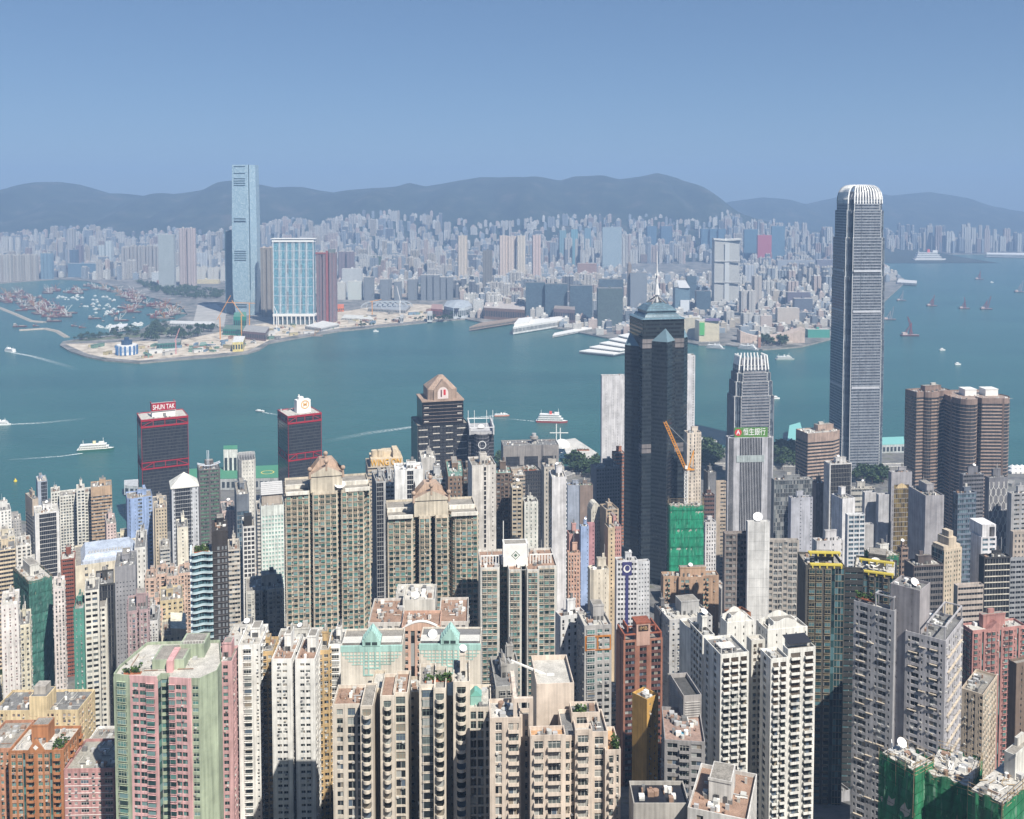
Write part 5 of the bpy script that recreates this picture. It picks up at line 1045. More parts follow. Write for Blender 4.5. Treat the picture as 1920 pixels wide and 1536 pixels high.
TA('dark brown tower with open balconies right of the tall pale tower', (926, 930, 960, 890), 640, 6, (.16, .12, .10), GRES, 'X.5,L2/.4/.5,X.6,W2/.7/.6', 'X3', roof=wall((.20, .30, .27)))
TA('tan tower with stacked shaded balconies', (958, 961, 979, 918), 620, 6, (.50, .43, .33), GRES, 'L2.6/.4/.5,X.6')
TO('beige tapered roof block behind the brown towers', (940, 944, 984, 894), 800, 6, (.45, .38, .31), GRES, 'R6/.6/.5', roof=ROOFL, fh=3.4)
TO('black glass tower with a rooftop garden and pale parapet', (966, 976, 1014, 886), 840, 14, (.05, .05, .055), GBLK, 'R6/.6/.6', 'X9', crown=lambda r, w, d, h, B: planter(r, 3, w - 3, 3, 8, h, 40), big=0, fh=3.6, dep=34)
TA('white apartment tower with green trimmed windows', (980, 984, 1008, 944), 620, 8, (.68, .68, .63), GTEAL, 'X.7,A1.3/.5/.4,X.8', ac=.3, fh=2.9)
TA('tall slim tower with a white flank and tan topped window column', (1020, 1036, 1061, 898), 560, 4, (.66, .65, .66), GTEAL, 'X9', 'X.5,V2/.8/.6,X1,X3', dep=18, poly=[(0, 0), (.35, 0), (.36, .05), (1, .05), (1, .95), (0, .95)], fh=2.95, crown=lambda r, w, d, h, B: (lambda m: (m.ubox([(.0, d * .9, h - 20, h - .5, .36, .5)], (0, d * .95), (0, -1), (-1, 0), wall((.55, .42, .25))), m.build('tan_panel', r)))(MB()))
TO('small beige roof block above the tall slim tower', (1017, 1021, 1057, 878), 760, 6, (.52, .48, .42), GRES, 'X1,W2/.6/.5')
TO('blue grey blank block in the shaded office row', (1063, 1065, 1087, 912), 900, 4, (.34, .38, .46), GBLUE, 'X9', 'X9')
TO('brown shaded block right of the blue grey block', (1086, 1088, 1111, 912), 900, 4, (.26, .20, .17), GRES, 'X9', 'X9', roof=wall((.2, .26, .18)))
TO('dark grey office with punched windows beside the tall white slab', (1108, 1118, 1162, 880), 960, 14, (.20, .21, .24), GBLK, 'X.5,W2.4/.7/.5', 'X2,W1.4/.4/.4', dep=44)
TO('orange grey office sliver at the foot of the white slab', (1148, 1153, 1172, 852), 1010, 10, (.42, .18, .11), GGREY, 'R4/.6/.5')
TA('pale tower with a rounded top and tiny windows', (1102, 1109, 1126, 958), 705, 12, (.60, .57, .50), GRES, 'X1,A1.3/.4/.35,X.6,A1.3/.4/.35', 'X9', fh=3.0, big=0, crown=lambda r, w, d, h, B: (lambda m: (m.prism([(w * .5 - w * .5 * cos(pi * k / 8), h - .2 + w * .45 * sin(pi * k / 8)) for k in range(9)], 0, 1, B['wm']) if 0 else [m.hex8([[(w * (.5 - .5 * cos(pi * k / 8)), -.35, h), (w * (.5 - .5 * cos(pi * (k + 1) / 8)), -.35, h), (w * (.5 - .5 * cos(pi * (k + 1) / 8)), d, h), (w * (.5 - .5 * cos(pi * k / 8)), d, h), (w * (.5 - .5 * cos(pi * k / 8)), -.35, h + 6 * sin(pi * k / 8) + .3), (w * (.5 - .5 * cos(pi * (k + 1) / 8)), -.35, h + 6 * sin(pi * (k + 1) / 8) + .3), (w * (.5 - .5 * cos(pi * (k + 1) / 8)), d, h + 6 * sin(pi * (k + 1) / 8) + .3), (w * (.5 - .5 * cos(pi * k / 8)), d, h + 6 * sin(pi * k / 8) + .3)]], B['wm']) for k in range(8)], m.build('rounded_top', r)))(MB()))
TA('tan tower with a metal roof deck beside the rounded white one', (1126, 1137, 1159, 958), 690, 14, (.48, .38, .28), GRES, 'X.8,R4/.6/.5,X.8', 'X9', fh=3.1)
TA('tan tower with one column of dark windows', (1134, 1141, 1152, 992), 620, 10, (.60, .48, .33), GRES, 'X1,A1.2/.6/.45,X1', 'X9', fh=3)
TA('dull pink tower attached to the tan window tower', (1151, 1152, 1164, 990), 630, 8, (.50, .28, .26), GRES, 'A1.4/.6/.5,X.5')
TA('bright blue narrow tower face between pink towers', (1088, 1090, 1103, 990), 600, 6, (.34, .44, .66), GRES, 'X3,A.9/.4/.3', 'X9', dishp=1)
TA('dusky pink tower right of the bright blue face', (1102, 1103, 1114, 984), 625, 6, (.48, .26, .28), GRES, 'X2,A1/.4/.4')
TA('salmon pink block left of the bright blue face', (1064, 1068, 1089, 1004), 610, 8, (.56, .32, .29), GRES, 'X3,A1/.4/.4', 'X9')
TA('salmon flats with air conditioners under the salmon pink block', (1064, 1066, 1087, 1040), 570, 6, (.56, .36, .28), GRES, 'A1.5/.6/.5,X.4', ac=.6, fh=2.8)
TO('cream block with curved sides below the pink and blue towers', (1103, 1108, 1141, 1072), 520, 8, (.66, .60, .50), GRES, 'X3,A.8/.4/.4', 'X3', poly='cham', fh=3.1)
def purple(root, w, d, h, B):
    mb = MB(); m = flat((.05, .05, .16), .5); mb.ubox([(w * .26, w * .74, h - 9, h, .36, .5), (w * .42, w * .58, 12, h - 9, .36, .48)], (0, 0), (1, 0), (0, -1), m); mb.build('blue_panel', root)
    mb = MB(); n = 20; mb.face([(w * .5 + 2.4 * cos(2 * pi * k / n), -.54, h - 4.5 + 2.6 * sin(2 * pi * k / n)) for k in range(n)], WPAINT); mb.build('round_emblem', root)
    mb = MB(); mb.face([(w * .5 + .2 + 1.6 * cos(2 * pi * k / n), -.57, h - 4.1 + 1.9 * sin(2 * pi * k / n)) for k in range(n)], m); mb.build('emblem_cutout', root)
TO('white office with a dark blue panel and round white emblem', (1154, 1157, 1194, 1054), 560, 4, (.66, .66, .68), GBLK, 'X.5,W2.2/.75/.5,X.3,W2.2/.75/.5', 'X4', crown=purple, fh=3.3)
TA('pale grey tower joined to the emblem office', (1193, 1196, 1217, 1056), 570, 10, (.54, .55, .57), GRES, 'X.6,A1.3/.5/.4', 'X3')
r_, w_, d_, h_ = scaffold_net(SC, 'bright green netted tower under an orange tower crane', (1252, 1256, 1320, 950), 610, 4, (.01, .26, .14), 'box', 22, seed=21, pole=3.4, top=6)
cr = empty('tower_crane', bpy.data.objects[r_.name].location + __import__('mathutils').Vector((w_ * .52, 8, h_)), 0, 'orange luffing tower crane on the bright green netted tower', 'crane')
OR = flat((.70, .30, .04), .6)
def truss(mb, a, b, r, m, n=10):
    a, b = np.array(a, float), np.array(b, float); d = (b - a) / np.linalg.norm(b - a); s = np.cross(d, (0, 0, 1) if abs(d[2]) < .9 else (0, 1, 0)); s /= np.linalg.norm(s); t = np.cross(s, d)
    C = [s * r + t * r, -s * r + t * r, -s * r - t * r, s * r - t * r]
    for c in C: mb.bar(a + c, b + c, r * .22, m)
    for i in range(n):
        p, q = a + (b - a) * i / n, a + (b - a) * (i + 1) / n
        for k in range(4): mb.bar(p + C[k], q + C[(k + 1) % 4], r * .12, m)
m_ = MB(); truss(m_, (0, 0, -3), (0, 0, 24), 1.0, WPAINT); m_.build('mast', cr)
m_ = MB(); m_.box(-1.6, 5.5, -1.3, 1.3, 24, 25.2, OR); m_.box(3.6, 5.6, -1.2, 1.2, 22.6, 25.8, flat((.2, .2, .2))); m_.box(-1.2, .6, -2.4, -1.3, 25.2, 27.4, WPAINT); m_.bar((1.5, 0, 25), (5.2, 0, 38), .35, OR); m_.bar((5.2, 0, 38), (4.8, 0, 25.4), .2, OR); m_.build('machinery_deck', cr)
m_ = MB(); truss(m_, (-1, 0, 26), (-15, 3, 58), .9, OR, 18); m_.bar((5.2, 0, 38), (-15, 3, 58), .1, METAL); m_.build('jib', cr)
TA('tan apartment tower with pipes and a hipped roof slab below the green net', (1240, 1246, 1348, 1086), 480, 3, (.44, .30, .21), GRES, 'X.5,W1.8/.7/.5,B2.2,X2.4,A.8/.4/.4,X2.4', 'X3', poly=[(0, .2), (.27, .2), (.27, 0), (.7, 0), (.7, .2), (1, .2), (1, .9), (0, .9)], fg=1, ac=.4, panes=(GTEAL, (.45, .4, .35)), fh=3, dishp=1)
def white_screen(root, w, d, h, B):
    pass
m0 = start(3)
TA('tall white blank slab with panel joints and a dish, right of the dark balcony flats', (1401, 1403, 1442, 982), 440, 2, (.66, .66, .65), GRES, 'X9', 'X9', dep=20, fh=3.2, big=0, crown=lambda r, w, d, h, B: (dish(r, w * .55, 3, h, 2.6, -2, .8), (lambda m: (m.ubox([(0, w, z, z + .12, .32, .352) for z in np.arange(5, h, 5)], (0, 0), (1, 0), (0, -1), wall((.35, .35, .35))), m.build('panel_joint', r)))(MB())))
TA('dark balcony flats left of the tall white blank slab', (1357, 1360, 1402, 1004), 446, 2, (.24, .21, .20), GGREY, 'X.4,R4/.6/.6,X.5,L2/.4/.5,X.4', 'X3', fg=1, panes=(GGREY, (.3, .3, .3)), fh=3.1, dep=24)
TA('grey flats with white framed windows right of the tall white blank slab', (1440, 1442, 1497, 1016), 446, 0, (.42, .39, .36), GGREY, 'L2/.4/.5,X.5,W2.6/.85/.65,W2.6/.85/.65,X.6', 'X3', fg=1, panes=(GGREY, (.5, .5, .5)), fh=3.1, dep=24)
merge(m0, AP, 'grey and dark balcony flats split by a tall white blank slab with a dish', ca)
TO('grey glass atrium office with an angled head frame', (1447, 1452, 1524, 902), 800, 6, (.25, .26, .27), GGREY, 'G6', 'X3', dep=30)
TO('plain lavender grey slab with a column of small windows', (1479, 1484, 1523, 936), 760, 8, (.44, .45, .50), GBLK, 'X8,A2/.6/.25', 'X9', fh=3.2)
TO('dark grey ribbed slab behind the bright green netted tower', (1320, 1328, 1342, 888), 870, 14, (.20, .20, .21), GBLK, 'X2,A.8/.3/.4', 'X2')
TO('tan low block right of the dark ribbed slab', (1341, 1343, 1361, 905), 880, 4, (.46, .38, .30), GRES, 'X4,R5/.6/.4')
TA('white stepped flats peeking out behind the bright green netted tower', (1317, 1323, 1342, 982), 650, 10, (.64, .62, .62), GRES, 'X.6,A1.3/.6/.5', ac=.3)
TO('dark red brown ribbon block behind the bright green netted tower', (1318, 1321, 1339, 930), 760, 6, (.16, .10, .09), GBLK, 'R4/.6/.45')
TO('tall cream tower with a notched head beside the dark star shaped skyscraper', (1283, 1289, 1315, 814), 860, 6, (.66, .58, .49), GRES, 'X2.5,A1.4/.8/.7,X3,W1.6/.7/.6,X.6', 'X3', fh=3.4, poly=[(0, 0), (.6, 0), (.6, .15), (1, .15), (1, .9), (0, .9)])
# eastern half
TO('black glass office with white flank and roof dish', (1546, 1556, 1596, 872), 760, 10, (.58, .57, .56), GBLK, 'X.6,G14', 'X9', dep=30, dishp=1, tc=(.2, .2, .2))
TO('white blank office tower with a roof crane in front of the black glass office', (1560, 1580, 1602, 938), 650, 18, (.72, .71, .72), GBLUE, 'X9', 'X9', dep=22)
TA('white and glass stepped block beside the white blank tower', (1586, 1590, 1621, 968), 630, 6, (.62, .63, .65), GBLUE, 'X.8,R4/.6/.6', 'X2', fh=3.3)
TO('pale grey pair of blank slabs, left one', (1618, 1622, 1642, 926), 700, 6, (.56, .55, .56), GBLK, 'X9', 'X9', dep=22)
TO('pale grey pair of blank slabs, right one with a roof notch', (1644, 1648, 1666, 930), 690, 8, (.50, .50, .52), GBLK, 'X9', 'X9', dep=22)
TO('small grey block in front of the pale slab pair', (1618, 1622, 1637, 986), 640, 4, (.44, .43, .43), GBLK, 'X9', 'X9')
GOLD = [(.10, .07, .03), (.14, .10, .04), (.06, .045, .02), (.20, .15, .06)]
def archtop(root, w, d, h, B):
    mb = MB(); n = 8
    for i in range(n):
        a, b = i / n, (i + 1) / n; xa, xb = w * (.2 + .6 * a), w * (.2 + .6 * b); mb.hex8([[(xa, -.5, h - 12), (xb, -.5, h - 12), (xb, -.35, h - 12), (xa, -.35, h - 12), (xa, -.5, h - 11.5 + 3.5 * sin(pi * a)), (xb, -.5, h - 11.5 + 3.5 * sin(pi * b)), (xb, -.35, h - 11.5 + 3.5 * sin(pi * b)), (xa, -.35, h - 11.5 + 3.5 * sin(pi * a))]], wall((.62, .48, .28)))
    mb.build('arched_panel', root)
TO('grey tower with a gold glass front under a cream arch', (1667, 1672, 1709, 888), 690, 6, (.36, .35, .37), GOLD, 'X.8,A1/.4/.4,X.6,G14,X.6,A1/.4/.4,X.8', 'X2,A1/.4/.4', topblank=9, crown=archtop)
TO('white ribbon windowed office behind the gold glass tower', (1705, 1707, 1737, 940), 720, 4, (.70, .66, .60), GRES, 'X.4,W2.4/.8/.5', topblank=2, fh=3.5, roof=ROOFT)
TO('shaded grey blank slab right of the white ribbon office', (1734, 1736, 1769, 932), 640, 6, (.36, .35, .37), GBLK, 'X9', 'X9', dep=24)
TO('dark glass office with a tilted pyramid head right of the shaded slab', (1788, 1796, 1830, 928), 640, 12, (.16, .19, .24), GBLUE, 'R5/.6/.6', 'G5', dep=24)
def lat(root, w, d, h, B):
    mb = MB(); m = WPAINT; nx = 7; 
    for i in range(nx + 1):
        x = w * i / nx; z = 3
        while z < h - 4:
            o = 1.6 if (int(z / 6) + i) % 2 else -1.6; mb.bar((x, -.5, z), (min(w, max(0, x + o)), -.5, z + 3), .16, m); mb.bar((min(w, max(0, x + o)), -.5, z + 3), (min(w, max(0, x + o)), -.5, z + 6), .16, m); z += 6
    mb.build('lattice_screen', root)
TO('grey tower wrapped in a white branching lattice screen', (1848, 1855, 1889, 898), 720, 8, (.20, .20, .22), GBLK, 'X9', 'X9', crown=lat, topblank=2)
TO('dark banded office behind the white lattice tower', (1800, 1806, 1844, 892), 790, 8, (.17, .17, .19), GBLK, 'R6/.6/.5', 'X3', dishp=1)
def whitecut(root, w, d, h, B):
    mb = MB(); m = wall((.72, .71, .72)); x0, x1 = w * .05, w
    mb.box(x0, w * .55, 0, 14, h, h + 9, m); mb.box(w * .92, w, 0, 14, h, h + 9, m); mb.box(w * .55, w * .92, 0, 14, h + 7.5, h + 9.01, m); mb.box(w * .55, w * .92, 12, 13.9, h, h + 7.4, flat((.15, .2, .18))); mb.build('cut_out_head', root)
TO('white tower with a framed hole in its head', (1822, 1840, 1867, 1010), 560, 8, (.70, .69, .71), GBLUE, 'X.6,R3/.6/.5,X.5', 'X9', crown=whitecut, big=None, fh=3.3)
TO('black office with bright floor bands below the white cut out tower', (1838, 1846, 1893, 1048), 480, 6, (.05, .05, .055), GBLK, 'R6/.6/.86', 'X3', tc=(.55, .52, .46), dp=.5, fh=3.5)
def deco(root, w, d, h, B):
    mb = MB(); m = B['wm']; mb.box(w * .3, w * .75, .5, 10, h, h + 8, m); mb.box(w * .4, w * .65, 2, 8, h + 8, h + 12, m); mb.box(.2, w * .3, .5, 10, h, h + 3, m); mb.box(w * .75, w - .2, .5, 10, h, h + 3, m); mb.build('stepped_head', root)
TO('beige stepped tower with square windows and green glass corners', (1748, 1770, 1802, 1034), 560, 22, (.54, .46, .36), GTEAL, 'X.8,A1.2/.5/.5,X.5,A1.2/.5/.5,X.6,A1.2/.5/.5,X.6', 'G5', crown=deco, big=None, fh=3.2)
TO('dark brown boxy office with thin floor lines', (1697, 1714, 1768, 1064), 520, 8, (.13, .11, .11), GBLK, 'R7/.6/.6', 'X3', dep=24, tc=(.16, .15, .15))
scaffold_net(SC, 'green netted block with roof machines behind the yellow framed towers', (1620, 1650, 1686, 1046), 470, 20, (.01, .15, .08), 'box', 20, seed=31, top=1.5, bare=1)
TO('beige grey office with ribbon windows below the art deco tower', (1790, 1796, 1843, 1102), 470, 8, (.46, .40, .36), GBLK, 'R6/.6/.45', 'X4', fh=3.3)
TO('slim grey stripe tower at the right edge above the pink tower', (1888, 1893, 1935, 1052), 520, 8, (.30, .31, .33), GBLK, 'X.6,R3/.5/.5', 'X3', fh=3.2)
TO('grey slab cut by the right edge near the lattice tower', (1890, 1897, 1940, 928), 700, 8, (.40, .40, .41), GRES, 'X2,R4/.6/.4', 'X9')
TO('small tan office at the right edge with a pitched roof', (1895, 1900, 1940, 1000), 600, 6, (.46, .40, .35), GRES, 'X.8,W2/.6/.5', 'X3')
TO('grey brown office between the gold glass tower and the dark boxy office', (1684, 1690, 1702, 1030), 580, 8, (.30, .22, .18), GBLK, 'X.5,R3/.6/.5')
TO('pale grey low office with roof plant beside the lavender slab', (1524, 1532, 1580, 1018), 560, 8, (.56, .55, .56), GGREY, 'X5,W2/.5/.4', 'X9')
TO('brown striped narrow office left of the black glass office', (1524, 1530, 1546, 908), 780, 8, (.30, .25, .23), GGREY, 'F1.2/.5/.5', 'X3', fh=3.4)
TO('grey curved concourse block between the two office groups', (1592, 1596, 1640, 918), 800, 4, (.50, .48, .44), GGREY, 'R5/.6/.4', fh=5)
# ------------------------------------------------------------------ landmark towers on the near shore
def zat(y, Y, x=960): return at_y(x, y, wy(Y))[2]
RED = flat((.34, .012, .025), .5)
CW = glass(GBLK, (.075, .078, .085), .14, .16)
def redtower(px, Y, th, label, y2, sign):
    x, y, zt, w, d, t = place(px, Y, th, 40); d = 40; zb = 2; h = zt - zb; root = empty('office_tower', (x, y, zb), t, label, co); OCC.append((x, y, t, w, d))
    P = [(0, 0), (w, 0), (w, d), (0, d)]; B = newB(RED, CW, dp=.3); hm = y2 - zb
    for i in range(4):
        a, b = P[i], P[(i + 1) % 4]; e = hypot(b[0] - a[0], b[1] - a[1]); dd = ((b[0] - a[0]) / e, (b[1] - a[1]) / e); nn = (dd[1], -dd[0]); n = round(e / 1.5); nf = round(h / 3.6)
        B['glass'].addq([(*a, 0), (*b, 0), (*b, h), (*a, h)], [[0, 1, 2, 3]], CW, [(0, 0), (n, 0), (n, nf), (0, nf)])
        for z0, z1 in ((h - 9, h - 7.2), (h - 1.4, h + 1), (hm - 5, hm - 3.6), (hm + 2.6, hm + 3.6)): B['wall'].ubox([(-.5, e + .5, z0, z1, 0, .6)], a, dd, nn, RED)
        B['wall'].ubox([(-.3, .2, 0, h, 0, .3), (e - .2, e + .3, 0, h, 0, .3)], a, dd, nn, RED)
        for z0, z1, tot in ((h - 7.2, h - 1.4, 4), (hm - 3.6, hm + 2.6, 4)):
            for k in range(tot):
                u0, u1 = e * k / tot, e * (k + 1) / tot
                if k in (0, tot - 1): ua, ub = (u0, u1) if k else (u1, u0)
                else: ua, ub = u0, u0
                pa = (a[0] + dd[0] * ua + nn[0] * .3, a[1] + dd[1] * ua + nn[1] * .3, z1); pb = (a[0] + dd[0] * ub + nn[0] * .3, a[1] + dd[1] * ub + nn[1] * .3, z0)
                B['wall'].bar(pa, pb, .3, RED); B['wall'].ubox([(u1 - .35, u1 + .35, z0, z1, .02, .5)], a, dd, nn, RED)
    finish(B, root); rm = MB(); rm.face([(*p, h) for p in P], ROOFL); rm.build('roof', root)
    r = MB()
    for k in range(30): 
        xx, yy = rnd.uniform(1, w - 3), rnd.choice([rnd.uniform(1, 5), rnd.uniform(d - 6, d - 2)]); r.box(xx, xx + 1.6, yy, yy + 1.6, h, h + rnd.uniform(.6, 2), rnd.choice([METAL, ROOFG, ACM]))
    r.build('roof_equipment', root); sign(root, w, d, h)
    return root
def sign1(root, w, d, h):
    mb = MB(); x0, x1 = w * .26, w * .76; mb.box(x0, x1, d * .3, d * .62, h, h + 6.5, WPAINT); mb.box(w * .49, w * .56, d * .3 - .05, d * .3, h, h + 4, flat((.2, .2, .2))); mb.build('plant_room', root)
    mb = MB(); mb.box(x0 - .6, x1 + .6, d * .3 - 1, d * .3 - .2, h + 6.5, h + 16.5, RED); mb.box(x0 - .6, x0 + .2, d * .3 - .2, d * .62, h + 6.5, h + 16.4, RED); mb.box(x1 - .2, x1 + .6, d * .3 - .2, d * .62, h + 6.5, h + 16.4, RED)
    for z in (h + 6.6, h + 16.5): mb.box(x0 - .9, x1 + .9, d * .3 - 1.1, d * .3 - .1, z, z + .5, METAL)
    mb.build('sign_board', root); sign_text(root, 'SHUN TAK', ((x0 + x1) / 2, d * .3 - 1.25, h + 11.4), 8, flat((.88, .88, .86), .5), width=(x1 - x0) * .95, bold=.03)
def sign2(root, w, d, h):
    mb = MB(); x0, x1 = w * .38, w * .8; mb.box(x0, x1, d * .35, d * .6, h, h + 15, WPAINT); mb.bar(((x0 + x1) / 2 - 4, d * .5, h + 15), ((x0 + x1) / 2 - 4, d * .5, h + 21), .7, WPAINT); mb.box(x0 + 3, x1 - 8, d * .4, d * .55, h + 15, h + 18.5, WPAINT); mb.build('sign_block', root)
    og = flat((.70, .36, .08), .5); cx, cz, yy = (x0 + x1) / 2 + 1.5, h + 9.5, d * .35; mb = MB(); n = 28
    for k in range(n):
        a, b = 2 * pi * k / n, 2 * pi * (k + 1) / n; mb.hex8([[(cx + r * cos(q), y_, cz + r * sin(q)) for y_ in (yy - .05, yy - .35) for r, q in ((5, a), (5, b), (4.1, b), (4.1, a))]], og)
    mb.build('ring_emblem', root); sign_text(root, 'M', (cx, yy - .2, cz - .1), 6.5, og, bold=.03)
redtower((258, 265, 352, 789), 1050, 27, 'black glass tower with red bands under the white on red rooftop sign', zat(874, 1050), sign1)
redtower((521, 540, 602, 782), 1075, 30, 'black glass tower with red bands and an orange ring emblem on its roof', zat(858, 1075), sign2)
# tall stepped tower with a white clawed crown
def notch(w, d, n=.12, cx=0, cy=0): return [(cx + w * a, cy + d * b) for a, b in [(n, 0), (1 - n, 0), (1 - n, n * .6), (1 - n * .6, n * .6), (1 - n * .6, n), (1, n), (1, 1 - n), (1 - n, 1), (n, 1), (0, 1 - n), (0, n), (n * .6, n), (n * .6, n * .6), (n, n * .6)]]
FIN = flat((.82, .82, .80), .35); LOUV = wall((.42, .42, .45), .5, .1)
def stepped(name, label, px, Y, th, zs, ks, wc, gl, ztop, fins, spec, lspec, zb=4, claw=.56, fw=.5, bands=(), prong=0):
    x, y, zt, w, d, t = place(px, Y, th); zt0 = zs[-1]; root = empty(name, (x, y, zb), t, label, 'skyscraper'); OCC.append((x, y, t, w, d)); d = w if d > 1.4 * w or d < .6 * w else d
    B = newB(wc, gl, dp=.55, frame=(.10, .10, .11), fu=.12); z0 = 0
    for i, (z, k) in enumerate(zip(zs, ks)):
        P = notch(w * k, d * k, .13, w * (1 - k) / 2, d * (1 - k) / 2); z1 = z - zb; n = len(P)
        for j in range(n):
            a, b = P[j], P[(j + 1) % n]; e = hypot(b[0] - a[0], b[1] - a[1]); ny = -(b[0] - a[0]) / e; nx = (b[1] - a[1]) / e
            back = ny > .5 or nx > .9 and False
            sp = 'X9' if back else ('D2' if e < w * .12 else (spec if ny < -.6 else lspec))
            facade(B, a, b, z0, z1, sp, 4.0)
        B['wall'].face([(*p, z1) for p in P], ROOFL)
        for j in (0, 1, 11, 10): B['wall'].bar((P[j][0], P[j][1], z0), (P[j][0], P[j][1], z1 + 1), .28, FIN)
        z0 = z1
    for zz in bands: B['wall'].ubox([(w * .16, w * .84, zz, zz + 3, .5, .8)], (0, 0), (1, 0), (0, -1), wall((.52, .54, .58), .3, .1)); B['wall'].ubox([(d * .16, d * .84, zz, zz + 3, .5, .8)], (0, d), (0, -1), (-1, 0), LOUV)
    finish(B, root); k = ks[-1]; P = notch(w * k, d * k, .13, w * (1 - k) / 2, d * (1 - k) / 2); c = (w / 2, d / 2); z0 = zs[-1] - zb; zt = ztop - zb
    mb = MB()
    for j in range(len(P)):
        a, b = P[j], P[(j + 1) % len(P)]; e = hypot(b[0] - a[0], b[1] - a[1])
        if e < w * .15: continue
        for q in range(fins + 1):
            f = q / fins; p = (a[0] + (b[0] - a[0]) * f, a[1] + (b[1] - a[1]) * f); prev = None
            for s in range(6):
                r = (1 - claw * (s / 5) ** 2.2) if claw else 1 - .1 * s / 5; pt = (c[0] + (p[0] - c[0]) * r, c[1] + (p[1] - c[1]) * r, z0 - 6 + (zt - z0 + 6) * (s / 5 if prong else sin(s / 5 * pi / 2) ** .9))
                if prev: mb.bar(prev, pt, fw, FIN)
                prev = pt
    mb.build('crown_fin', root, kind='stuff'); mb = MB(); Q = scale_poly(P, .72, c); mb.prism(Q, z0, z0 + (zt - z0) * .55, LOUV, ROOFG); mb.build('plant_room', root)
    return root, w, d
G2 = [(.07, .09, .12), (.10, .12, .15), (.05, .065, .085), (.13, .16, .19)]
stepped('skyscraper', 'tallest silver skyscraper on the near shore with a white clawed crown', (1554, 1585, 1661, 700), 1300, 5, [zat(640, 1300), zat(520, 1300), zat(447, 1300), zat(395, 1300), zat(374, 1300)], [1, .985, .955, .90, .84], (.29, .31, .35), G2, zat(347, 1300), 9, 'D1,R14/.6/.55,D.8,R40/.6/.55', 'R40/.6/.65', fw=.75, bands=(zat(592, 1300), zat(516, 1300), zat(735, 1300)))
stepped('skyscraper', 'shorter silver tower with a row of white prongs on its stepped top', (1362, 1380, 1453, 760), 1230, 9, [zat(745, 1230), zat(718, 1230), zat(702, 1230), zat(688, 1230)], [1, .92, .84, .76], (.27, .27, .29), G2, zat(669, 1230), 6, 'R40/.6/.5', 'F2.4/.7/.5', claw=0, fw=.8, prong=1)
# dark star shaped skyscraper
def star():
    Y = 890; x, y, zt, w, d, t = place((1172, 1205, 1283, 600), Y, 11, 42); d = w * .95; zb = 5; h = zt - zb; root = empty('skyscraper', (x, y, zb), t, 'dark star shaped skyscraper with stepped glass pyramids and a white mast', 'skyscraper'); OCC.append((x, y, t, w, d))
    DW_ = [(.014, .017, .02), (.02, .024, .03), (.01, .012, .015), (.045, .055, .06), (.016, .019, .022)]
    B = newB(wall((.030, .040, .048), .3, .15), DW_, dp=.18, frame=(.03, .03, .035), fu=.1, rough=.06); sq = [(0, 0), (w, 0), (w, d), (0, d)]; a_ = .27
    tri = [[(w * .22, -.2), (w * .5, -w * a_), (w * .78, -.2)], [(-.2, d * .78), (-w * a_, d * .5), (-.2, d * .22)], [(w + .2, d * .22), (w + w * a_, d * .5), (w + .2, d * .78)]]
    for i in range(4): facade(B, sq[i], sq[(i + 1) % 4], 0, h, 'R5/.6/.52' if i != 2 else 'X9', 4.0, .18)
    ht = [zat(640, Y) - zb, zat(652, Y) - zb, zat(640, Y) - zb]
    for T_, hh in zip(tri, ht):
        for j in range(2): facade(B, T_[j], T_[j + 1], 12, hh, 'R5/.6/.52', 4.0, .18)
        B['wall'].face([(*p, 12) for p in T_[::-1]], B['wm']); c = ((T_[0][0] + T_[2][0]) / 2, (T_[0][1] + T_[2][1]) / 2); ap = ((c[0] + T_[1][0]) / 2, (c[1] + T_[1][1]) / 2, hh + 13)
        for j in range(2): B['glass'].face([(*T_[j], hh), (*T_[j + 1], hh), ap], flat((.16, .24, .28), .12)); 
        B['glass'].face([(*T_[2], hh), (*T_[0], hh), ap], flat((.16, .24, .28), .12))
    for zz in (zat(645, Y) - zb, zat(842, Y) - zb): 
        for a, dd, nn, e in (((0, 0), (1, 0), (0, -1), w), ((0, d), (0, -1), (-1, 0), d)): B['wall'].ubox([(0, e, zz - 4.5, zz - .4, .1, .24), (0, e, zz + .4, zz + 4.5, .1, .24)], a, dd, nn, wall((.22, .20, .20)))
    finish(B, root)
    gl = glass([(.10, .16, .20), (.14, .22, .27), (.12, .19, .23)], (.03, .03, .03), .08, .1, rough=.08); cx, cy = w / 2, d / 2
    lv = [(1.07, 0), (.98, 1.5), (.86, 1.6), (.78, 4.5), (.70, 4.6), (.70, 7.5), (.75, 7.6), (.50, 13), (.46, 13.1), (.30, 15)]
    mb = MB(); loft(mb, [([(cx + w * k * (a - .5), cy + d * k * (b - .5)) for a, b in ((0, 0), (1, 0), (1, 1), (0, 1))], h + z) for k, z in lv], gl, None, 2, 2); mb.build('pyramid_crown', root)
    m = MB(); WM = flat((.62, .62, .62), .4)
    for s in range(4): a = pi / 4 + s * pi / 2; m.bar((cx + 11 * cos(a), cy + 11 * sin(a), h + 14), (cx + .8 * cos(a), cy + .8 * sin(a), h + 21), .5, wall((.3, .3, .3)))
    zt_ = zat(474, Y) - zb; q = (zt_ - h - 15) / 48; f = lambda k: h + 15 + k * q
    m.cyl(cx, cy, h + 13, f(22), 1.8, WM, 8, 1.3); m.cyl(cx, cy, f(7), f(17), 3.2, WM, 8, 1.5); m.cyl(cx, cy, f(22), f(30), 1.1, WM, 8, 1); m.box(cx - 2.4, cx + 2.4, cy - .4, cy + .4, f(25), f(27), WM); m.box(cx - .4, cx + .4, cy - 2.4, cy + 2.4, f(24), f(26), WM); m.cyl(cx, cy, f(30), zt_, .8, WM, 8, .35); m.build('mast', root)
star()
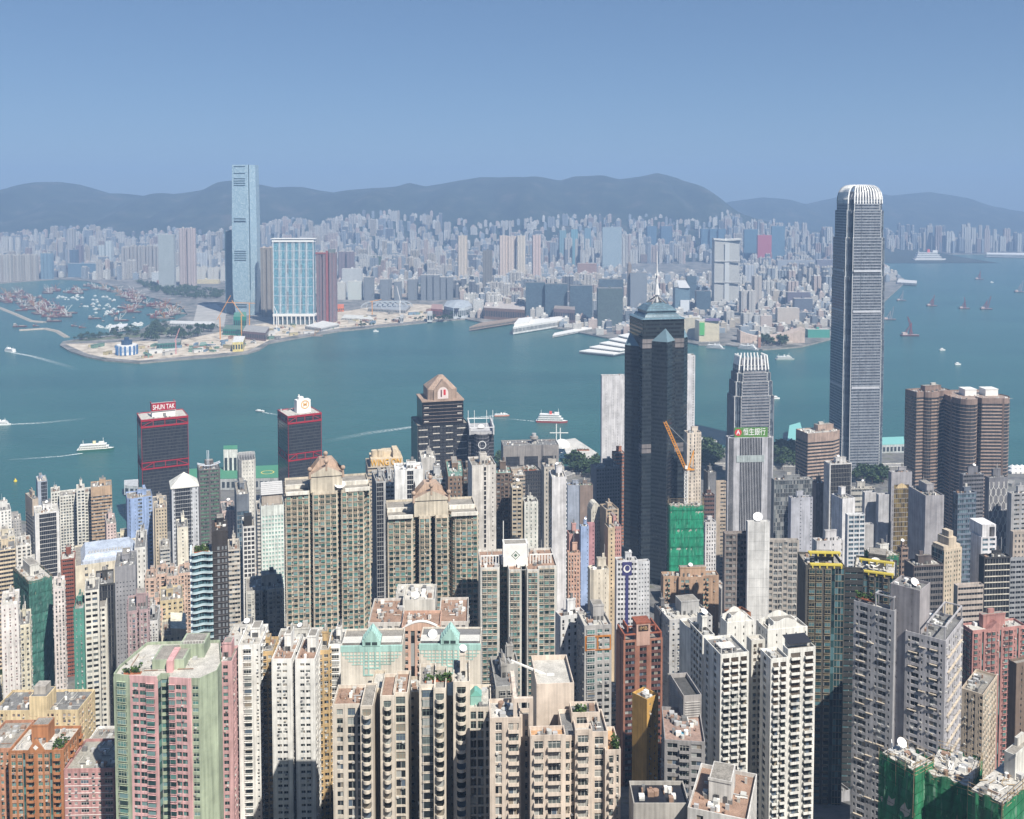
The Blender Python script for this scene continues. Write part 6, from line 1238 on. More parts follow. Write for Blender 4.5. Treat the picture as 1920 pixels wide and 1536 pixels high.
# black granite tower with a tan gabled head
def cosco(root, w, d, h, B):
    mb = MB(); wh = wall((.60, .57, .52)); st = [(z, z + 1.1) for z in np.arange(8, h - 4, 7.6)]
    for z0, z1 in st: mb.ubox([(w * .02, w * .2, z0, z1, .36, .5), (w * .78, w * .98, z0, z1, .36, .5)], (0, 0), (1, 0), (0, -1), wh); mb.ubox([(w * .3, w * .44, z0 + 3, z1 + 3, .36, .5), (w * .56, w * .7, z0 + 3, z1 + 3, .36, .5)] if z0 > h * .62 else [], (0, 0), (1, 0), (0, -1), wh)
    mb.build('white_band', root)
    g = MB(); k = wall((.018, .018, .022), .3); a, b = w * .1, w * .92
    g.box(a, b, 2, d * .9, h, h + 26, k); g.ubox([(a + 1, b - 1, z, z + .5, -1.9, -1.6) for z in np.arange(h + 3, h + 24, 3.8)], (0, 0), (1, 0), (0, -1), wall((.25, .2, .18))); g.ubox([(a + 2, a + 7, z, z + 1, -1.95, -1.5) for z in np.arange(h + 4, h + 20, 7.6)] + [(b - 7, b - 2, z, z + 1, -1.95, -1.5) for z in np.arange(h + 4, h + 20, 7.6)], (0, 0), (1, 0), (0, -1), wh); g.build('upper_storeys', root)
    t = MB(); m = wall((.38, .28, .22)); z = h + 26; t.box(a - .8, b + .8, 1.2, d * .92, z, z + 1.6, m); x0, x1 = w * .22, w * .8; P = [(x0, 6), (x0 + 7, 2.2), (x1 - 7, 2.2), (x1, 6), (x1, d * .8), (x0, d * .8)]
    t.prism(P, z + 1.6, z + 13, m); Q = scale_poly(P, .16); t.prism(P, z + 13, z + 27, m, None, Q)
    A = [(x0 + 6, 1.6, z + 13), (x1 - 6, 1.6, z + 13), ((x0 + x1) / 2, 1.6, z + 24)]; t.face([(x0 + 6, 1.6, z + 1.6), (x1 - 6, 1.6, z + 1.6), A[1], A[0]], m); t.face(A, m); t.face([A[1], (A[1][0], 9, A[1][2]), (A[2][0], 9, A[2][2]), A[2]], m); t.face([(A[0][0], 9, A[0][2]), A[0], A[2], (A[2][0], 9, A[2][2])], m)
    t.build('gabled_head', root); s = MB(); cx = (x0 + x1) / 2
    s.face([(cx + 6 * cos(q), 1.45, z + 9 + 7 * sin(q)) for q in np.linspace(0, pi, 12)] + [(cx - 6, 1.45, z + 3), (cx + 6, 1.45, z + 3)], flat((.68, .58, .55))); s.build('arched_panel', root)
    s = MB(); s.box(cx - 2.6, cx - 1.2, 1.3, 1.44, z + 5, z + 13, flat((.1, .02, .03))); s.box(cx + .6, cx + 3, 1.3, 1.44, z + 7, z + 13, flat((.55, .02, .03))); s.build('emblem', root)
TO('black stone tower with white corner dashes and a tan gabled head', (767, 783, 877, 800), 1000, 14, (.018, .018, .022), GBLK, 'R6/.6/.84', 'R6/.6/.84', tc=(.028, .024, .026), big=None, crown=cosco, dep=46, z0=3, name='skyscraper', cat='skyscraper')
# silver ribbed bank tower with the green sign
def bank(root, w, d, h, B):
    mb = MB(); mb.ubox([(w * .18, w * .8, h - 25, h - 18, .3, .72)], (0, 0), (1, 0), (0, -1), wall((.42, .48, .48))); mb.build('pale_band', root)
    s = MB(); s.box(w * .14, w * .88, 1, 2, h + .5, h + 10.5, flat((.10, .24, .05), .5)); s.box(w * .14, w * .88, 1.99, 3, h + .5, h + 9, METAL); s.build('sign_board', root)
    n = 20; c = (w * .22, h + 5.6); e = MB(); e.face([(c[0] + 3.6 * cos(2 * pi * k / n), .9, c[1] + 3.6 * sin(2 * pi * k / n)) for k in range(n)], flat((.60, .04, .04))); e.build('round_emblem', root)
    e = MB(); wp = flat((.85, .85, .85)); e.hex8([[(c[0] - 2, .8, c[1] - 2), (c[0] - 1.2, .8, c[1] - 2), (c[0] - 1.2, .88, c[1] - 2), (c[0] - 2, .88, c[1] - 2), (c[0] - .4, .8, c[1] + 2.4), (c[0] + .4, .8, c[1] + 2.4), (c[0] + .4, .88, c[1] + 2.4), (c[0] - .4, .88, c[1] + 2.4)], [(c[0] + 1.2, .8, c[1] - 2), (c[0] + 2, .8, c[1] - 2), (c[0] + 2, .88, c[1] - 2), (c[0] + 1.2, .88, c[1] - 2), (c[0] - .4, .79, c[1] + 2.4), (c[0] + .4, .79, c[1] + 2.4), (c[0] + .4, .87, c[1] + 2.4), (c[0] - .4, .87, c[1] + 2.4)]], wp); e.box(c[0] - 1, c[0] + 1, .78, .86, c[1] - .6, c[1], wp); e.build('emblem_mark', root)
    sign_text(root, '恒生銀行', (w * .58, .9, h + 5.6), 8, wp, width=w * .5, bold=.02)
TO('silver tower with black vertical ribs under a green Chinese character sign', (1361, 1366, 1450, 822), 930, 4, (.50, .50, .53), GBLK, 'X7,' + 'F2.2/.7/.5,' * 14 + 'X7', 'X9', poly='cham', big=0, crown=bank, dep=36, z0=4, parapet=.8)
# twin granite towers with rounded bays
RB = [(0, .12), (.2, .12)] + [(.42 + .22 * cos(pi + pi * k / 8), .16 + .30 * sin(pi + pi * k / 8)) for k in range(9)] + [(.72, .08), (1, .08), (1, .95), (0, .95)]
RC = [(0, .15)] + [(.22 + .2 * cos(pi + pi * k / 8), .14 + .34 * sin(pi + pi * k / 8)) for k in range(9)] + [(.46, -.06), (.8, -.1)] + [(.82 + .18 * cos(-pi / 2 + pi * k / 8), .18 + .30 * sin(-pi / 2 + pi * k / 8)) for k in range(9)] + [(.98, .95), (0, .95)]
def plant2(root, w, d, h, B):
    for xa, xb in ((.3, .5), (.66, .88)): mb = MB(); mb.box(w * xa, w * xb, d * .3, d * .6, h, h + 7, WPAINT); mb.box(w * xa - .4, w * xb + .4, d * .3 - .4, d * .6 + .4, h + 7, h + 7.6, WPAINT); mb.build('plant_room', root)
GR = (.26, .19, .16)
TO('left of two pinkish granite towers with a rounded glass bay', (1697, 1722, 1786, 738), 1010, 16, GR, GBLK, 'R6/.6/.58', 'R6/.6/.75', poly=RB, dep=46, Rd='R3/.6/.84', topblank=5, z0=4, roof=wall((.34, .26, .22)), tc=(.34, .25, .20))
TO('right of two pinkish granite towers, with two white roof cabins', (1789, 1789, 1897, 748), 1000, 3, GR, GBLK, 'R6/.6/.62', 'R6/.6/.7', poly=RC, dep=46, Rd='R3/.6/.84', topblank=5, z0=4, big=0, crown=plant2, roof=wall((.34, .26, .22)), tc=(.40, .30, .25))
TO('brown office block with chamfered front beside the tallest silver skyscraper', (1492, 1515, 1580, 815), 1010, 16, (.40, .30, .25), GBLK, 'R6/.6/.55', 'R6/.6/.6', poly=[(0, 0), (.72, 0), (1, .25), (1, .95), (0, .95)], dep=36, topblank=9, z0=4, tc=(.44, .33, .27))
TO('tall white slab with thin vertical seams left of the dark star tower', (1127, 1129, 1172, 706), 1140, 4, (.62, .61, .62), GBLK, 'X5,A.8/.4/.5,X4,X4,A.8/.4/.5', 'X9', dep=34, z0=4, big=0, fh=3.4)
TO('tall white slab peeking out right of the dark star tower', (1262, 1266, 1303, 668), 1190, 4, (.62, .61, .62), GBLK, 'X12,A1.6/.6/.6,X1.5', 'X9', dep=34, z0=4, big=0, fh=3.4)
def mastcab(root, w, d, h, B): 
    mb = MB(); mb.cyl(w * .58, d * .5, h, h + 6, 3, wall(CONC), 10); mb.cyl(w * .58, d * .5, h + 6, h + 8.5, 5.4, wall((.3, .28, .26)), 12, 4.8); mb.cyl(w * .58, d * .5, h + 8.5, h + 12, 2.6, METAL, 8); mb.build('radar_post', root)
TO('broad grey black slab with a small control tower on its roof', (940, 944, 1047, 838), 1080, 6, (.30, .28, .27), GBLK, 'X3,R6/.6/.8,R6/.6/.8,R6/.6/.8,X3', 'X9', dep=30, topblank=12, z0=4, tc=(.04, .04, .05), crown=mastcab, big=0)
def ring(root, w, d, h, B):
    mb = MB(); m = flat((.75, .75, .75), .4); mb.box(0, w, 2, d - 2, h, h + 3, wall((.45, .45, .46)))
    for x in (0, w * .94): mb.box(x, x + w * .06, 0, d, h, h + 9, wall((.55, .55, .56)))
    for x in (0, w * .25, w * .75, w): mb.bar((x, d * .5, h), (x, d * .5, h + 22), .22, m)
    for yy in (0, d): mb.bar((0, yy, h + 8), (w, yy, h + 8), .4, m)
    mb.sphere((w * .5, d * .4, h + 4), 4.2, m, 12, .8, 0); mb.build('roof_frame', root); n = 20; mb = MB()
    for k in range(n):
        a, b = 2 * pi * k / n, 2 * pi * (k + 1) / n; mb.hex8([[(w * .5 + r * cos(q), y_, h - 10 + r * sin(q)) for y_ in (-d * .09, -d * .09 - .3) for r, q in ((4.4, a), (4.4, b), (3.6, b), (3.6, a))]], m)
    mb.build('ring_emblem', root)
CURV = [(0, .2), (.2, .2)] + [(.5 + .3 * cos(pi + pi * k / 8), .12 + .2 * sin(pi + pi * k / 8)) for k in range(9)] + [(.8, .2), (1, .2), (1, 1), (0, 1)]
TO('dark curved glass tower with a ring emblem and roof masts', (876, 880, 927, 816), 985, 4, (.14, .14, .16), GBLK, 'R5/.6/.75', 'R5/.6/.6', poly=CURV, big=None, crown=ring, dep=30, z0=4)
def wingon(root, w, d, h, B):
    mb = MB(); m = wall((.60, .50, .36)); mb.box(w * .08, w * .96, .5, d * .8, h, h + 9, m); mb.build('plant_storey', root)
    mb = MB(); mb.box(w * .42, w * .8, d * .3, d * .7, h + 9, h + 14, m); mb.prism([(w * .7, 2), (w * .96, 2), (w * .96, d * .6), (w * .7, d * .6)], h + 9, h + 17, m, None, [(w * .7, 4), (w * .84, 4), (w * .84, d * .6), (w * .7, d * .6)])
    for x in (w * .2, w * .36): mb.cyl(x, d * .3, h + 9, h + 16, 3.6, m, 16)
    mb.build('cooling_tower', root); sign_text(root, 'WING ON', (w * .5, -.2, h + 5), 9.5, flat((.72, .38, .03), .5), width=w * .84, bold=.03, name='gold_lettering')
TO('beige striped store block with big golden rooftop letters', (671, 690, 758, 878), 950, 12, (.52, .44, .34), GRES, 'R6/.6/.45', 'R6/.6/.45', dep=36, big=None, crown=wingon, z0=3)
# ferry terminal with green roof, piers and the shore
def flatbox(name, label, cat, pts, z0, h, wm, roofm, group=None, ov=.0, extra=None):
    P = [at_z(u, v, z0)[:2] for u, v in pts]; c = (sum(p[0] for p in P) / len(P), sum(p[1] for p in P) / len(P)); Q = [(p[0] - c[0], p[1] - c[1]) for p in P]
    if sum(Q[i][0] * Q[(i + 1) % len(Q)][1] - Q[(i + 1) % len(Q)][0] * Q[i][1] for i in range(len(Q))) < 0: Q = Q[::-1]
    root = empty(name, (*c, z0), 0, label, cat, group); mb = MB(); mb.prism(Q, 0, h, wm); mb.build('wall', root); r = MB(); r.prism(scale_poly(Q, 1 + ov), h, h + .9, roofm); r.build('roof', root)
    n = len(Q); b = MB()
    for i in range(n):
        a, e2 = Q[i], Q[(i + 1) % n]; e = hypot(e2[0] - a[0], e2[1] - a[1]); dd = ((e2[0] - a[0]) / e, (e2[1] - a[1]) / e); k = max(2, int(e / 6)); b.ubox([(e * (j + .2) / k, e * (j + .8) / k, h * .25, h * .75, 0, .12) for j in range(k)], a, dd, (dd[1], -dd[0]), flat((.04, .05, .06), .2))
    b.build('window', root, kind='stuff')
    if extra: extra(root, Q, h)
    return root
GRN = flat((.07, .24, .14), .6); TEALR = flat((.22, .50, .47), .5)
def helipad(root, Q, h):
    mb = MB(); n = 24; c = (sum(q[0] for q in Q) / len(Q) + 25, sum(q[1] for q in Q) / len(Q) - 2)
    for k in range(n):
        a, b = 2 * pi * k / n, 2 * pi * (k + 1) / n; mb.face([(c[0] + r * cos(q), c[1] + r * sin(q), h + .93) for r, q in ((9, a), (9, b), (7.6, b), (7.6, a))], flat((.70, .55, .12)))
    mb.build('helipad_ring', root)
flatbox('ferry_terminal', 'long ferry terminal with a green flat roof and yellow helipad ring', 'ferry terminal', [(352, 922), (352, 902), (545, 893), (560, 905), (530, 918)], 3, 16, wall((.40, .42, .42)), GRN, extra=helipad)
flatbox('office_block', 'white stepped block with green trim behind the eight sided tower', cs, [(420, 905), (420, 898), (446, 897), (446, 905)], 3, 46, wall(WHITE), GRN)
flatbox('ferry_pier', 'small pale pier building at the left of the red banded tower', 'pier', [(233, 928), (233, 918), (262, 916), (262, 930)], 2, 12, wall((.55, .58, .60)), wall((.50, .52, .54)))
flatbox('ferry_pier', 'pier with a teal roof left of the brown chamfered office', 'pier', [(1476, 842), (1480, 812), (1500, 806), (1508, 836)], 2, 12, wall((.55, .60, .60)), TEALR)
flatbox('ferry_pier', 'long pier hall with a teal roof right of the tallest skyscraper', 'pier', [(1640, 852), (1643, 838), (1694, 836), (1696, 850)], 2, 14, wall((.50, .54, .54)), TEALR)
flatbox('ferry_pier', 'grey roofed pier right of the cream tower', 'pier', [(1308, 846), (1312, 832), (1344, 838), (1346, 852)], 2, 10, wall((.58, .57, .55)), wall((.46, .44, .42)))
flatbox('exhibition_pier', 'white covered exhibition pier with planted deck right of the grey black slab', 'pier', [(1062, 868), (1052, 842), (1078, 838), (1122, 868), (1096, 880)], 2, 13, wall((.55, .60, .64)), wall((.60, .58, .54)), extra=lambda r, Q, h: (lambda m: (m.sphere((-22, 16, h), 13, WPAINT, 12, .9, 0), m.bar((-30, 20, h), (-30, 20, h + 34), .6, WPAINT), m.bar((-24, 20, h), (-24, 20, h + 28), .6, WPAINT), m.box(-40, -12, 19, 20, h + 20, h + 21, WPAINT), m.build('white_canopy', r), planter(r, 0, 18, -12, -4, h + .9, 60)))(MB()))
for i, (a, b, y0, y1) in enumerate([(1900, 1960, 878, 884), (1894, 1960, 888, 894)]):
    for k in range(5): 
        p = at_z(1898 + k * 9, 880 + 7 * i, 4); e = empty('event_tent', p, .2, 'white peaked event tents in a row at the right shore edge', 'tent', 'white event tents'); m = MB(); m.prism([(-4, -4), (4, -4), (4, 4), (-4, 4)], 0, 3, WPAINT); m.build('wall', e); m = MB(); m.prism([(-4.3, -4.3), (4.3, -4.3), (4.3, 4.3), (-4.3, 4.3)], 3, 7, flat((.85, .84, .82)), None, [(-.1, -.1), (.1, -.1), (.1, .1), (-.1, .1)]); m.build('peaked_roof', e)
mb = MB(); pts = [at_z(u, v, 9) for u, v in [(1040, 896), (1075, 884), (1110, 886), (1160, 890), (1250, 872), (1340, 872), (1460, 872), (1560, 876), (1700, 872), (1900, 905)]]
for a, b in zip(pts, pts[1:]):
    d = np.array(b[:2]) - np.array(a[:2]); L = np.linalg.norm(d); d /= L; mb.ubox([(0, L, 0, 9, -8, 8)], (a[0], a[1]), d, (d[1], -d[0]), wall((.30, .29, .28))); mb.ubox([(0, L, 9, 10, -8.4, -8), (0, L, 9, 10, 8, 8.4)], (a[0], a[1]), d, (d[1], -d[0]), wall(OFFW))
struct(mb, 'elevated_road')
# low fillers between the towers
def blocked(x, y, w, d, th):
    c, s = cos(th), sin(th); S_ = [(x + c * a * w - s * b * d, y + s * a * w + c * b * d) for a in (0, .5, 1) for b in (0, .5, 1)]
    for (ox, oy, ot, ow, od) in OCC:
        co_, so_ = cos(ot), sin(ot)
        for px_, py_ in S_:
            u, v = (px_ - ox) * co_ + (py_ - oy) * so_, -(px_ - ox) * so_ + (py_ - oy) * co_
            if -2 < u < ow + 2 and -2 < v < od + 2: return True
        for a in (0, .5, 1):
            for b in (0, .5, 1):
                qx, qy = ox + co_ * a * ow - so_ * b * od, oy + so_ * a * ow + co_ * b * od; u, v = (qx - x) * c + (qy - y) * s, -(qx - x) * s + (qy - y) * c
                if -2 < u < w + 2 and -2 < v < d + 2: return True
    return False
FC = [((.62, .60, .55), 'off white'), ((.50, .40, .30), 'tan'), ((.42, .41, .40), 'grey'), ((.60, .45, .38), 'pinkish'), ((.66, .60, .45), 'cream'), ((.30, .26, .24), 'brown')]
rf = random.Random(77); nfil = 0; WARP[0] = False
PARK = lambda x, y: y > 1000 and -160 < x < 1000
for _ in range(2600):
    Y = rf.uniform(480, 1070); X = rf.uniform(-.76, .76) * Y; side_ = abs(X) > .53 * Y; w, d = rf.uniform(12, 26), rf.uniform(12, 24); th = R(rf.uniform(2, 10))
    if nfil > 290: break
    if blocked(X, Y, w, d, th) or PARK(X, Y) or (abs(X + 300) < 26 and Y < 760): continue
    hb = rf.uniform(12, 30) if rf.random() < .6 else rf.uniform(28, 62)
    u, v = pix(X + w / 2, Y, ground(Y) + hb)
    if side_: hb = rf.uniform(45, 130) if abs(X) > .57 * Y else hb; u, v = pix(X + w / 2, Y, ground(Y) + hb)
    if not -450 < u < 2370 or v > 1560 or (not side_ and nfil > 200): continue
    if side_ and (abs(u - 960) < 990): continue
    if u < 300 and 1200 < v < 1400: hb = min(hb, 22)
    if u > 1300 and Y > 880: hb = min(hb, 25)
    c, nm = FC[rf.randrange(6)]; side = 'left' if u < 640 else ('middle' if u < 1280 else 'right'); kd = 'walk up block' if hb < 30 else ('mid rise block' if hb < 63 else 'tower'); dp_ = 'uphill' if Y < 690 else ('midtown' if Y < 880 else 'shore side')
    uc = pix(X, Y, ground(Y) + hb); 
    tower('low_building' if hb < 30 else ('mid_rise_building' if hb < 63 else AP), f'{nm} {kd} wedged among the towers, {dp_} in the {side} third', cs, (uc[0], uc[0], uc[0] + 1, uc[1]), Y, th * 180 / pi, c, GRES, rf.choice(['X.6,W1.8/.65/.5', 'R4/.6/.5,X.5', 'X1,A1.4/.6/.5', 'B3,X.5']), dep=d, wid=w, ac=.15, group=f'{nm} {kd}s of the {side} third, {dp_}', seed=nfil, big=1, dishp=.1, fh=3.0); nfil += 1
WARP[0] = True
# ------------------------------------------------------------------ the city across the harbour
FT, FB = 'far_tower', 'far_building'
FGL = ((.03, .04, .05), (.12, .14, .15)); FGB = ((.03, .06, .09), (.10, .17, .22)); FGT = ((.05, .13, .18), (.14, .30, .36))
def fgrid(c, g=FGL, wf=.55, hf=.5, vs=None): return gridmat(c, g, wf, hf, vs=vs)
P_LAND = klp + [(klp[-1][0], 12500), (-9000, 12500), (klp[0][0] - 1500, klp[0][1])]
FOCC = []
def far(label, xl, xr, yt, Y, m, dep=24, th=0, lobes=0, roofc=ROOFL, name=FT, cat='tower', top=None, group=None, zb=3.5, fh=3.2, bw=3.4, hub=True, stuff=None, obj=True):
    if Y < 700: Y = at_z(xl, Y, 4)[1]
    if not stuff and zb < 4:      # step back until it stands on the land
        for _ in range(140):
            xa, xb_ = at_y(xl, 500, Y)[0], at_y(xr, 500, Y)[0]
            if inside((xa, Y - 14), P_LAND) and inside((xb_, Y - 14), P_LAND): break
            Y += 15
    x0, y0, zt = at_y(xl, yt, Y); x1 = at_y(xr, yt, Y)[0]; w = max(6, x1 - x0); h = zt - zb
    mb = stuff or MB(); ox, oy, oz = (x0, Y, zb) if stuff else (0, 0, 0); ct, st = cos(R(th)), sin(R(th))
    P = []
    if lobes:
        s = w / lobes
        for i in range(lobes): P += [(i * s + s * .08, 0), (i * s + s * .78, 0), (i * s + s * .78, s * .3), (i * s + s * 1.08, s * .3)]
        P[-1] = (w, s * .3); P[-2] = (w - s * .22, s * .3); P = [(0, s * .3), (s * .08, s * .3)] + P + [(w, dep), (0, dep)]
    else: P = [(0, 0), (w, 0), (w, dep), (0, dep)]
    P = [(x * ct - y * st, x * st + y * ct) for x, y in P]; n = len(P); nf = max(2, round(h / fh)); acc = 0
    for i in range(n):
        a, b = P[i], P[(i + 1) % n]; e = max(1, round(hypot(b[0] - a[0], b[1] - a[1]) / bw)); mb.addq([(a[0] + ox, a[1] + oy, oz), (b[0] + ox, b[1] + oy, oz), (b[0] + ox, b[1] + oy, oz + h), (a[0] + ox, a[1] + oy, oz + h)], [[0, 1, 2, 3]], m, [(acc, 0), (acc + e, 0), (acc + e, nf), (acc, nf)]); acc += e
    mb.face([(p[0] + ox, p[1] + oy, oz + h) for p in P], roofc)
    if hub and h > 15:
        for k in range(1 + lobes // 2 if lobes else 1):
            c = (w * (k + .5) / (1 + lobes // 2 if lobes else 1), dep * .5); q = min(w, 12) * .3; mb.box(ox + c[0] * ct - c[1] * st - q, ox + c[0] * ct - c[1] * st + q, oy + c[0] * st + c[1] * ct - q, oy + c[0] * st + c[1] * ct + q, oz + h, oz + h + 5, m if not lobes else ROOFL)
    FOCC.append((xl, xr, yt, Y))
    if stuff: return None
    if top: o = empty(name, (x0, Y, zb), 0, label, cat, group); mb.build('facade', o); top(o, w, dep, h)
    else: o = mb.build(name); o.location = (x0, Y, zb); tag(o, label, cat, group)
    return o
# tall pale blue tower
def icc():
    Y = 3230; zb = 4; root = None; x0, _, zt = at_y(438, 309, Y); x1 = at_y(477, 309, Y)[0]; xb0 = at_y(435, 520, Y)[0]; xb1 = at_y(479, 520, Y)[0]; w = xb1 - xb0; root = empty('skyscraper', (xb0, Y, zb), 0, 'tallest pale blue glass skyscraper across the harbour', 'skyscraper'); h = zt - zb
    gm = glass([(.36, .49, .56), (.45, .58, .64), (.39, .52, .59), (.52, .64, .68), (.32, .44, .51)], (.26, .36, .42), .05, .2, metal=.3, rough=.2)
    def P(k, sh=0): c = (w * .5, w * .45); b = [(.02, .02), (.70, -.02), (.76, .05), (.80, .0), (1, .3), (1, .9), (.9, 1), (.05, 1)]; return [(c[0] + w * (p - .5) * k + sh, c[1] + w * (q - .45) * k) for p, q in b]
    secs = [(P(.80), 0), (P(.84), h * .04), (P(.95), h * .10), (P(1.0), h * .17), (P(1.0), h * .62), (P(.93), h)]
    mb = MB(); loft(mb, secs, gm, ROOFL, 3, 4.2); mb.build('glass_facade', root)
    l = MB(); dk = flat((.03, .05, .07), .4)
    for f in (.055, .07, .085, .365, .38, .395, .41, .425, .62, .64, .86, .875, .89, .905, .94, .985): 
        k = .9 if f < .1 else (1 if f < .62 else 1 - .07 * (f - .62) / .38); q = P(k); a, b = q[0], q[1]; d = np.array(b) - np.array(a); L = np.linalg.norm(d); d /= L; l.ubox([(L * .12, L * .88, h * f, h * f + (3 if f != .62 else 5), .0, .5)], a, d, (d[1], -d[0]), dk)
    l.build('louvre_band', root, kind='stuff')
    e = MB(); q0, q1 = P(1.0), P(.93); e.bar((*q0[2], h * .17), (*q0[2], h * .62), 1.2, dk); e.bar((*q0[2], h * .62), (*q1[2], h), 1.2, dk); e.build('corner_slot', root)
icc()
def slabpair(label, xl, xr, yt, c, Y): far(label, xl, xr, yt, Y, fgrid(c, FGB, .8, .45), 40, roofc=ROOFG)
slabpair('dark blue slab tower touching the left of the pale blue skyscraper', 421, 436, 434, (.10, .17, .22), 3290)
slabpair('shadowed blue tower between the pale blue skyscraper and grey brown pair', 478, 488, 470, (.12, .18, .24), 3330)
far('grey brown ribbed tower right of the tallest pale blue skyscraper', 487, 511, 465, 3200, fgrid((.33, .29, .25), FGL, .5, .6, 4), 34, lobes=2, roofc=wall((.45, .32, .25)))
def harb():
    Y = 3000; x0, _, zt = at_y(512, 454, Y); x1 = at_y(587, 454, Y)[0]; w = x1 - x0; zb = 4; h = zt - zb; root = empty('apartment_slab', (x0, Y, zb), 0, 'broad teal glass apartment slab with white frame and tall slots', 'apartment tower')
    gm = glass([(.06, .20, .28), (.10, .28, .36), (.04, .14, .20), (.16, .36, .42), (.08, .24, .32)], (.30, .42, .46), .10, .12, rough=.1); g = MB(); z0 = h * .13
    P = [(0, 0), (w, 0), (w, 30), (0, 30)]
    for i in range(4):
        a, b = P[i], P[(i + 1) % 4]; e = hypot(b[0] - a[0], b[1] - a[1]); g.addq([(*a, z0), (*b, z0), (*b, h), (*a, h)], [[0, 1, 2, 3]], gm, [(0, 0), (e / 3, 0), (e / 3, (h - z0) / 3.4), (0, (h - z0) / 3.4)])
    g.build('window', root, kind='stuff'); m = MB(); WF = wall((.68, .70, .72))
    for k in range(7):
        u = w * k / 6; m.ubox([(u - 1.1, u + 1.1, z0, h, 0, 2.5)] + [(u + 3.6, u + 4.6, z0, h, 0, 1.2), (u - 4.6, u - 3.6, z0, h, 0, 1.2)] * (0 < k < 6), (0, 0), (1, 0), (0, -1), WF)
    m.ubox([(-1, w + 1, z, z + 1.2, 0, 1) for z in np.linspace(z0, h, 9)], (0, 0), (1, 0), (0, -1), WF); m.box(-3, w + 3, -3, 32, z0 - 7, z0, WPAINT); m.box(-3, w + 3, -3, 32, h, h + 6, WPAINT); m.box(-6, w + 6, -5, 33, h + 9, h + 11, WPAINT); m.box(4, w - 4, 2, 28, h + 6, h + 9, WF); m.build('white_frame', root)
    s = MB(); s.ubox([(w * a - 2, w * a + 2, h * b, h * c, 0, .7) for a in (.36, .70) for b, c in ((.18, .40), (.62, .73))], (0, 0), (1, 0), (0, -1), flat((.02, .04, .06), .2)); s.build('dark_slot', root)
    c = MB(); [c.box(w * k / 9 - 1.5, w * k / 9 + 1.5, -2.5, .5, 0, z0 - 7, WPAINT) for k in range(10)]; c.box(4, w - 4, 5, 26, 0, z0 - 7, flat((.12, .16, .18))); c.build('column', root)
harb()
def archt(o, w, d, h):
    m = MB(); r = wall((.34, .10, .09)); m.box(w * .52, w * .64, -2, 2, 0, h + 6, r); m.box(w * .62, w * .98, 3, 20, h, h + 10, fgrid((.14, .17, .17), FGB, .5, .5)); m.box(-1, w * .5, -1.5, 1, h - 4, h + 1, r); m.build('red_spine', o)
far('dark red brown tower with a red spine right of the teal slab', 592, 628, 474, 3060, fgrid((.26, .13, .13), FGT, .5, .5, 5), 36, 0, 3, name='apartment_tower', cat='apartment tower', top=archt)
def mpiece(o, w, d, h):
    m = MB(); WF = wall((.62, .62, .60)); dk = flat((.10, .11, .12), .4)
    for f in (.30, .64): m.ubox([(0, w, h * f, h * f + 3, .2, 2)], (0, 0), (1, 0), (0, -1), dk); m.ubox([(0, w, h * f + 3, h * f + 6, .2, 2.6)], (0, 0), (1, 0), (0, -1), WF)
    m.ubox([(w * .40, w * .58, 0, h * .94, .1, 1.6)], (0, 0), (1, 0), (0, -1), fgrid((.50, .52, .52), FGL, .7, .5)); m.hex8([[(-4, -4, h), (w * .5, 0, h - 4), (w * .5, d, h - 4), (-4, d, h), (-4, -4, h + 6), (w * .5, 0, h + 2), (w * .5, d, h + 2), (-4, d, h + 6)], [(w * .5, 0, h - 4), (w + 4, -4, h), (w + 4, d, h), (w * .5, d, h - 4), (w * .5, 0, h + 2), (w + 4, -4, h + 6), (w + 4, d, h + 6), (w * .5, d, h + 2)]], WF); m.build('white_band', o)
far('tall white and grey tower with a butterfly roof, behind the clock tower waterfront', 1340, 1388, 450, 566, fgrid((.52, .52, .50), ((.05, .06, .07), (.22, .24, .24)), .6, .55), 36, 4, 0, name='skyscraper', cat='skyscraper', top=mpiece)
DGL = fgrid((.07, .10, .13), FGB, .85, .5); DGR = fgrid((.09, .12, .12), ((.03, .05, .06), (.10, .15, .16)), .8, .5)
for lab, xl, xr, yt, Y, m, dp in [
 ('leftmost dark blue glass office block on the far quay', 986, 1022, 530, 597, DGL, 40), ('second dark blue glass office block with a broad face on the far quay', 1022, 1064, 533, 598, DGL, 40), ('third dark blue glass office block behind the arch shaped hotel', 1069, 1111, 536, 600, DGL, 40), ('greenish glass office block nearest the white cruise terminal', 1121, 1168, 541, 611, DGR, 42),
 ('dark slender twin tower rising behind the brown low rise', 905, 923, 470, 562, fgrid((.22, .21, .20), FGL, .5, .6, 3), 30), ('dark glass tower with white lace cladding', 1182, 1213, 512, 585, fgrid((.22, .24, .27), FGB, .5, .4), 30), ('brown slab attached to the lace clad tower', 1178, 1184, 495, 584, fgrid((.30, .24, .2), FGL), 30),
 ('dark ribbed office with a white columned top floor', 1124, 1169, 524, 575, fgrid((.10, .12, .14), FGB, .6, .9), 40), ('dark blue stepped office behind the slanted glass tower', 1306, 1333, 546, 585, DGL, 30), ('curved dark glass block beyond the slanted glass tower', 1288, 1306, 518, 570, DGL, 30)]: far(lab, xl, xr, yt, Y, m, dp, roofc=ROOFG, name='office_block', cat='office block')
def sail(o, w, d, h):
    m = MB(); m.hex8([[(w * .25, -1, h), (w, -1, h), (w, 8, h), (w * .25, 8, h), (w * .1, -1, h + 24), (w * .7, -1, h + 24), (w * .7, 8, h + 24), (w * .1, 8, h + 24)]], flat((.75, .76, .78), .5)); m.build('white_billboard', o); m = MB(); m.ubox([(w * .35, w * .95, h * .1, h * .55, .2, 1)], (0, 0), (1, 0), (0, -1), flat((.66, .69, .72), .4)); m.build('white_panel', o)
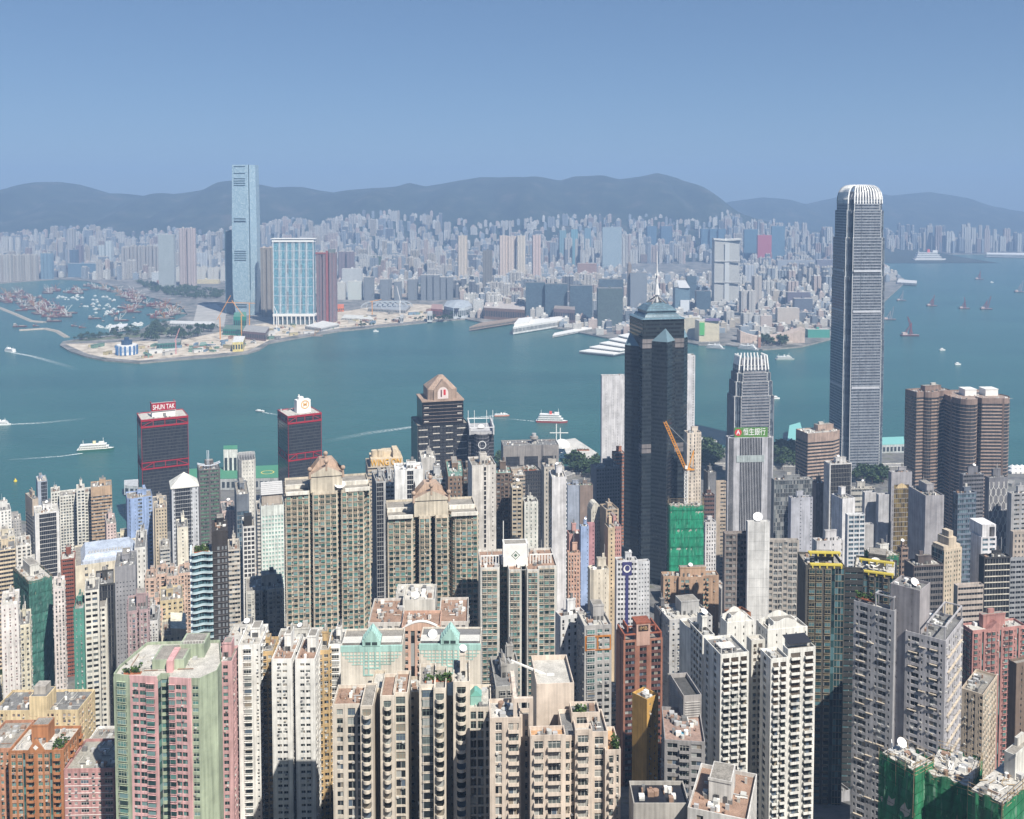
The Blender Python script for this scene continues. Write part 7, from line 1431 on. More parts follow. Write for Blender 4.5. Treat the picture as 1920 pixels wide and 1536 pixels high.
far('slanted blue glass tower with a white billboard head', 1266, 1294, 540, 590, fgrid((.16, .24, .30), FGB, .85, .5), 30, 6, roofc=ROOFG, name='office_block', cat='office block', top=sail)
for i, (a, b, y) in enumerate([(681, 700, 520), (711, 733, 524), (738, 752, 528), (763, 783, 524), (788, 824, 516), (825, 849, 520)]): far(f'grey apartment slab in the row of six by the station, {["leftmost", "second from left", "third from left", "fourth from left", "fifth and broadest", "rightmost"][i]}', a, b, y, 563 - .6 * (i % 2), fgrid((.24, .26, .29), FGL, .75, .5), 30, lobes=max(1, (b - a) // 12), name='apartment_tower', cat='apartment tower', group='grey apartment slabs by the station')
for i, (a, b, y) in enumerate([(226, 241, 464), (243, 256, 462), (257, 271, 462), (273, 284, 461), (286, 300, 462), (301, 316, 462), (316, 337, 474)]): far(f'greenish brown tower in the row behind the boat basin, {["first", "second", "third", "fourth", "fifth", "sixth", "last and lowest"][i]} from the left', a, b, y, 519, fgrid((.42, .36, .32), FGT, .45, .5, 3), 26, lobes=2, name='apartment_tower', cat='apartment tower', group='greenish brown towers behind the boat basin')
for i in range(9): far(f'low white slab, {["first", "second", "third", "fourth", "fifth", "sixth", "seventh", "eighth", "ninth"][i]} from the left in the row beside the pale blue skyscraper', 316 + i * 12, 327 + i * 12, 502 - (i % 3), 527 - (i % 2) * .4, fgrid((.62, .61, .57), FGL, .5, .5), 16, lobes=1, name='apartment_tower', cat='apartment tower', group='low white slabs beside the pale blue skyscraper')
for i, (a, b) in enumerate([(-8, 18), (19, 37), (38, 54), (55, 67)]): far(f'beige grey tower in the waterfront row at the left edge, {["first", "second", "third", "fourth"][i]} in line', a, b, 478 + i % 2, 529, fgrid((.50, .46, .42), FGL, .5, .5, 3), 26, lobes=2, name='apartment_tower', cat='apartment tower', group='beige grey towers at the left edge')
far('round blue grey glass tower near the left edge', 75, 95, 475, 525, fgrid((.24, .34, .42), FGB, .8, .5), 30, lobes=3)
for lab, xl, xr, yt, Y, c, g in [
 ('dark blue glass podium block with stepped ends by the boat basin', 127, 180, 494, 520, (.12, .20, .28), FGB), ('dark blue tower standing on the left of the glass podium', 130, 143, 468, 516, (.10, .14, .20), FGB), ('slim maroon grey tower behind the glass podium', 142, 153, 460, 514, (.24, .20, .24), FGL),
 ('tall grey tower with a pale cap above the boat basin', 124, 138, 430, 512, (.42, .42, .43), FGL), ('white tower pair behind the glass podium, left one', 184, 196, 460, 515, (.56, .58, .58), FGT), ('white tower pair behind the glass podium, right one', 197, 209, 452, 515, (.58, .60, .60), FGT),
 ('pale pinkish tower trio above the greenish brown row', 334, 364, 428, 4300, (.55, .46, .44), FGL), ('greenish slab pair above the greenish brown row', 296, 325, 440, 4200, (.42, .46, .46), FGL), ('blue white tower left of the pale blue skyscraper', 365, 386, 474, 512, (.56, .60, .64), FGL), ('cream tower with orange trim left of the pale blue skyscraper', 338, 362, 478, 513, (.70, .60, .46), FGL),
 ('white hospital like block with a red roofed wing on the basin road', 284, 306, 511, 530, (.62, .65, .66), FGB), ('red brick low hall beside the white basin block', 294, 316, 526, 532, (.42, .17, .14), FGL), ('yellow and white school blocks below the low white slabs', 360, 410, 524, 532, (.72, .63, .40), FGL),
 ('maroon and dark tower pair right of the red spined tower', 633, 663, 472, 530, (.24, .18, .20), FGL), ('white slatted slab behind the six grey slabs', 641, 678, 504, 552, (.58, .60, .60), FGL), ('pale apartment block with green base left of the six grey slabs', 632, 647, 530, 562, (.62, .62, .58), FGL), ('pale apartment block with green base touching the six grey slabs', 652, 679, 528, 562, (.64, .64, .58), FGT),
 ('white hospital block with a dark cross left of the dark slender tower', 924, 953, 518, 560, (.64, .66, .68), FGL), ('white low hotel block with stepped top near the brown low rise', 930, 965, 545, 562, (.64, .64, .62), FGL), ('white block with windows beside the domed concert hall', 888, 907, 563, 590, (.66, .66, .64), FGL),
 ('brown slab apartment block above the dark office blocks', 1083, 1119, 494, 522, (.38, .24, .20), FGL), ('cream tower with yellow edges, leftmost of five in mid city', 858, 876, 442, 4600, (.72, .62, .50), FGL), ('cream and pink tower, second of five in mid city', 936, 952, 442, 4600, (.74, .60, .50), FGL), ('cream and pink tower, third of five in mid city', 952, 968, 443, 4620, (.74, .62, .52), FGL), ('cream tower, fourth of five in mid city', 969, 985, 442, 4600, (.74, .66, .54), FGL), ('pinkish tower, rightmost of five in mid city', 998, 1014, 441, 4650, (.70, .54, .48), FGL),
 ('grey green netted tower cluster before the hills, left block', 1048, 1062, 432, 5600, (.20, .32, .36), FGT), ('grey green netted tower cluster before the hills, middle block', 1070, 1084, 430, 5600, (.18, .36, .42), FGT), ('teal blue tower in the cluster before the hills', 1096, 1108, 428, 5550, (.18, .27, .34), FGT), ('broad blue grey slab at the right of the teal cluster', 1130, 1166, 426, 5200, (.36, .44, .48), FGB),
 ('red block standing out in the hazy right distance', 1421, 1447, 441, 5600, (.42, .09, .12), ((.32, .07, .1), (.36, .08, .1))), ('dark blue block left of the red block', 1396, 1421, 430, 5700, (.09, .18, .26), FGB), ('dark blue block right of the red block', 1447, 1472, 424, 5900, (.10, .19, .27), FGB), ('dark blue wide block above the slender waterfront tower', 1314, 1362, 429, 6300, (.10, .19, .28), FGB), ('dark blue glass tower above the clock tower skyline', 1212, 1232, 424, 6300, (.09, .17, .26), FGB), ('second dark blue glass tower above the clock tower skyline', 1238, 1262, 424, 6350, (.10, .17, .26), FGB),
 ('long slab with vertical ribs and orange roofline in the right mid distance', 1458, 1529, 488, 524, (.36, .38, .42), FGB), ('grey blue apartment slab beside the tallest silver skyscraper', 1532, 1562, 487, 526, (.22, .22, .28), FGL), ('beige flat warehouse hall right of the ribbed slab', 1490, 1530, 516, 533, (.52, .50, .48), FGL), ('grey wide blocks in front of the ribbed slab', 1463, 1492, 513, 528, (.46, .45, .44), FGL), ('white striped tower right of the butterfly roofed tower', 1396, 1416, 497, 545, (.52, .54, .58), FGB),
 ('beige tower with a crown top in front of the mid right city', 1413, 1430, 518, 572, (.50, .46, .42), FGL), ('tall beige tower with a fan shaped white roof', 1389, 1418, 546, 592, (.52, .50, .48), FGL), ('dark maroon low block on the right quay', 1477, 1520, 548, 575, (.16, .13, .17), FGB), ('dark stepped glass block above the right quay', 1490, 1524, 560, 590, (.13, .14, .18), FGB), ('pale round hotel tower behind the arts centre', 1360, 1378, 584, 610, (.55, .54, .52), FGL), ('pale eight sided tower behind the arts centre wall', 1392, 1414, 588, 616, (.54, .53, .52), FGL), ('white short tower behind the arts centre wall', 1414, 1426, 592, 616, (.52, .53, .54), FGL), ('broad beige hotel slab with rooftop letters frame', 1458, 1499, 578, 607, (.60, .53, .47), FGL), ('small beige block with a tiled roof behind the arts centre', 1425, 1448, 592, 616, (.56, .48, .44), FGL),
 ('dark blue housing slab at the far right quay beyond the silver skyscraper', 1660, 1690, 487, 520, (.10, .22, .30), FGT), ('white block left of the dark blue quay slab', 1656, 1668, 503, 522, (.56, .58, .60), FGL), ('green netted low block on the right quay', 1515, 1556, 618, 636, (.06, .28, .22), ((.05, .25, .2), (.07, .3, .24)))]:
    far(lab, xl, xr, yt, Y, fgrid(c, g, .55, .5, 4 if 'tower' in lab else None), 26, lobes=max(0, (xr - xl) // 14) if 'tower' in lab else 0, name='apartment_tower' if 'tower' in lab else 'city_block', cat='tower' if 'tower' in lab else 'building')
# low waterfront landmarks
def base(x, y, Y): return at_y(x, y, Y)
sm = wall((.58, .47, .40))
def artscentre():
    A = at_z(1388, 643, 4); B2 = at_z(1505, 641, 4); root = empty('arts_centre', (A[0], A[1], 4), 0, 'pinkish windowless arts centre with a sweeping ski slope roof', 'arts centre'); L = B2[0] - A[0]; mb = MB(); n = 20
    for i in range(n):
        a, b = i / n, (i + 1) / n; f = lambda t: 15 + (17 * (1 - t / .32) ** 1.6 if t < .32 else 0) + (24 * ((t - .42) / .58) ** 1.6 if t > .42 else 0)
        mb.hex8([[(L * a, 0, 0), (L * b, 0, 0), (L * b, 40, 0), (L * a, 40, 0), (L * a, 0, f(a)), (L * b, 0, f(b)), (L * b, 40, f(b)), (L * a, 40, f(a))]], sm)
    mb.build('wall', root); m = MB(); m.box(L * .2, L * .8, -8, -.2, 0, 5, wall((.62, .55, .48))); m.build('colonnade', root)
    p = at_z(1418, 648, 4); c = empty('clock_tower', (p[0], p[1] - 30, 4), 0, 'slim brick and stone clock tower with a small dome on the far quay', 'clock tower'); m = MB(); bk = wall((.40, .22, .17)); m.box(-3.6, 3.6, -3.6, 3.6, 0, 26, bk); m.box(-4, 4, -4, 4, 26, 27.4, sm); m.box(-3.4, 3.4, -3.4, 3.4, 27.4, 34, sm); m.build('shaft', c); m = MB(); m.cyl(0, 0, 34, 39, 3, sm, 8); m.sphere((0, 0, 39), 3, sm, 10, 1.2, 0); m.bar((0, 0, 42), (0, 0, 47), .3, METAL); m.build('dome', c); m = MB(); m.face([(2.2 * cos(t), -3.46, 30.6 + 2.2 * sin(t)) for t in np.linspace(0, 2 * pi, 17)[:-1]], flat((.8, .8, .76))); m.build('clock_face', c)
artscentre()
p = at_z(1312, 640, 4); 
def starh(o, w, d, h):
    m = MB(); m.ubox([(1, w * .26, h * .3, h - 4, .1, .9)], (0, 0), (1, 0), (0, -1), flat((.10, .42, .12), .5)); m.build('green_billboard', o); m = MB(); m.box(w * .3, w, -.5, 3, h, h + 7, flat((.20, .16, .28))); m.build('rooftop_sign', o)
far('cream block with a green billboard on the far ferry quay', 1311, 1350, 602, 640, fgrid((.70, .62, .44), FGL, .6, .45), 40, 6, name='commercial_block', cat='commercial block', top=starh)
far('cream wing behind the dark star shaped skyscraper on the far quay', 1281, 1312, 596, 634, fgrid((.62, .57, .44), FGL, .6, .45), 40, name='commercial_block', cat='commercial block')
def terminal(name, label, pts, h, extra=None, wm=None): return flatbox(name, label, 'terminal', pts, 2, h, wm or wall((.70, .70, .68)), WPAINT, extra=extra)
terminal('cruise_terminal', 'white cruise terminal running out from the far quay', [(962, 627), (1055, 612), (1062, 604), (972, 615)], 20, lambda r, Q, h: (lambda m: (m.prism(scale_poly([Q[0], ((Q[0][0] * .7 + Q[1][0] * .3), (Q[0][1] * .7 + Q[1][1] * .3)), ((Q[3][0] * .7 + Q[2][0] * .3), (Q[3][1] * .7 + Q[2][1] * .3)), Q[3]] if 1 else Q, .9), h + .9, h + 10, WPAINT), m.build('upper_hall', r)))(MB()))
terminal('pier', 'low white pier with a small hall left of the terraced terminal', [(1036, 633), (1110, 619), (1108, 614), (1040, 628)], 5)
mb = MB(); tz = empty('ocean_terminal', at_z(1090, 664, 2), 0, 'white terraced terminal stepping down towards the water', 'terminal'); c0 = at_z(1090, 664, 2)
Pq = [np.array(at_z(u, v, 2)[:2]) - np.array(c0[:2]) for u, v in [(1086, 662), (1150, 668), (1240, 650), (1215, 636)]]
for k in range(5):
    f = k * .13; Q = [tuple(Pq[0] * (1 - f) + Pq[3] * f), tuple(Pq[1] * (1 - f) + Pq[2] * f), tuple(Pq[2]), tuple(Pq[3])]; m_ = MB(); m_.prism(scale_poly(Q, 1 - .02 * k), k * 5.5, k * 5.5 + 3.2, flat((.10, .12, .13))); m_.prism(scale_poly(Q, 1.0 - .012 * k), k * 5.5 + 3.2, k * 5.5 + 5.45, WPAINT); m_.build('terrace', tz)
def flatlow(label, pts, h, wc, rc, name='hall', cat='building', z=3.6, **k): return flatbox(name, label, cat, pts, z, h, wall(wc), rc if not isinstance(rc, tuple) else wall(rc), **k)
flatlow('brown low rise waterfront complex with four bays', [(907, 598), (984, 603), (984, 588), (912, 585)], 36, (.26, .16, .12), (.50, .45, .42))
flatlow('brown ferry pier with yellow gangways below the dark office blocks', [(880, 620), (962, 607), (985, 600), (900, 612)], 10, (.34, .27, .22), (.32, .25, .20))
flatlow('arch shaped brown hotel in front of the dark office blocks', [(1038, 604), (1078, 607), (1078, 600), (1040, 598)], 42, (.24, .18, .18), (.30, .26, .24), extra=lambda r, Q, h: (lambda m: (m.box(-9, 9, min(q[1] for q in Q) - 3, min(q[1] for q in Q) + 3, 10, 30, flat((.05, .06, .08))), m.build('arch_opening', r)))(MB()))
def dome(root, Q, h):
    m = MB(); n = len(Q); m.prism(scale_poly(Q, .98), h + .9, h + 14, wall((.40, .44, .48)), None, scale_poly(Q, .25)); m.build('curved_roof', root); y0 = min(q[1] for q in Q); m = MB(); m.face([(-9, y0 - .6, h), (9, y0 - .6, h), (0, y0 - .6, h * .45)][::-1], flat((.03, .03, .05))); m.build('dark_gap', root)
flatlow('grey round opera house with a pointed dark gap', [(832, 594), (850, 598), (872, 597), (885, 592), (878, 583), (838, 583)], 34, (.56, .60, .63), (.42, .46, .50), extra=dome, name='opera_house', cat='opera house')
def station(root, Q, h):
    m = MB()
    for k in range(7):
        for i in range(8):
            a, b = pi * i / 8, pi * (i + 1) / 8; xo = -60 + k * 17; m.bar((xo - 22 * cos(a) * 1.6, -24 + 5 * k, h + 20 * sin(a)), (xo - 22 * cos(b) * 1.6, -24 + 5 * k, h + 20 * sin(b)), 1.6, flat((.40, .44, .47)))
    m.build('curved_rib', root)
flatlow('railway station with ribbed curved roof on the reclaimed ground', [(690, 584), (760, 588), (770, 578), (705, 574)], 10, (.42, .42, .41), (.36, .38, .40), extra=station, name='railway_station', cat='station')
for lab, pts, h, c, rc in [('orange red hoarding hall below the red spined tower', [(594, 586), (645, 584), (645, 578), (596, 580)], 14, (.70, .20, .06), (.66, .18, .08)), ('white shed row on the sandy shore', [(572, 618), (602, 622), (636, 614), (606, 608)], 10, (.62, .62, .60), (.68, .68, .66)), ('long white shed beside the shed row', [(640, 600), (700, 603), (694, 596), (646, 594)], 6, (.66, .66, .62), (.66, .66, .62)),
 ('dark green hoarded shed on the sandy point', [(295, 655), (338, 652), (340, 645), (297, 647)], 14, (.05, .17, .14), (.28, .29, .28)), ('small green sheds right of the hoarded shed', [(374, 654), (388, 652), (386, 648), (376, 649)], 9, (.08, .25, .18), (.25, .35, .3)), ('green netted block under cranes below the pale blue skyscraper', [(438, 620), (462, 620), (462, 610), (440, 611)], 40, (.02, .24, .16), (.10, .28, .2)), ('low green netted podium under the cranes', [(418, 628), (464, 630), (468, 622), (424, 620)], 16, (.02, .20, .14), (.12, .2, .16)), ('dark steel framed hall on the sandy shore', [(455, 636), (498, 640), (505, 628), (462, 624)], 22, (.20, .13, .12), (.36, .35, .34)), ('yellow and white drum building at the water edge', [(436, 660), (456, 659), (460, 648), (440, 648)], 24, (.70, .58, .22), (.74, .74, .72)), ('grey ventilation blocks near the station', [(750, 606), (756, 606), (757, 602), (752, 602)], 20, (.60, .60, .58), (.5, .5, .5)), ('pale ventilation building left of the opera house', [(801, 604), (811, 604), (811, 599), (802, 599)], 26, (.60, .60, .58), (.5, .5, .5)), ('maroon block beside the opera house', [(808, 594), (830, 596), (830, 586), (810, 585)], 26, (.36, .14, .13), (.4, .25, .22)), ('white marina sheds at the basin mouth', [(205, 624), (235, 620), (240, 612), (210, 615)], 8, (.66, .66, .66), (.72, .73, .74)), ('long toll plaza canopy on the approach road', [(318, 611), (402, 613), (402, 608), (320, 606)], 7, (.55, .56, .56), (.66, .66, .65)), ('orange stadium like hall in the hazy middle distance', [(1220, 466), (1270, 467), (1270, 460), (1222, 459)], 40, (.70, .36, .22), (.74, .56, .34)), ('long pale pier building at the far right shore', [(1850, 482), (1960, 484), (1960, 480), (1850, 479)], 18, (.7, .7, .7), (.78, .78, .78)), ('low white pier at the far right quay tip', [(1682, 533), (1719, 535), (1719, 530), (1684, 527)], 8, (.62, .63, .64), (.66, .66, .66))]: flatlow(lab, pts, h, c, rc)
p = at_z(238, 664, 4); vb = empty('ventilation_building', p, 0, 'round white and blue ventilation building on the sandy point', 'building')
m_ = MB(); n = 14; bl = flat((.06, .16, .36), .5)
for k in range(14): a = 2 * pi * k / 14; m_.box(24 * cos(a) - 2, 24 * cos(a) + 2, 24 * sin(a) - 2, 24 * sin(a) + 2, 0, 22, bl)
m_.cyl(0, 0, 0, 24, 24, WPAINT, 14); m_.cyl(0, 0, 8, 20, 24.6, wall((.55, .6, .66)), 14); m_.build('wall', vb); m_ = MB(); m_.cyl(0, 0, 24, 34, 13, flat((.03, .07, .14), .5), 12); m_.cyl(0, 0, 34, 42, 6, flat((.03, .07, .14), .5), 10); m_.build('turret', vb)
# building cranes on the sandy shore
for i, (u, v, hh, jib, lab) in enumerate([(413, 636, 60, (30, 60), 'orange tower crane left of the green netted block'), (453, 632, 62, (-26, 40), 'orange tower crane on the green netted block corner'), (468, 612, 70, (-70, 2), 'orange tower crane right below the pale blue skyscraper'), (330, 664, 34, (10, 30), 'pink luffing crane beside the hoarded shed'), (698, 592, 46, (30, 8), 'orange crane near the ribbed station roof'), (750, 590, 44, (-10, 50), 'white luffing crane near the station'), (519, 622, 56, (-8, 20), 'white lattice crane in front of the teal slab')]):
    p = at_z(u, v, 4); c = empty('tower_crane', p, 0, lab, 'crane', 'cranes on the sandy shore'); m_ = MB(); cm = OR if 'orange' in lab else (flat((.6, .3, .3)) if 'pink' in lab else WPAINT); m_.bar((0, 0, 0), (0, 0, hh), 1.1, cm); m_.build('mast', c); m_ = MB(); m_.bar((-jib[0] * .25, 0, hh - jib[1] * .1), (jib[0], 0, hh + jib[1]), .8, cm); m_.build('jib', c)
# clutter of the building sites: containers, sheds, spoil heaps
rs = random.Random(5); cols = [(.50, .48, .44), (.34, .20, .14), (.16, .24, .32), (.44, .38, .22), (.26, .26, .25), (.60, .60, .58), (.14, .24, .18)]
SITE = [(160, 650), (200, 664), (262, 672), (330, 666), (400, 660), (470, 650), (560, 628), (700, 608), (850, 594), (850, 580), (700, 590), (600, 602), (480, 622), (380, 645), (260, 650)]
tmpl = []
for k, c in enumerate(cols):
    m_ = MB(); m_.box(-6, 6, -3, 3, 0, 4.6, flat(c)); m_.box(-6.2, 6.2, -3.2, 3.2, 4.6, 5, flat(tuple(x * .8 for x in c))); m_.box(-1, 1, -3.06, -3, 0, 2.4, flat((.1, .1, .1))); tmpl.append(m_.mesh('site_hut'))
CN = ['pale', 'rusty', 'blue', 'ochre', 'dark', 'white', 'green']; k = 0
while k < 130:
    u, v = rs.uniform(150, 860), rs.uniform(575, 675)
    if not inside((u, v), SITE): continue
    p = at_z(u, v, 3.6); i = rs.randrange(7); o = bpy.data.objects.new('site_hut', tmpl[i]); COL.objects.link(o); o.location = p; o.rotation_euler = (0, 0, rs.uniform(0, 3)); s = rs.uniform(.6, 1.7); o.scale = (s * rs.uniform(.7, 2.2), s, s * rs.uniform(.6, 1.3)); side = 'point' if u < 480 else 'long shore'
    tag(o, f'{CN[i]} site hut on the sandy {side} under construction', 'hut', f'{CN[i]} site huts on the {side}'); k += 1
# breakwaters
for nm, pts, lab in (('breakwater', [(-60, 560), (0, 578), (30, 590), (60, 603), (84, 605)], 'curved stone breakwater at the left edge by the red barges'), ('breakwater', [(36, 620), (85, 617), (108, 622), (126, 633)], 'curved stone breakwater joining the sandy point')):
    q = [at_z(u, v, 0) for u, v in pts]; c = q[2]; root = MB(); st = wall((.42, .38, .32), .95, .4, 3)
    for a, b in zip(q, q[1:]): d = np.array(b[:2]) - np.array(a[:2]); L = np.linalg.norm(d); d /= L; root.hex8([[(a[0] - c[0] + o * d[1], a[1] - c[1] - o * d[0], z) if e == 0 else (b[0] - c[0] + o * d[1], b[1] - c[1] - o * d[0], z) for z, k in ((-2, 11), (3.4, 4)) for e, o in ((0, k), (1, k), (1, -k), (0, -k))]], st)
    o = root.build(nm); o.location = c; tag(o, lab, 'breakwater')
# ------------------------------------------------------------------ nameless towers: about 290 as things, the hazy rest as one mass
ENV = np.array([(-100, 428), (0, 432), (60, 428), (130, 422), (180, 420), (240, 436), (300, 424), (400, 430), (500, 412), (530, 405), (600, 412), (640, 402), (700, 390), (760, 394), (830, 394), (870, 410), (920, 414), (1000, 404), (1060, 400), (1110, 398), (1180, 402), (1230, 400), (1260, 408), (1310, 412), (1350, 392), (1380, 392), (1400, 408), (1480, 408), (1520, 392), (1560, 394), (1640, 402), (1700, 396), (1740, 388), (1800, 390), (1860, 398), (1920, 402), (2000, 404)])
FCOL = [((.60, .57, .53), 'pale'), ((.60, .49, .44), 'pinkish'), ((.72, .71, .67), 'white'), ((.34, .38, .43), 'grey blue'), ((.18, .19, .22), 'dark grey'), ((.52, .46, .38), 'tan'), ((.38, .28, .25), 'brown')]
FM = [[fgrid(c, FGL, .62, .55, 3), fgrid(c, FGB if i in (3, 4) else FGL, .66, .55)] for i, (c, n) in enumerate(FCOL)]
def zone(u): return 'behind the boat basin' if u < 420 else ('between the pale blue skyscraper and the station' if u < 700 else ('in the centre beyond the station' if u < 980 else ('behind the dark quay offices' if u < 1300 else ('right of the butterfly roofed tower' if u < 1660 else 'on the far shore right of the silver skyscraper'))))
rs = random.Random(41); mass = MB(); cnt = 0
KLX = [p[0] for p in KL[2:]]
def on_land(X, Y): return inside((X, Y), P_LAND)
WKX = lambda u, Y: (u < 440 and Y < 4600) or (u < 690 and Y < 3700) or (u < 860 and Y < 3700) or (u < 980 and Y < 3150)
items = []
for _ in range(15000):
    Y = 2650 * (7200 / 2650) ** (rs.random() ** .8); u = rs.uniform(-60, 1990); X = at_y(u, 500, Y)[0]
    if not on_land(X, Y) or not on_land(X + 20, Y - 25) or WKX(u, Y): continue
    if 690 < u < 960 and 2600 < Y < 2900: continue
    if 1290 < u < 1560 and Y < 2720: continue
    if 1160 < u < 1340 and 4700 < Y < 5700 or (u > 1640 and Y < 4500): continue   # old airfield strip
    zg = hillz(X, Y); lo, hi = (12, 42) if Y < 3600 else ((15, 62) if Y < 5200 else (28, 105))
    h = rs.uniform(lo, hi) if rs.random() < .7 else rs.uniform(lo, lo + (hi - lo) * .35)
    cl = sin(X * .004 + Y * .0021) + sin(X * .0017 - Y * .0034 + 1)
    h *= 1.6 if cl > .9 else (1.15 if cl > .2 else .72)
    ex = np.interp(u, ENV[:, 0], ENV[:, 1]); zcap = at_y(u, ex + rs.uniform(0, 14), Y)[2]; h = min(h, zcap - zg)
    if h < 9: continue
    items.append((Y, u, X, zg, h))
items.sort(reverse=False); grid = {}; kept = []
for it in items:
    Y, u, X, zg, h = it; key = (int(X // 34), int(Y // 44))
    if key in grid: continue
    grid[key] = 1; kept.append(it)
def cover(Y, u, v): return any(a - 3 < u < b + 3 and v > t - 2 and Y > yy for a, b, t, yy in NAMED)
NAMED = list(FOCC); vis = []
for it in kept:
    Y, u, X, zg, h = it; ww = 20; uu, vv = pix(X + 8, Y, zg + h); near = any(abs(yy - Y) < 45 and a - 6 < uu < b + 6 for a, b, t, yy in NAMED)
    if near: continue
    vis.append((cover(Y, uu, vv), it))
n_obj = 0
sc_ = sorted([(h * (18 if Y < 4000 else 22) / Y / Y if not cv and 0 < pix(X, Y, zg)[0] < 1920 else 0, i) for i, (cv, (Y, u, X, zg, h)) in enumerate(vis)], reverse=True); chosen = {i for s, i in sc_[:270] if s > 0}
for i, (cv, (Y, u, X, zg, h)) in enumerate(vis):
    ci = rs.choices(range(7), [5, 2, 4, 4, 3, 2, 1] if Y > 3400 else [4, 2, 4, 4, 4, 2, 2])[0]; c, nm = FCOL[ci]; tall = h > 45; w = rs.uniform(15, 26) if not (tall and rs.random() < .35) else rs.uniform(28, 52); m = FM[ci][0 if tall else 1]
    uu, vt = pix(X, Y, zg + h); ur = pix(X + w, Y, zg + h)[0]; lob = 0 if not tall else max(1, round(w / 14)); th = rs.uniform(-14, 14)
    if i in chosen:
        d_ = 'near the far waterfront' if Y < 3400 else ('in mid city' if Y < 5000 else 'below the hills'); kd = 'tower' if tall else 'block'
        far(f'{nm} {kd} {d_}, {zone(u)}', uu, ur, vt, Y, m, rs.uniform(14, 24), th, lob, rs.choice([ROOFL, ROOFC, WPAINT]), name='distant_tower' if tall else 'distant_block', cat='tower' if tall else 'building', group=f'{nm} {kd}s {d_}, {zone(u)}', zb=zg - 12 * (zg > 6) + .02)
    else: far('', uu, ur, vt, Y, m, rs.uniform(14, 24), 0, lob, ROOFL, zb=zg - 12 * (zg > 6), stuff=mass)
o = mass.build('distant_city', None, kind='stuff'); tag(o, 'mass of small hazy far buildings between the named towers and hills', 'city')
# ------------------------------------------------------------------ trees
rs = random.Random(9)
LEAF = [flat(c, .85) for c in ((.022, .05, .014), (.04, .08, .02), (.06, .10, .03), (.03, .062, .026))]
def treemesh(kind):
    mb = MB(); r, hh = (5.5, 7) if kind == 0 else ((4, 9) if kind == 1 else (7.5, 6))
    for k in range(54):
        a, b = rs.uniform(0, 6.28), rs.uniform(-.35, 1.45); q = rs.uniform(.45, 1); c = (r * q * cos(a) * cos(b), r * q * sin(a) * cos(b), hh + r * .75 * q * sin(b)); leafclump(mb, c, rs.uniform(1.1, 1.9), rs, LEAF[rs.randrange(4)], 6)
    t = MB(); t.bar((0, 0, -1), (.2, 0, hh * .6), .32, wall((.14, .10, .07)), .22)
    for k in range(4): a = k * 1.6; t.bar((.2, 0, hh * .55), (r * .5 * cos(a), r * .5 * sin(a), hh + 1), .18, wall((.14, .10, .07)), .08)
    return mb.mesh('crown'), t.mesh('trunk')
TM = [treemesh(k) for k in range(3)]
def tree(x, y, z, s, label, group):
    i = rs.randrange(3); e = empty('tree', (x, y, z), rs.uniform(0, 6), label, 'tree', group); e.scale = (s, s, s * rs.uniform(.85, 1.2))
    for nm, me in zip(('crown', 'trunk'), TM[i]): o = bpy.data.objects.new(nm, me); COL.objects.link(o); o.parent = e
def grove(poly, n, z, s0, s1, label, group, zf=None):
    us = [p[0] for p in poly]; vs = [p[1] for p in poly]; k = 0; t = 0
    while k < n and t < n * 40:
        t += 1; u, v = rs.uniform(min(us), max(us)), rs.uniform(min(vs), max(vs))
        if not inside((u, v), poly): continue
        p = at_z(u, v, z); z2 = zf(p[1]) if zf else z
        if zf and blocked(p[0] - 2, p[1] - 2, 4, 4, 0): continue
        tree(p[0], p[1], z2, rs.uniform(s0, s1), label, group); k += 1
grove([(134, 640), (150, 632), (190, 626), (196, 636), (150, 644)], 22, 4, .8, 1.3, 'dark tree in the park at the tip of the sandy point', 'park trees on the point tip')
grove([(198, 634), (205, 622), (262, 616), (268, 626), (215, 638)], 30, 4, .8, 1.3, 'dark tree in the park beside the white marina sheds', 'park trees by the marina sheds')
grove([(270, 640), (285, 612), (312, 604), (312, 622), (292, 640)], 30, 4, 1.3, 2.0, 'dark tree on the mound above the sandy point', 'trees on the mound')
grove([(306, 636), (330, 622), (400, 616), (410, 624), (360, 634), (325, 640)], 36, 4, 1.2, 1.8, 'dark tree along the road left of the green netted block', 'trees along the approach road')
bt = MB(); poly = [(255, 530), (330, 536), (420, 548), (418, 562), (360, 560), (290, 552)]; k = 0
while k < 150:      # the belt reads as one wood
    u, v = rs.uniform(255, 420), rs.uniform(530, 562)
    if not inside((u, v), poly): continue
    p = at_z(u, v, 4); k += 1; bt.bar((p[0], p[1], 3), (p[0], p[1], 11), .5, wall((.14, .10, .07)))
    for q in range(16): leafclump(bt, (p[0] + rs.gauss(0, 5), p[1] + rs.gauss(0, 5), 9 + rs.uniform(0, 8)), rs.uniform(2.5, 4.2), rs, LEAF[rs.randrange(4)], 6)
o = bt.build('distant_trees', None, kind='stuff'); tag(o, 'belt of dark trees between the boat basin and the pale blue skyscraper', 'trees')
grove([(640, 612), (760, 600), (830, 596), (830, 601), (760, 607), (650, 617)], 14, 4, .8, 1.3, 'small tree along the sandy shore promenade', 'promenade trees')
grove([(800, 600), (890, 590), (895, 595), (830, 603)], 16, 4, 1, 1.6, 'tree at the opera house waterfront', 'opera house trees')
grove([(1422, 640), (1475, 644), (1478, 650), (1425, 648)], 16, 4, 1.3, 2, 'tree in front of the ski slope arts centre', 'arts centre trees')
grove([(1288, 866), (1302, 848), (1350, 850), (1362, 880), (1330, 888)], 26, 4, 1.3, 2.2, 'dark tree on the near waterfront right of the cream tower', 'waterfront trees by the cream tower')
grove([(1450, 862), (1455, 842), (1500, 852), (1505, 880), (1465, 885)], 24, 4, 1.3, 2, 'dark tree left of the brown chamfered office', 'waterfront trees by the brown office')
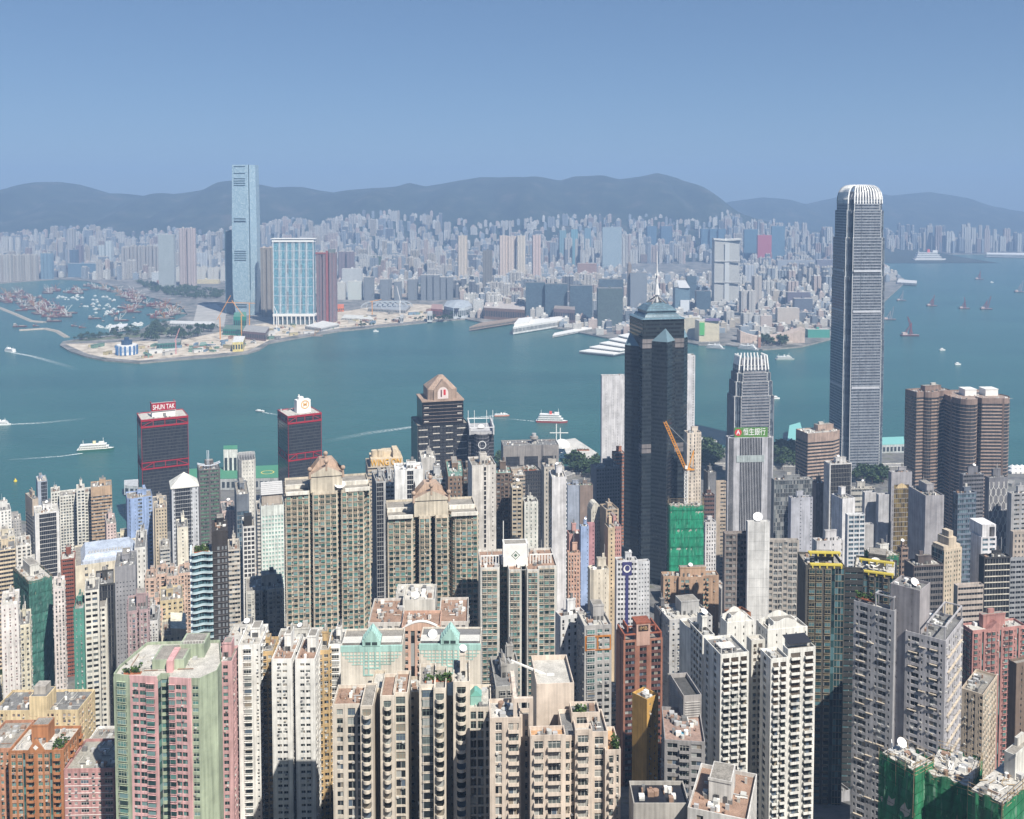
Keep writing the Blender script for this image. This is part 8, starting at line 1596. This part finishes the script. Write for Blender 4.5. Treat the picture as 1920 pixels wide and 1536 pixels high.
grove([(1585, 906), (1600, 888), (1660, 892), (1665, 912)], 22, 4, 1.2, 1.8, 'tree at the foot of the tallest silver skyscraper', 'trees below the silver skyscraper')
grove([(1056, 892), (1062, 876), (1120, 880), (1118, 898)], 20, 4, 1.3, 2.2, 'dark tree behind the covered exhibition pier', 'trees behind the exhibition pier')
grove([(925, 880), (930, 866), (945, 868), (944, 884)], 5, 4, 1, 1.6, 'dark tree at the left foot of the grey black slab', 'trees by the grey black slab')
grove([(68, 1262), (80, 1236), (112, 1228), (108, 1256)], 18, 27, .9, 1.5, 'leafy street tree below the dark green netted tower', 'street trees by the netted tower', ground)
grove([(0, 1330), (10, 1290), (60, 1300), (60, 1330)], 7, 30, .8, 1.2, 'street tree among the low roofs at the left edge', 'street trees at the left edge', ground)
grove([(1062, 1140), (1070, 1100), (1090, 1120), (1085, 1150)], 5, 20, .8, 1.3, 'street tree deep between the pink and cream towers', 'street trees between pink and cream towers', ground)
grove([(430, 1440), (440, 1400), (452, 1420), (450, 1500)], 6, 90, .8, 1.2, 'tree in the shaded gap beside the pink and green tower', 'trees in the shaded gap', ground)
mb = MB(); 
for (u, v, Y, rx, hz_) in [(700, 452, 5200, 300, 75), (760, 448, 5400, 260, 60), (830, 500, 4100, 190, 32), (1010, 440, 6200, 230, 70), (1120, 500, 4200, 230, 30), (1560, 425, 6800, 420, 70), (300, 436, 5600, 350, 60)]:
    x = at_y(u, v, Y)[0]; V = []; q = []; n = 26
    for j in range(8):
        for i in range(n): a = 2 * pi * i / n; r = (1 - j / 7) * (1 + .12 * sin(3 * a + u)); V.append((x + rx * r * cos(a), Y + rx * .7 * r * sin(a), 3 + hz_ * (1 - (1 - j / 7) ** 2)))
    for j in range(7):
        for i in range(n): q.append((j * n + i, j * n + (i + 1) % n, (j + 1) * n + (i + 1) % n, (j + 1) * n + i))
    mb.addq(V, q, WOODM)
mb.smooth = True; struct(mb, 'wooded_hill')
# ------------------------------------------------------------------ boats
def hull(mb, L, Wd, h, m, deck=None, z0=-.5, bow=.22):
    P = [(-L / 2, -Wd / 2), (L / 2 - L * bow, -Wd / 2), (L / 2 - L * bow * .3, -Wd * .25), (L / 2, 0), (L / 2 - L * bow * .3, Wd * .25), (L / 2 - L * bow, Wd / 2), (-L / 2, Wd / 2)]
    mb.prism(scale_poly(P, .94), z0, h, m, deck or m, P)
WH, DKR, GRH, BLK = flat((.80, .80, .78), .4), flat((.09, .022, .022), .6), flat((.03, .12, .08), .5), flat((.05, .05, .06), .5)
WIN = flat((.03, .04, .05), .2)
def ferry(name, label, u, v, L, hd, hc, sup, decks=2, funnel=None, cat='ferry', Wd=None, stripe=None):
    p = at_z(u, v, 0); e = empty(name, (p[0], p[1], 0), hd, label, cat); Wd = Wd or L * .22; s = L / 40
    mb = MB(); hull(mb, L, Wd, 2.6 * s, hc, WH); mb.build('hull', e); mb = MB(); w2 = MB()
    if stripe: t = MB(); t.box(-L * .46, L * .3, -Wd / 2 - .12, Wd / 2 + .12, 1.2 * s, 2.2 * s, stripe); t.build('stripe', e)
    for k in range(decks): 
        a, b = -L * (.44 - .03 * k), L * (.34 - .06 * k); z = 2.6 * s + k * 2.6 * s; mb.box(a, b, -Wd * .46, Wd * .46, z, z + 2.3 * s, sup); mb.box(a - .4, b + .4, -Wd * .49, Wd * .49, z + 2.3 * s, z + 2.6 * s, WH)
        n = int(L / 3)
        for q in range(n): x = a + (b - a) * (q + .2) / n; w2.box(x, x + (b - a) / n * .6, -Wd * .465, Wd * .465, z + .9 * s, z + 1.8 * s, WIN)
    z = 2.6 * s + decks * 2.6 * s; mb.box(L * .08, L * .22, -Wd * .3, Wd * .3, z, z + 2.4 * s, sup); su = mb.build('superstructure', e); w2.build('window', su, kind='stuff')
    f = MB(); f.box(-L * .08, L * .0, -Wd * .12, Wd * .12, z, z + 3.6 * s, funnel or sup); f.build('funnel', e)
    m = MB(); m.bar((L * .2, 0, z + 2), (L * .2, 0, z + 7 * s), .2 * s, WH); m.bar((-L * .34, 0, z), (-L * .34, 0, z + 5 * s), .2 * s, WH); m.build('mast', e); return e
ferry('passenger_ferry', 'green hulled white double deck ferry on the left water', 180, 845, 54, .28, GRH, flat((.72, .70, .64)), 2, flat((.7, .62, .4)))
ferry('passenger_ferry', 'white and red three deck ferry with a dark red hull', 1035, 792, 56, -.12, flat((.30, .05, .04)), WH, 3, flat((.6, .1, .08)))
ferry('fast_ferry', 'small orange and white fast ferry leaving a white wake', 941, 780, 28, .1, flat((.62, .16, .06)), WH, 1)
ferry('fast_ferry', 'white catamaran with a long wake at the left edge of the harbour', 18, 660, 44, 2.6, WH, WH, 2)
ferry('motor_launch', 'tiny white launch heading left in the middle water', 487, 772, 20, 2.75, BLK, WH, 1)
ferry('passenger_ferry', 'white ferry cut off by the left picture edge', 2, 797, 34, .1, WH, WH, 2)
ferry('passenger_ferry', 'small grey ferry crossing right of the short silver tower', 1472, 675, 46, .0, flat((.30, .35, .33)), flat((.62, .64, .62)), 2)
ferry('moored_ferry', 'white ferry moored at the far star quay, left one', 1342, 654, 50, -.5, flat((.3, .32, .33)), flat((.64, .65, .65)), 2)
ferry('moored_ferry', 'white ferry moored at the far star quay, right one', 1404, 656, 56, -.6, flat((.3, .32, .33)), flat((.62, .63, .63)), 2)
ferry('cruise_ship', 'white cruise ship on the far water right of the silver skyscraper', 1743, 489, 200, .0, WH, WH, 3, flat((.7, .12, .1)), 'ship', 26)
ferry('moored_ferry', 'large white ferry lying at the exhibition pier', 1066, 862, 46, 2.2, WH, WH, 2)
ferry('moored_ferry', 'white vessel berthed beside the terraced terminal', 1172, 657, 40, .4, WH, WH, 2)
def barge_mesh(kind):
    mb = MB(); L = 42; hull(mb, L, 12, 3.2, DKR if kind != 2 else flat((.25, .22, .2)), flat((.16, .10, .08)), bow=.08)
    mb.box(-L * .45, -L * .25, -4, 4, 3.2, 9, flat((.30, .26, .23) if kind else (.22, .08, .06))); mb.box(-L * .44, -L * .34, -3, 3, 9, 11.5, flat((.5, .5, .48)))
    cm = [flat((.24, .05, .04)), flat((.65, .65, .62)), flat((.40, .20, .06)), flat((.10, .18, .28))][kind % 4]
    if kind != 3:
        for s in (-2, 2): mb.bar((-6, s, 3), (-2, 0, 22), .5, cm)
        mb.bar((-4, 0, 5), (14, 0, 26), .55, cm); mb.bar((-2, 0, 22), (14, 0, 26), .2, cm)
    mb.box(-2, 12, -4, 4, 3.2, 4.6, flat((.35, .30, .24))); return mb.mesh('barge')
def yacht_mesh(): mb = MB(); hull(mb, 16, 5, 2.2, WH); mb.box(-6, 3, -2, 2, 2.2, 4.2, WH); mb.box(-5.5, 2.6, -2.05, 2.05, 2.8, 3.6, WIN); mb.box(-4, 1, -1.6, 1.6, 4.2, 5.8, WH); return mb.mesh('yacht')
def sampan_mesh(): mb = MB(); hull(mb, 9, 3, 1.2, BLK); mb.box(-3, 1.5, -1.2, 1.2, 1.2, 2.8, flat((.4, .35, .3))); return mb.mesh('sampan')
BM = [barge_mesh(k) for k in range(4)]; YM = yacht_mesh(); SM = sampan_mesh()
def boat(name, me, u, v, label, cat, group, s=1.0, rz=None):
    o = bpy.data.objects.new(name, me); COL.objects.link(o); p = at_z(u, v, 0); o.location = (p[0], p[1], 0); o.rotation_euler = (0, 0, rs.uniform(-.5, .5) + (pi if rs.random() < .5 else 0) if rz is None else rz); o.scale = (s, s, s); tag(o, label, cat, group); return o
BC = ['dark red derrick barge with a red boom', 'dark red derrick barge with a white boom', 'grey brown derrick barge with an orange boom', 'dark red flat barge without a boom']
def fleet(poly, n, mk):
    us = [p[0] for p in poly]; vs = [p[1] for p in poly]; k = 0; seen = []; t = 0
    while k < n and t < n * 60:
        t += 1; u, v = rs.uniform(min(us), max(us)), rs.uniform(min(vs), max(vs))
        if not inside((u, v), poly) or any(abs(u - a) < 5 and abs(v - b) < 1.6 for a, b in seen): continue
        seen.append((u, v)); mk(u, v); k += 1
def barge_in(where):
    def f(u, v): k = rs.choices(range(4), [4, 3, 2, 2])[0]; boat('derrick_barge' if k < 3 else 'flat_barge', BM[k], u, v, f'{BC[k]} {where}', 'barge', f'{BC[k]}s {where}', rs.uniform(.8, 1.15), rs.uniform(-.25, .25) + (pi if rs.random() < .5 else 0))
    return f
fleet([(-5, 550), (28, 544), (75, 562), (88, 572), (-5, 574)], 30, barge_in('packed at the left edge of the basin'))
fleet([(34, 578), (80, 570), (138, 580), (138, 596), (75, 596), (40, 584)], 26, barge_in('rafted inside the long breakwater'))
fleet([(80, 542), (160, 542), (165, 552), (85, 552)], 12, barge_in('near the head of the basin'))
fleet([(160, 533), (215, 540), (262, 552), (310, 570), (345, 585), (335, 592), (280, 575), (215, 556), (165, 540)], 44, barge_in('along the curved basin shore'))
fleet([(215, 575), (262, 575), (262, 586), (245, 590), (215, 600), (210, 592)], 9, barge_in('rafted in the middle of the basin'))
fleet([(285, 588), (330, 582), (330, 598), (285, 602)], 10, barge_in('by the mound at the basin end'))
fleet([(172, 555), (222, 555), (225, 590), (185, 592), (150, 585)], 26, lambda u, v: boat('motor_yacht', YM, u, v, 'white motor yacht at mooring in the middle of the boat basin', 'yacht', 'yachts in mid basin', rs.uniform(.6, 1.2)))
fleet([(105, 555), (150, 553), (160, 562), (110, 566)], 12, lambda u, v: boat('motor_yacht', YM, u, v, 'white motor yacht moored below the head of the basin', 'yacht', 'yachts below the basin head', rs.uniform(.6, 1.1)))
fleet([(175, 612), (270, 606), (272, 612), (200, 618)], 16, lambda u, v: boat('motor_yacht', YM, u, v, 'white motor yacht berthed at the marina beside the park', 'yacht', 'marina yachts', rs.uniform(.7, 1.3)))
fleet([(140, 560), (260, 562), (262, 600), (150, 606)], 18, lambda u, v: boat('sampan', SM, u, v, 'tiny dark sampan scattered in the boat basin', 'sampan', 'sampans in the basin', rs.uniform(1, 1.6)))
for u, v, k, s, lab in [(38, 613, 3, 1.0, 'flat barge with blue and white cargo outside the long breakwater'), (102, 603, 3, 1.1, 'dark red barge moored at the end of the long breakwater'), (178, 598, 3, 1.0, 'long dark red barge alone at the basin entrance'), (228, 602, 1, 1.1, 'dark red barge with a white boom near the basin entrance'), (593, 631, 2, .9, 'grey brown barge beside the sandy shore below the white sheds'), (68, 612, 0, .5, 'small tug between the two breakwaters'), (140, 612, 0, .5, 'small red tug near the yachts at the basin mouth'), (155, 615, 0, .55, 'small white and dark tug left of the marina')]: boat('flat_barge' if k == 3 else 'derrick_barge', BM[k], u, v, lab, 'barge', None, s, .05)
def crane_barge(u, v, s, label, hd=0, arm=1, red=True):
    p = at_z(u, v, 0); e = empty('crane_barge', (p[0], p[1], 0), hd, label, 'crane barge'); s *= .8; e.scale = (s, s, s); c = flat((.30, .06, .06)) if red else flat((.3, .3, .33))
    mb = MB(); hull(mb, 56, 20, 4, DKR if red else BLK, flat((.3, .22, .2)), bow=.05); mb.build('hull', e); mb = MB(); mb.box(-24, -10, -6, 6, 4, 11, flat((.55, .45, .42))); mb.build('deck_house', e)
    mb = MB()
    for q in (-6, 6): truss(mb, (0, q, 4), (4, 0, 40), 1, c, 6); truss(mb, (-14, q, 10), (4, 0, 40), .8, c, 6)
    truss(mb, (8, 0, 6), (8 + 16 * arm, 0, 60), 1.2, c, 10); mb.bar((4, 0, 40), (8 + 16 * arm, 0, 60), .35, c); mb.build('derrick', e)
for u, v, s, lab, a, rd in [(1747, 574, .85, 'red crane barge, leftmost of three anchored on the open water at right', .3, 1), (1808, 579, .85, 'red crane barge, middle of three anchored on the open water at right', -.6, 1), (1849, 580, .95, 'red crane barge, rightmost of three anchored on the open water at right', .8, 1), (1690, 564, .8, 'grey crane barge beside the silver skyscraper near the quay tip', .1, 0), (1668, 600, .9, 'dark crane barge half hidden by the silver skyscraper', .6, 0), (1836, 524, .9, 'small red crane barge far off above the three anchored ones', -.2, 1), (1706, 630, 1.15, 'long black crane barge with a tall red boom on the right water', -1.0, 1), (1912, 548, 1.0, 'grey crane barge cut off by the right picture edge', .5, 0)]: crane_barge(u, v, s, lab, 0, a, rd)
for u, v, lab in [(1860, 530, 'tiny pink launch on the far right water'), (1767, 657, 'tiny dark launch on the right water below the red barges'), (1796, 684, 'tiny white and red launch above the granite towers'), (1455, 748, 'small white launch beside the short silver tower'), (1700, 534, 'small white launch near the quay tip'), (705, 622, 'tiny launch off the sandy shore')]: boat('launch', YM, u, v, lab, 'launch', None, 1.0, .1)
p = at_z(29, 903, 0); e = empty('buoy', (p[0], p[1], 0), 0, 'yellow buoy floating at the left', 'buoy'); m_ = MB(); m_.cyl(0, 0, -.5, 1.6, 2.2, flat((.75, .55, .03)), 12); m_.cyl(0, 0, 1.6, 4.6, 1.4, flat((.75, .55, .03)), 8, .3); m_.build('float', e); m_ = MB(); m_.bar((0, 0, 4), (0, 0, 6.5), .25, BLK); m_.build('lantern', e)
# foam trails
def foam():
    m, nt, p = newmat('wake_foam'); tc = N(nt, 'TexCoord').outputs['Object']; uv = N(nt, 'SeparateXYZ', {0: N(nt, 'UVMap').outputs[0]})
    a = N(nt, 'TexNoise', {'Vector': tc, 'Scale': .25, 'Detail': 6.0}).outputs[0]; f = mth(nt, 'MULTIPLY', mth(nt, 'POWER', mth(nt, 'SUBTRACT', 1.0, uv.outputs[0]), 1.3), N(nt, 'MapRange', {0: a, 1: .35, 2: .6}).outputs[0])
    e = mth(nt, 'SUBTRACT', 1.0, mth(nt, 'POWER', mth(nt, 'ABSOLUTE', mth(nt, 'MULTIPLY_ADD', uv.outputs[1], 2.0, -1.0)), 2.0)); f = mth(nt, 'MULTIPLY', f, e)
    p.inputs['Base Color'].default_value = (.75, .82, .82, 1); p.inputs['Roughness'].default_value = .8; tr = N(nt, 'BsdfTransparent'); mx = N(nt, 'MixShader', {0: f}); nt.links.new(tr.outputs[0], mx.inputs[1]); nt.links.new(p.outputs[0], mx.inputs[2]); nt.links.new(mx.outputs[0], nt.nodes['Material Output'].inputs[0]); return m
FO = foam()
def wake(pts, w0, w1, lab):
    q = [np.array(at_z(u, v, .12)) for u, v in pts]; mb = MB(); n = len(q)
    for i in range(n - 1):
        a, b = q[i], q[i + 1]; d = (b - a)[:2]; d /= np.linalg.norm(d); nn = np.array([-d[1], d[0], 0]); wa, wb = w0 + (w1 - w0) * i / (n - 1), w0 + (w1 - w0) * (i + 1) / (n - 1); fa, fb = i / (n - 1), (i + 1) / (n - 1)
        mb.addq([a - nn * wa, b - nn * wb, b + nn * wb, a + nn * wa], [[0, 1, 2, 3]], FO, [(fa, 0), (fb, 0), (fb, 1), (fa, 1)])
    o = mb.build('boat_wake', None, kind='stuff'); o['label'] = lab
wake([(22, 661), (60, 668), (100, 679), (150, 694)], 6, 12, 'white wake of the catamaran at left'); wake([(155, 850), (110, 856), (50, 860), (0, 863)], 3, 5, 'thin wake behind the green ferry'); wake([(926, 780), (900, 782), (876, 784), (840, 790)], 5, 5, 'white wake of the orange fast ferry')
wake([(1002, 790), (960, 786), (900, 784)], 2, 3, 'thin wake of the three deck ferry'); wake([(492, 773), (510, 776), (560, 784)], 3, 6, 'short wake of the small launch'); wake([(16, 796), (80, 793), (170, 784)], 4, 10, 'fading wake at the left edge'); wake([(872, 790), (780, 800), (690, 812), (600, 830)], 6, 14, 'old fading wake across the middle water')
# ------------------------------------------------------------------ haze
mb = MB(); mb.box(-13000, 13000, -400, 13000, -1.5, 760, flat((1, 1, 1)))
hz = mb.build('haze', None, kind='stuff'); hm = bpy.data.materials.new('haze_air'); hm.use_nodes = True; nt = hm.node_tree; nt.nodes.clear()
pv = N(nt, 'VolumePrincipled', {'Density': 0.000135, 'Anisotropy': 0.0}); pv.inputs['Color'].default_value = (.385, .59, .93, 1)
out = N(nt, 'OutputMaterial'); nt.links.new(pv.outputs[0], out.inputs['Volume']); hz.data.materials.clear(); hz.data.materials.append(hm)
hz['label'] = 'pale blue haze hanging over the harbour and far hills'
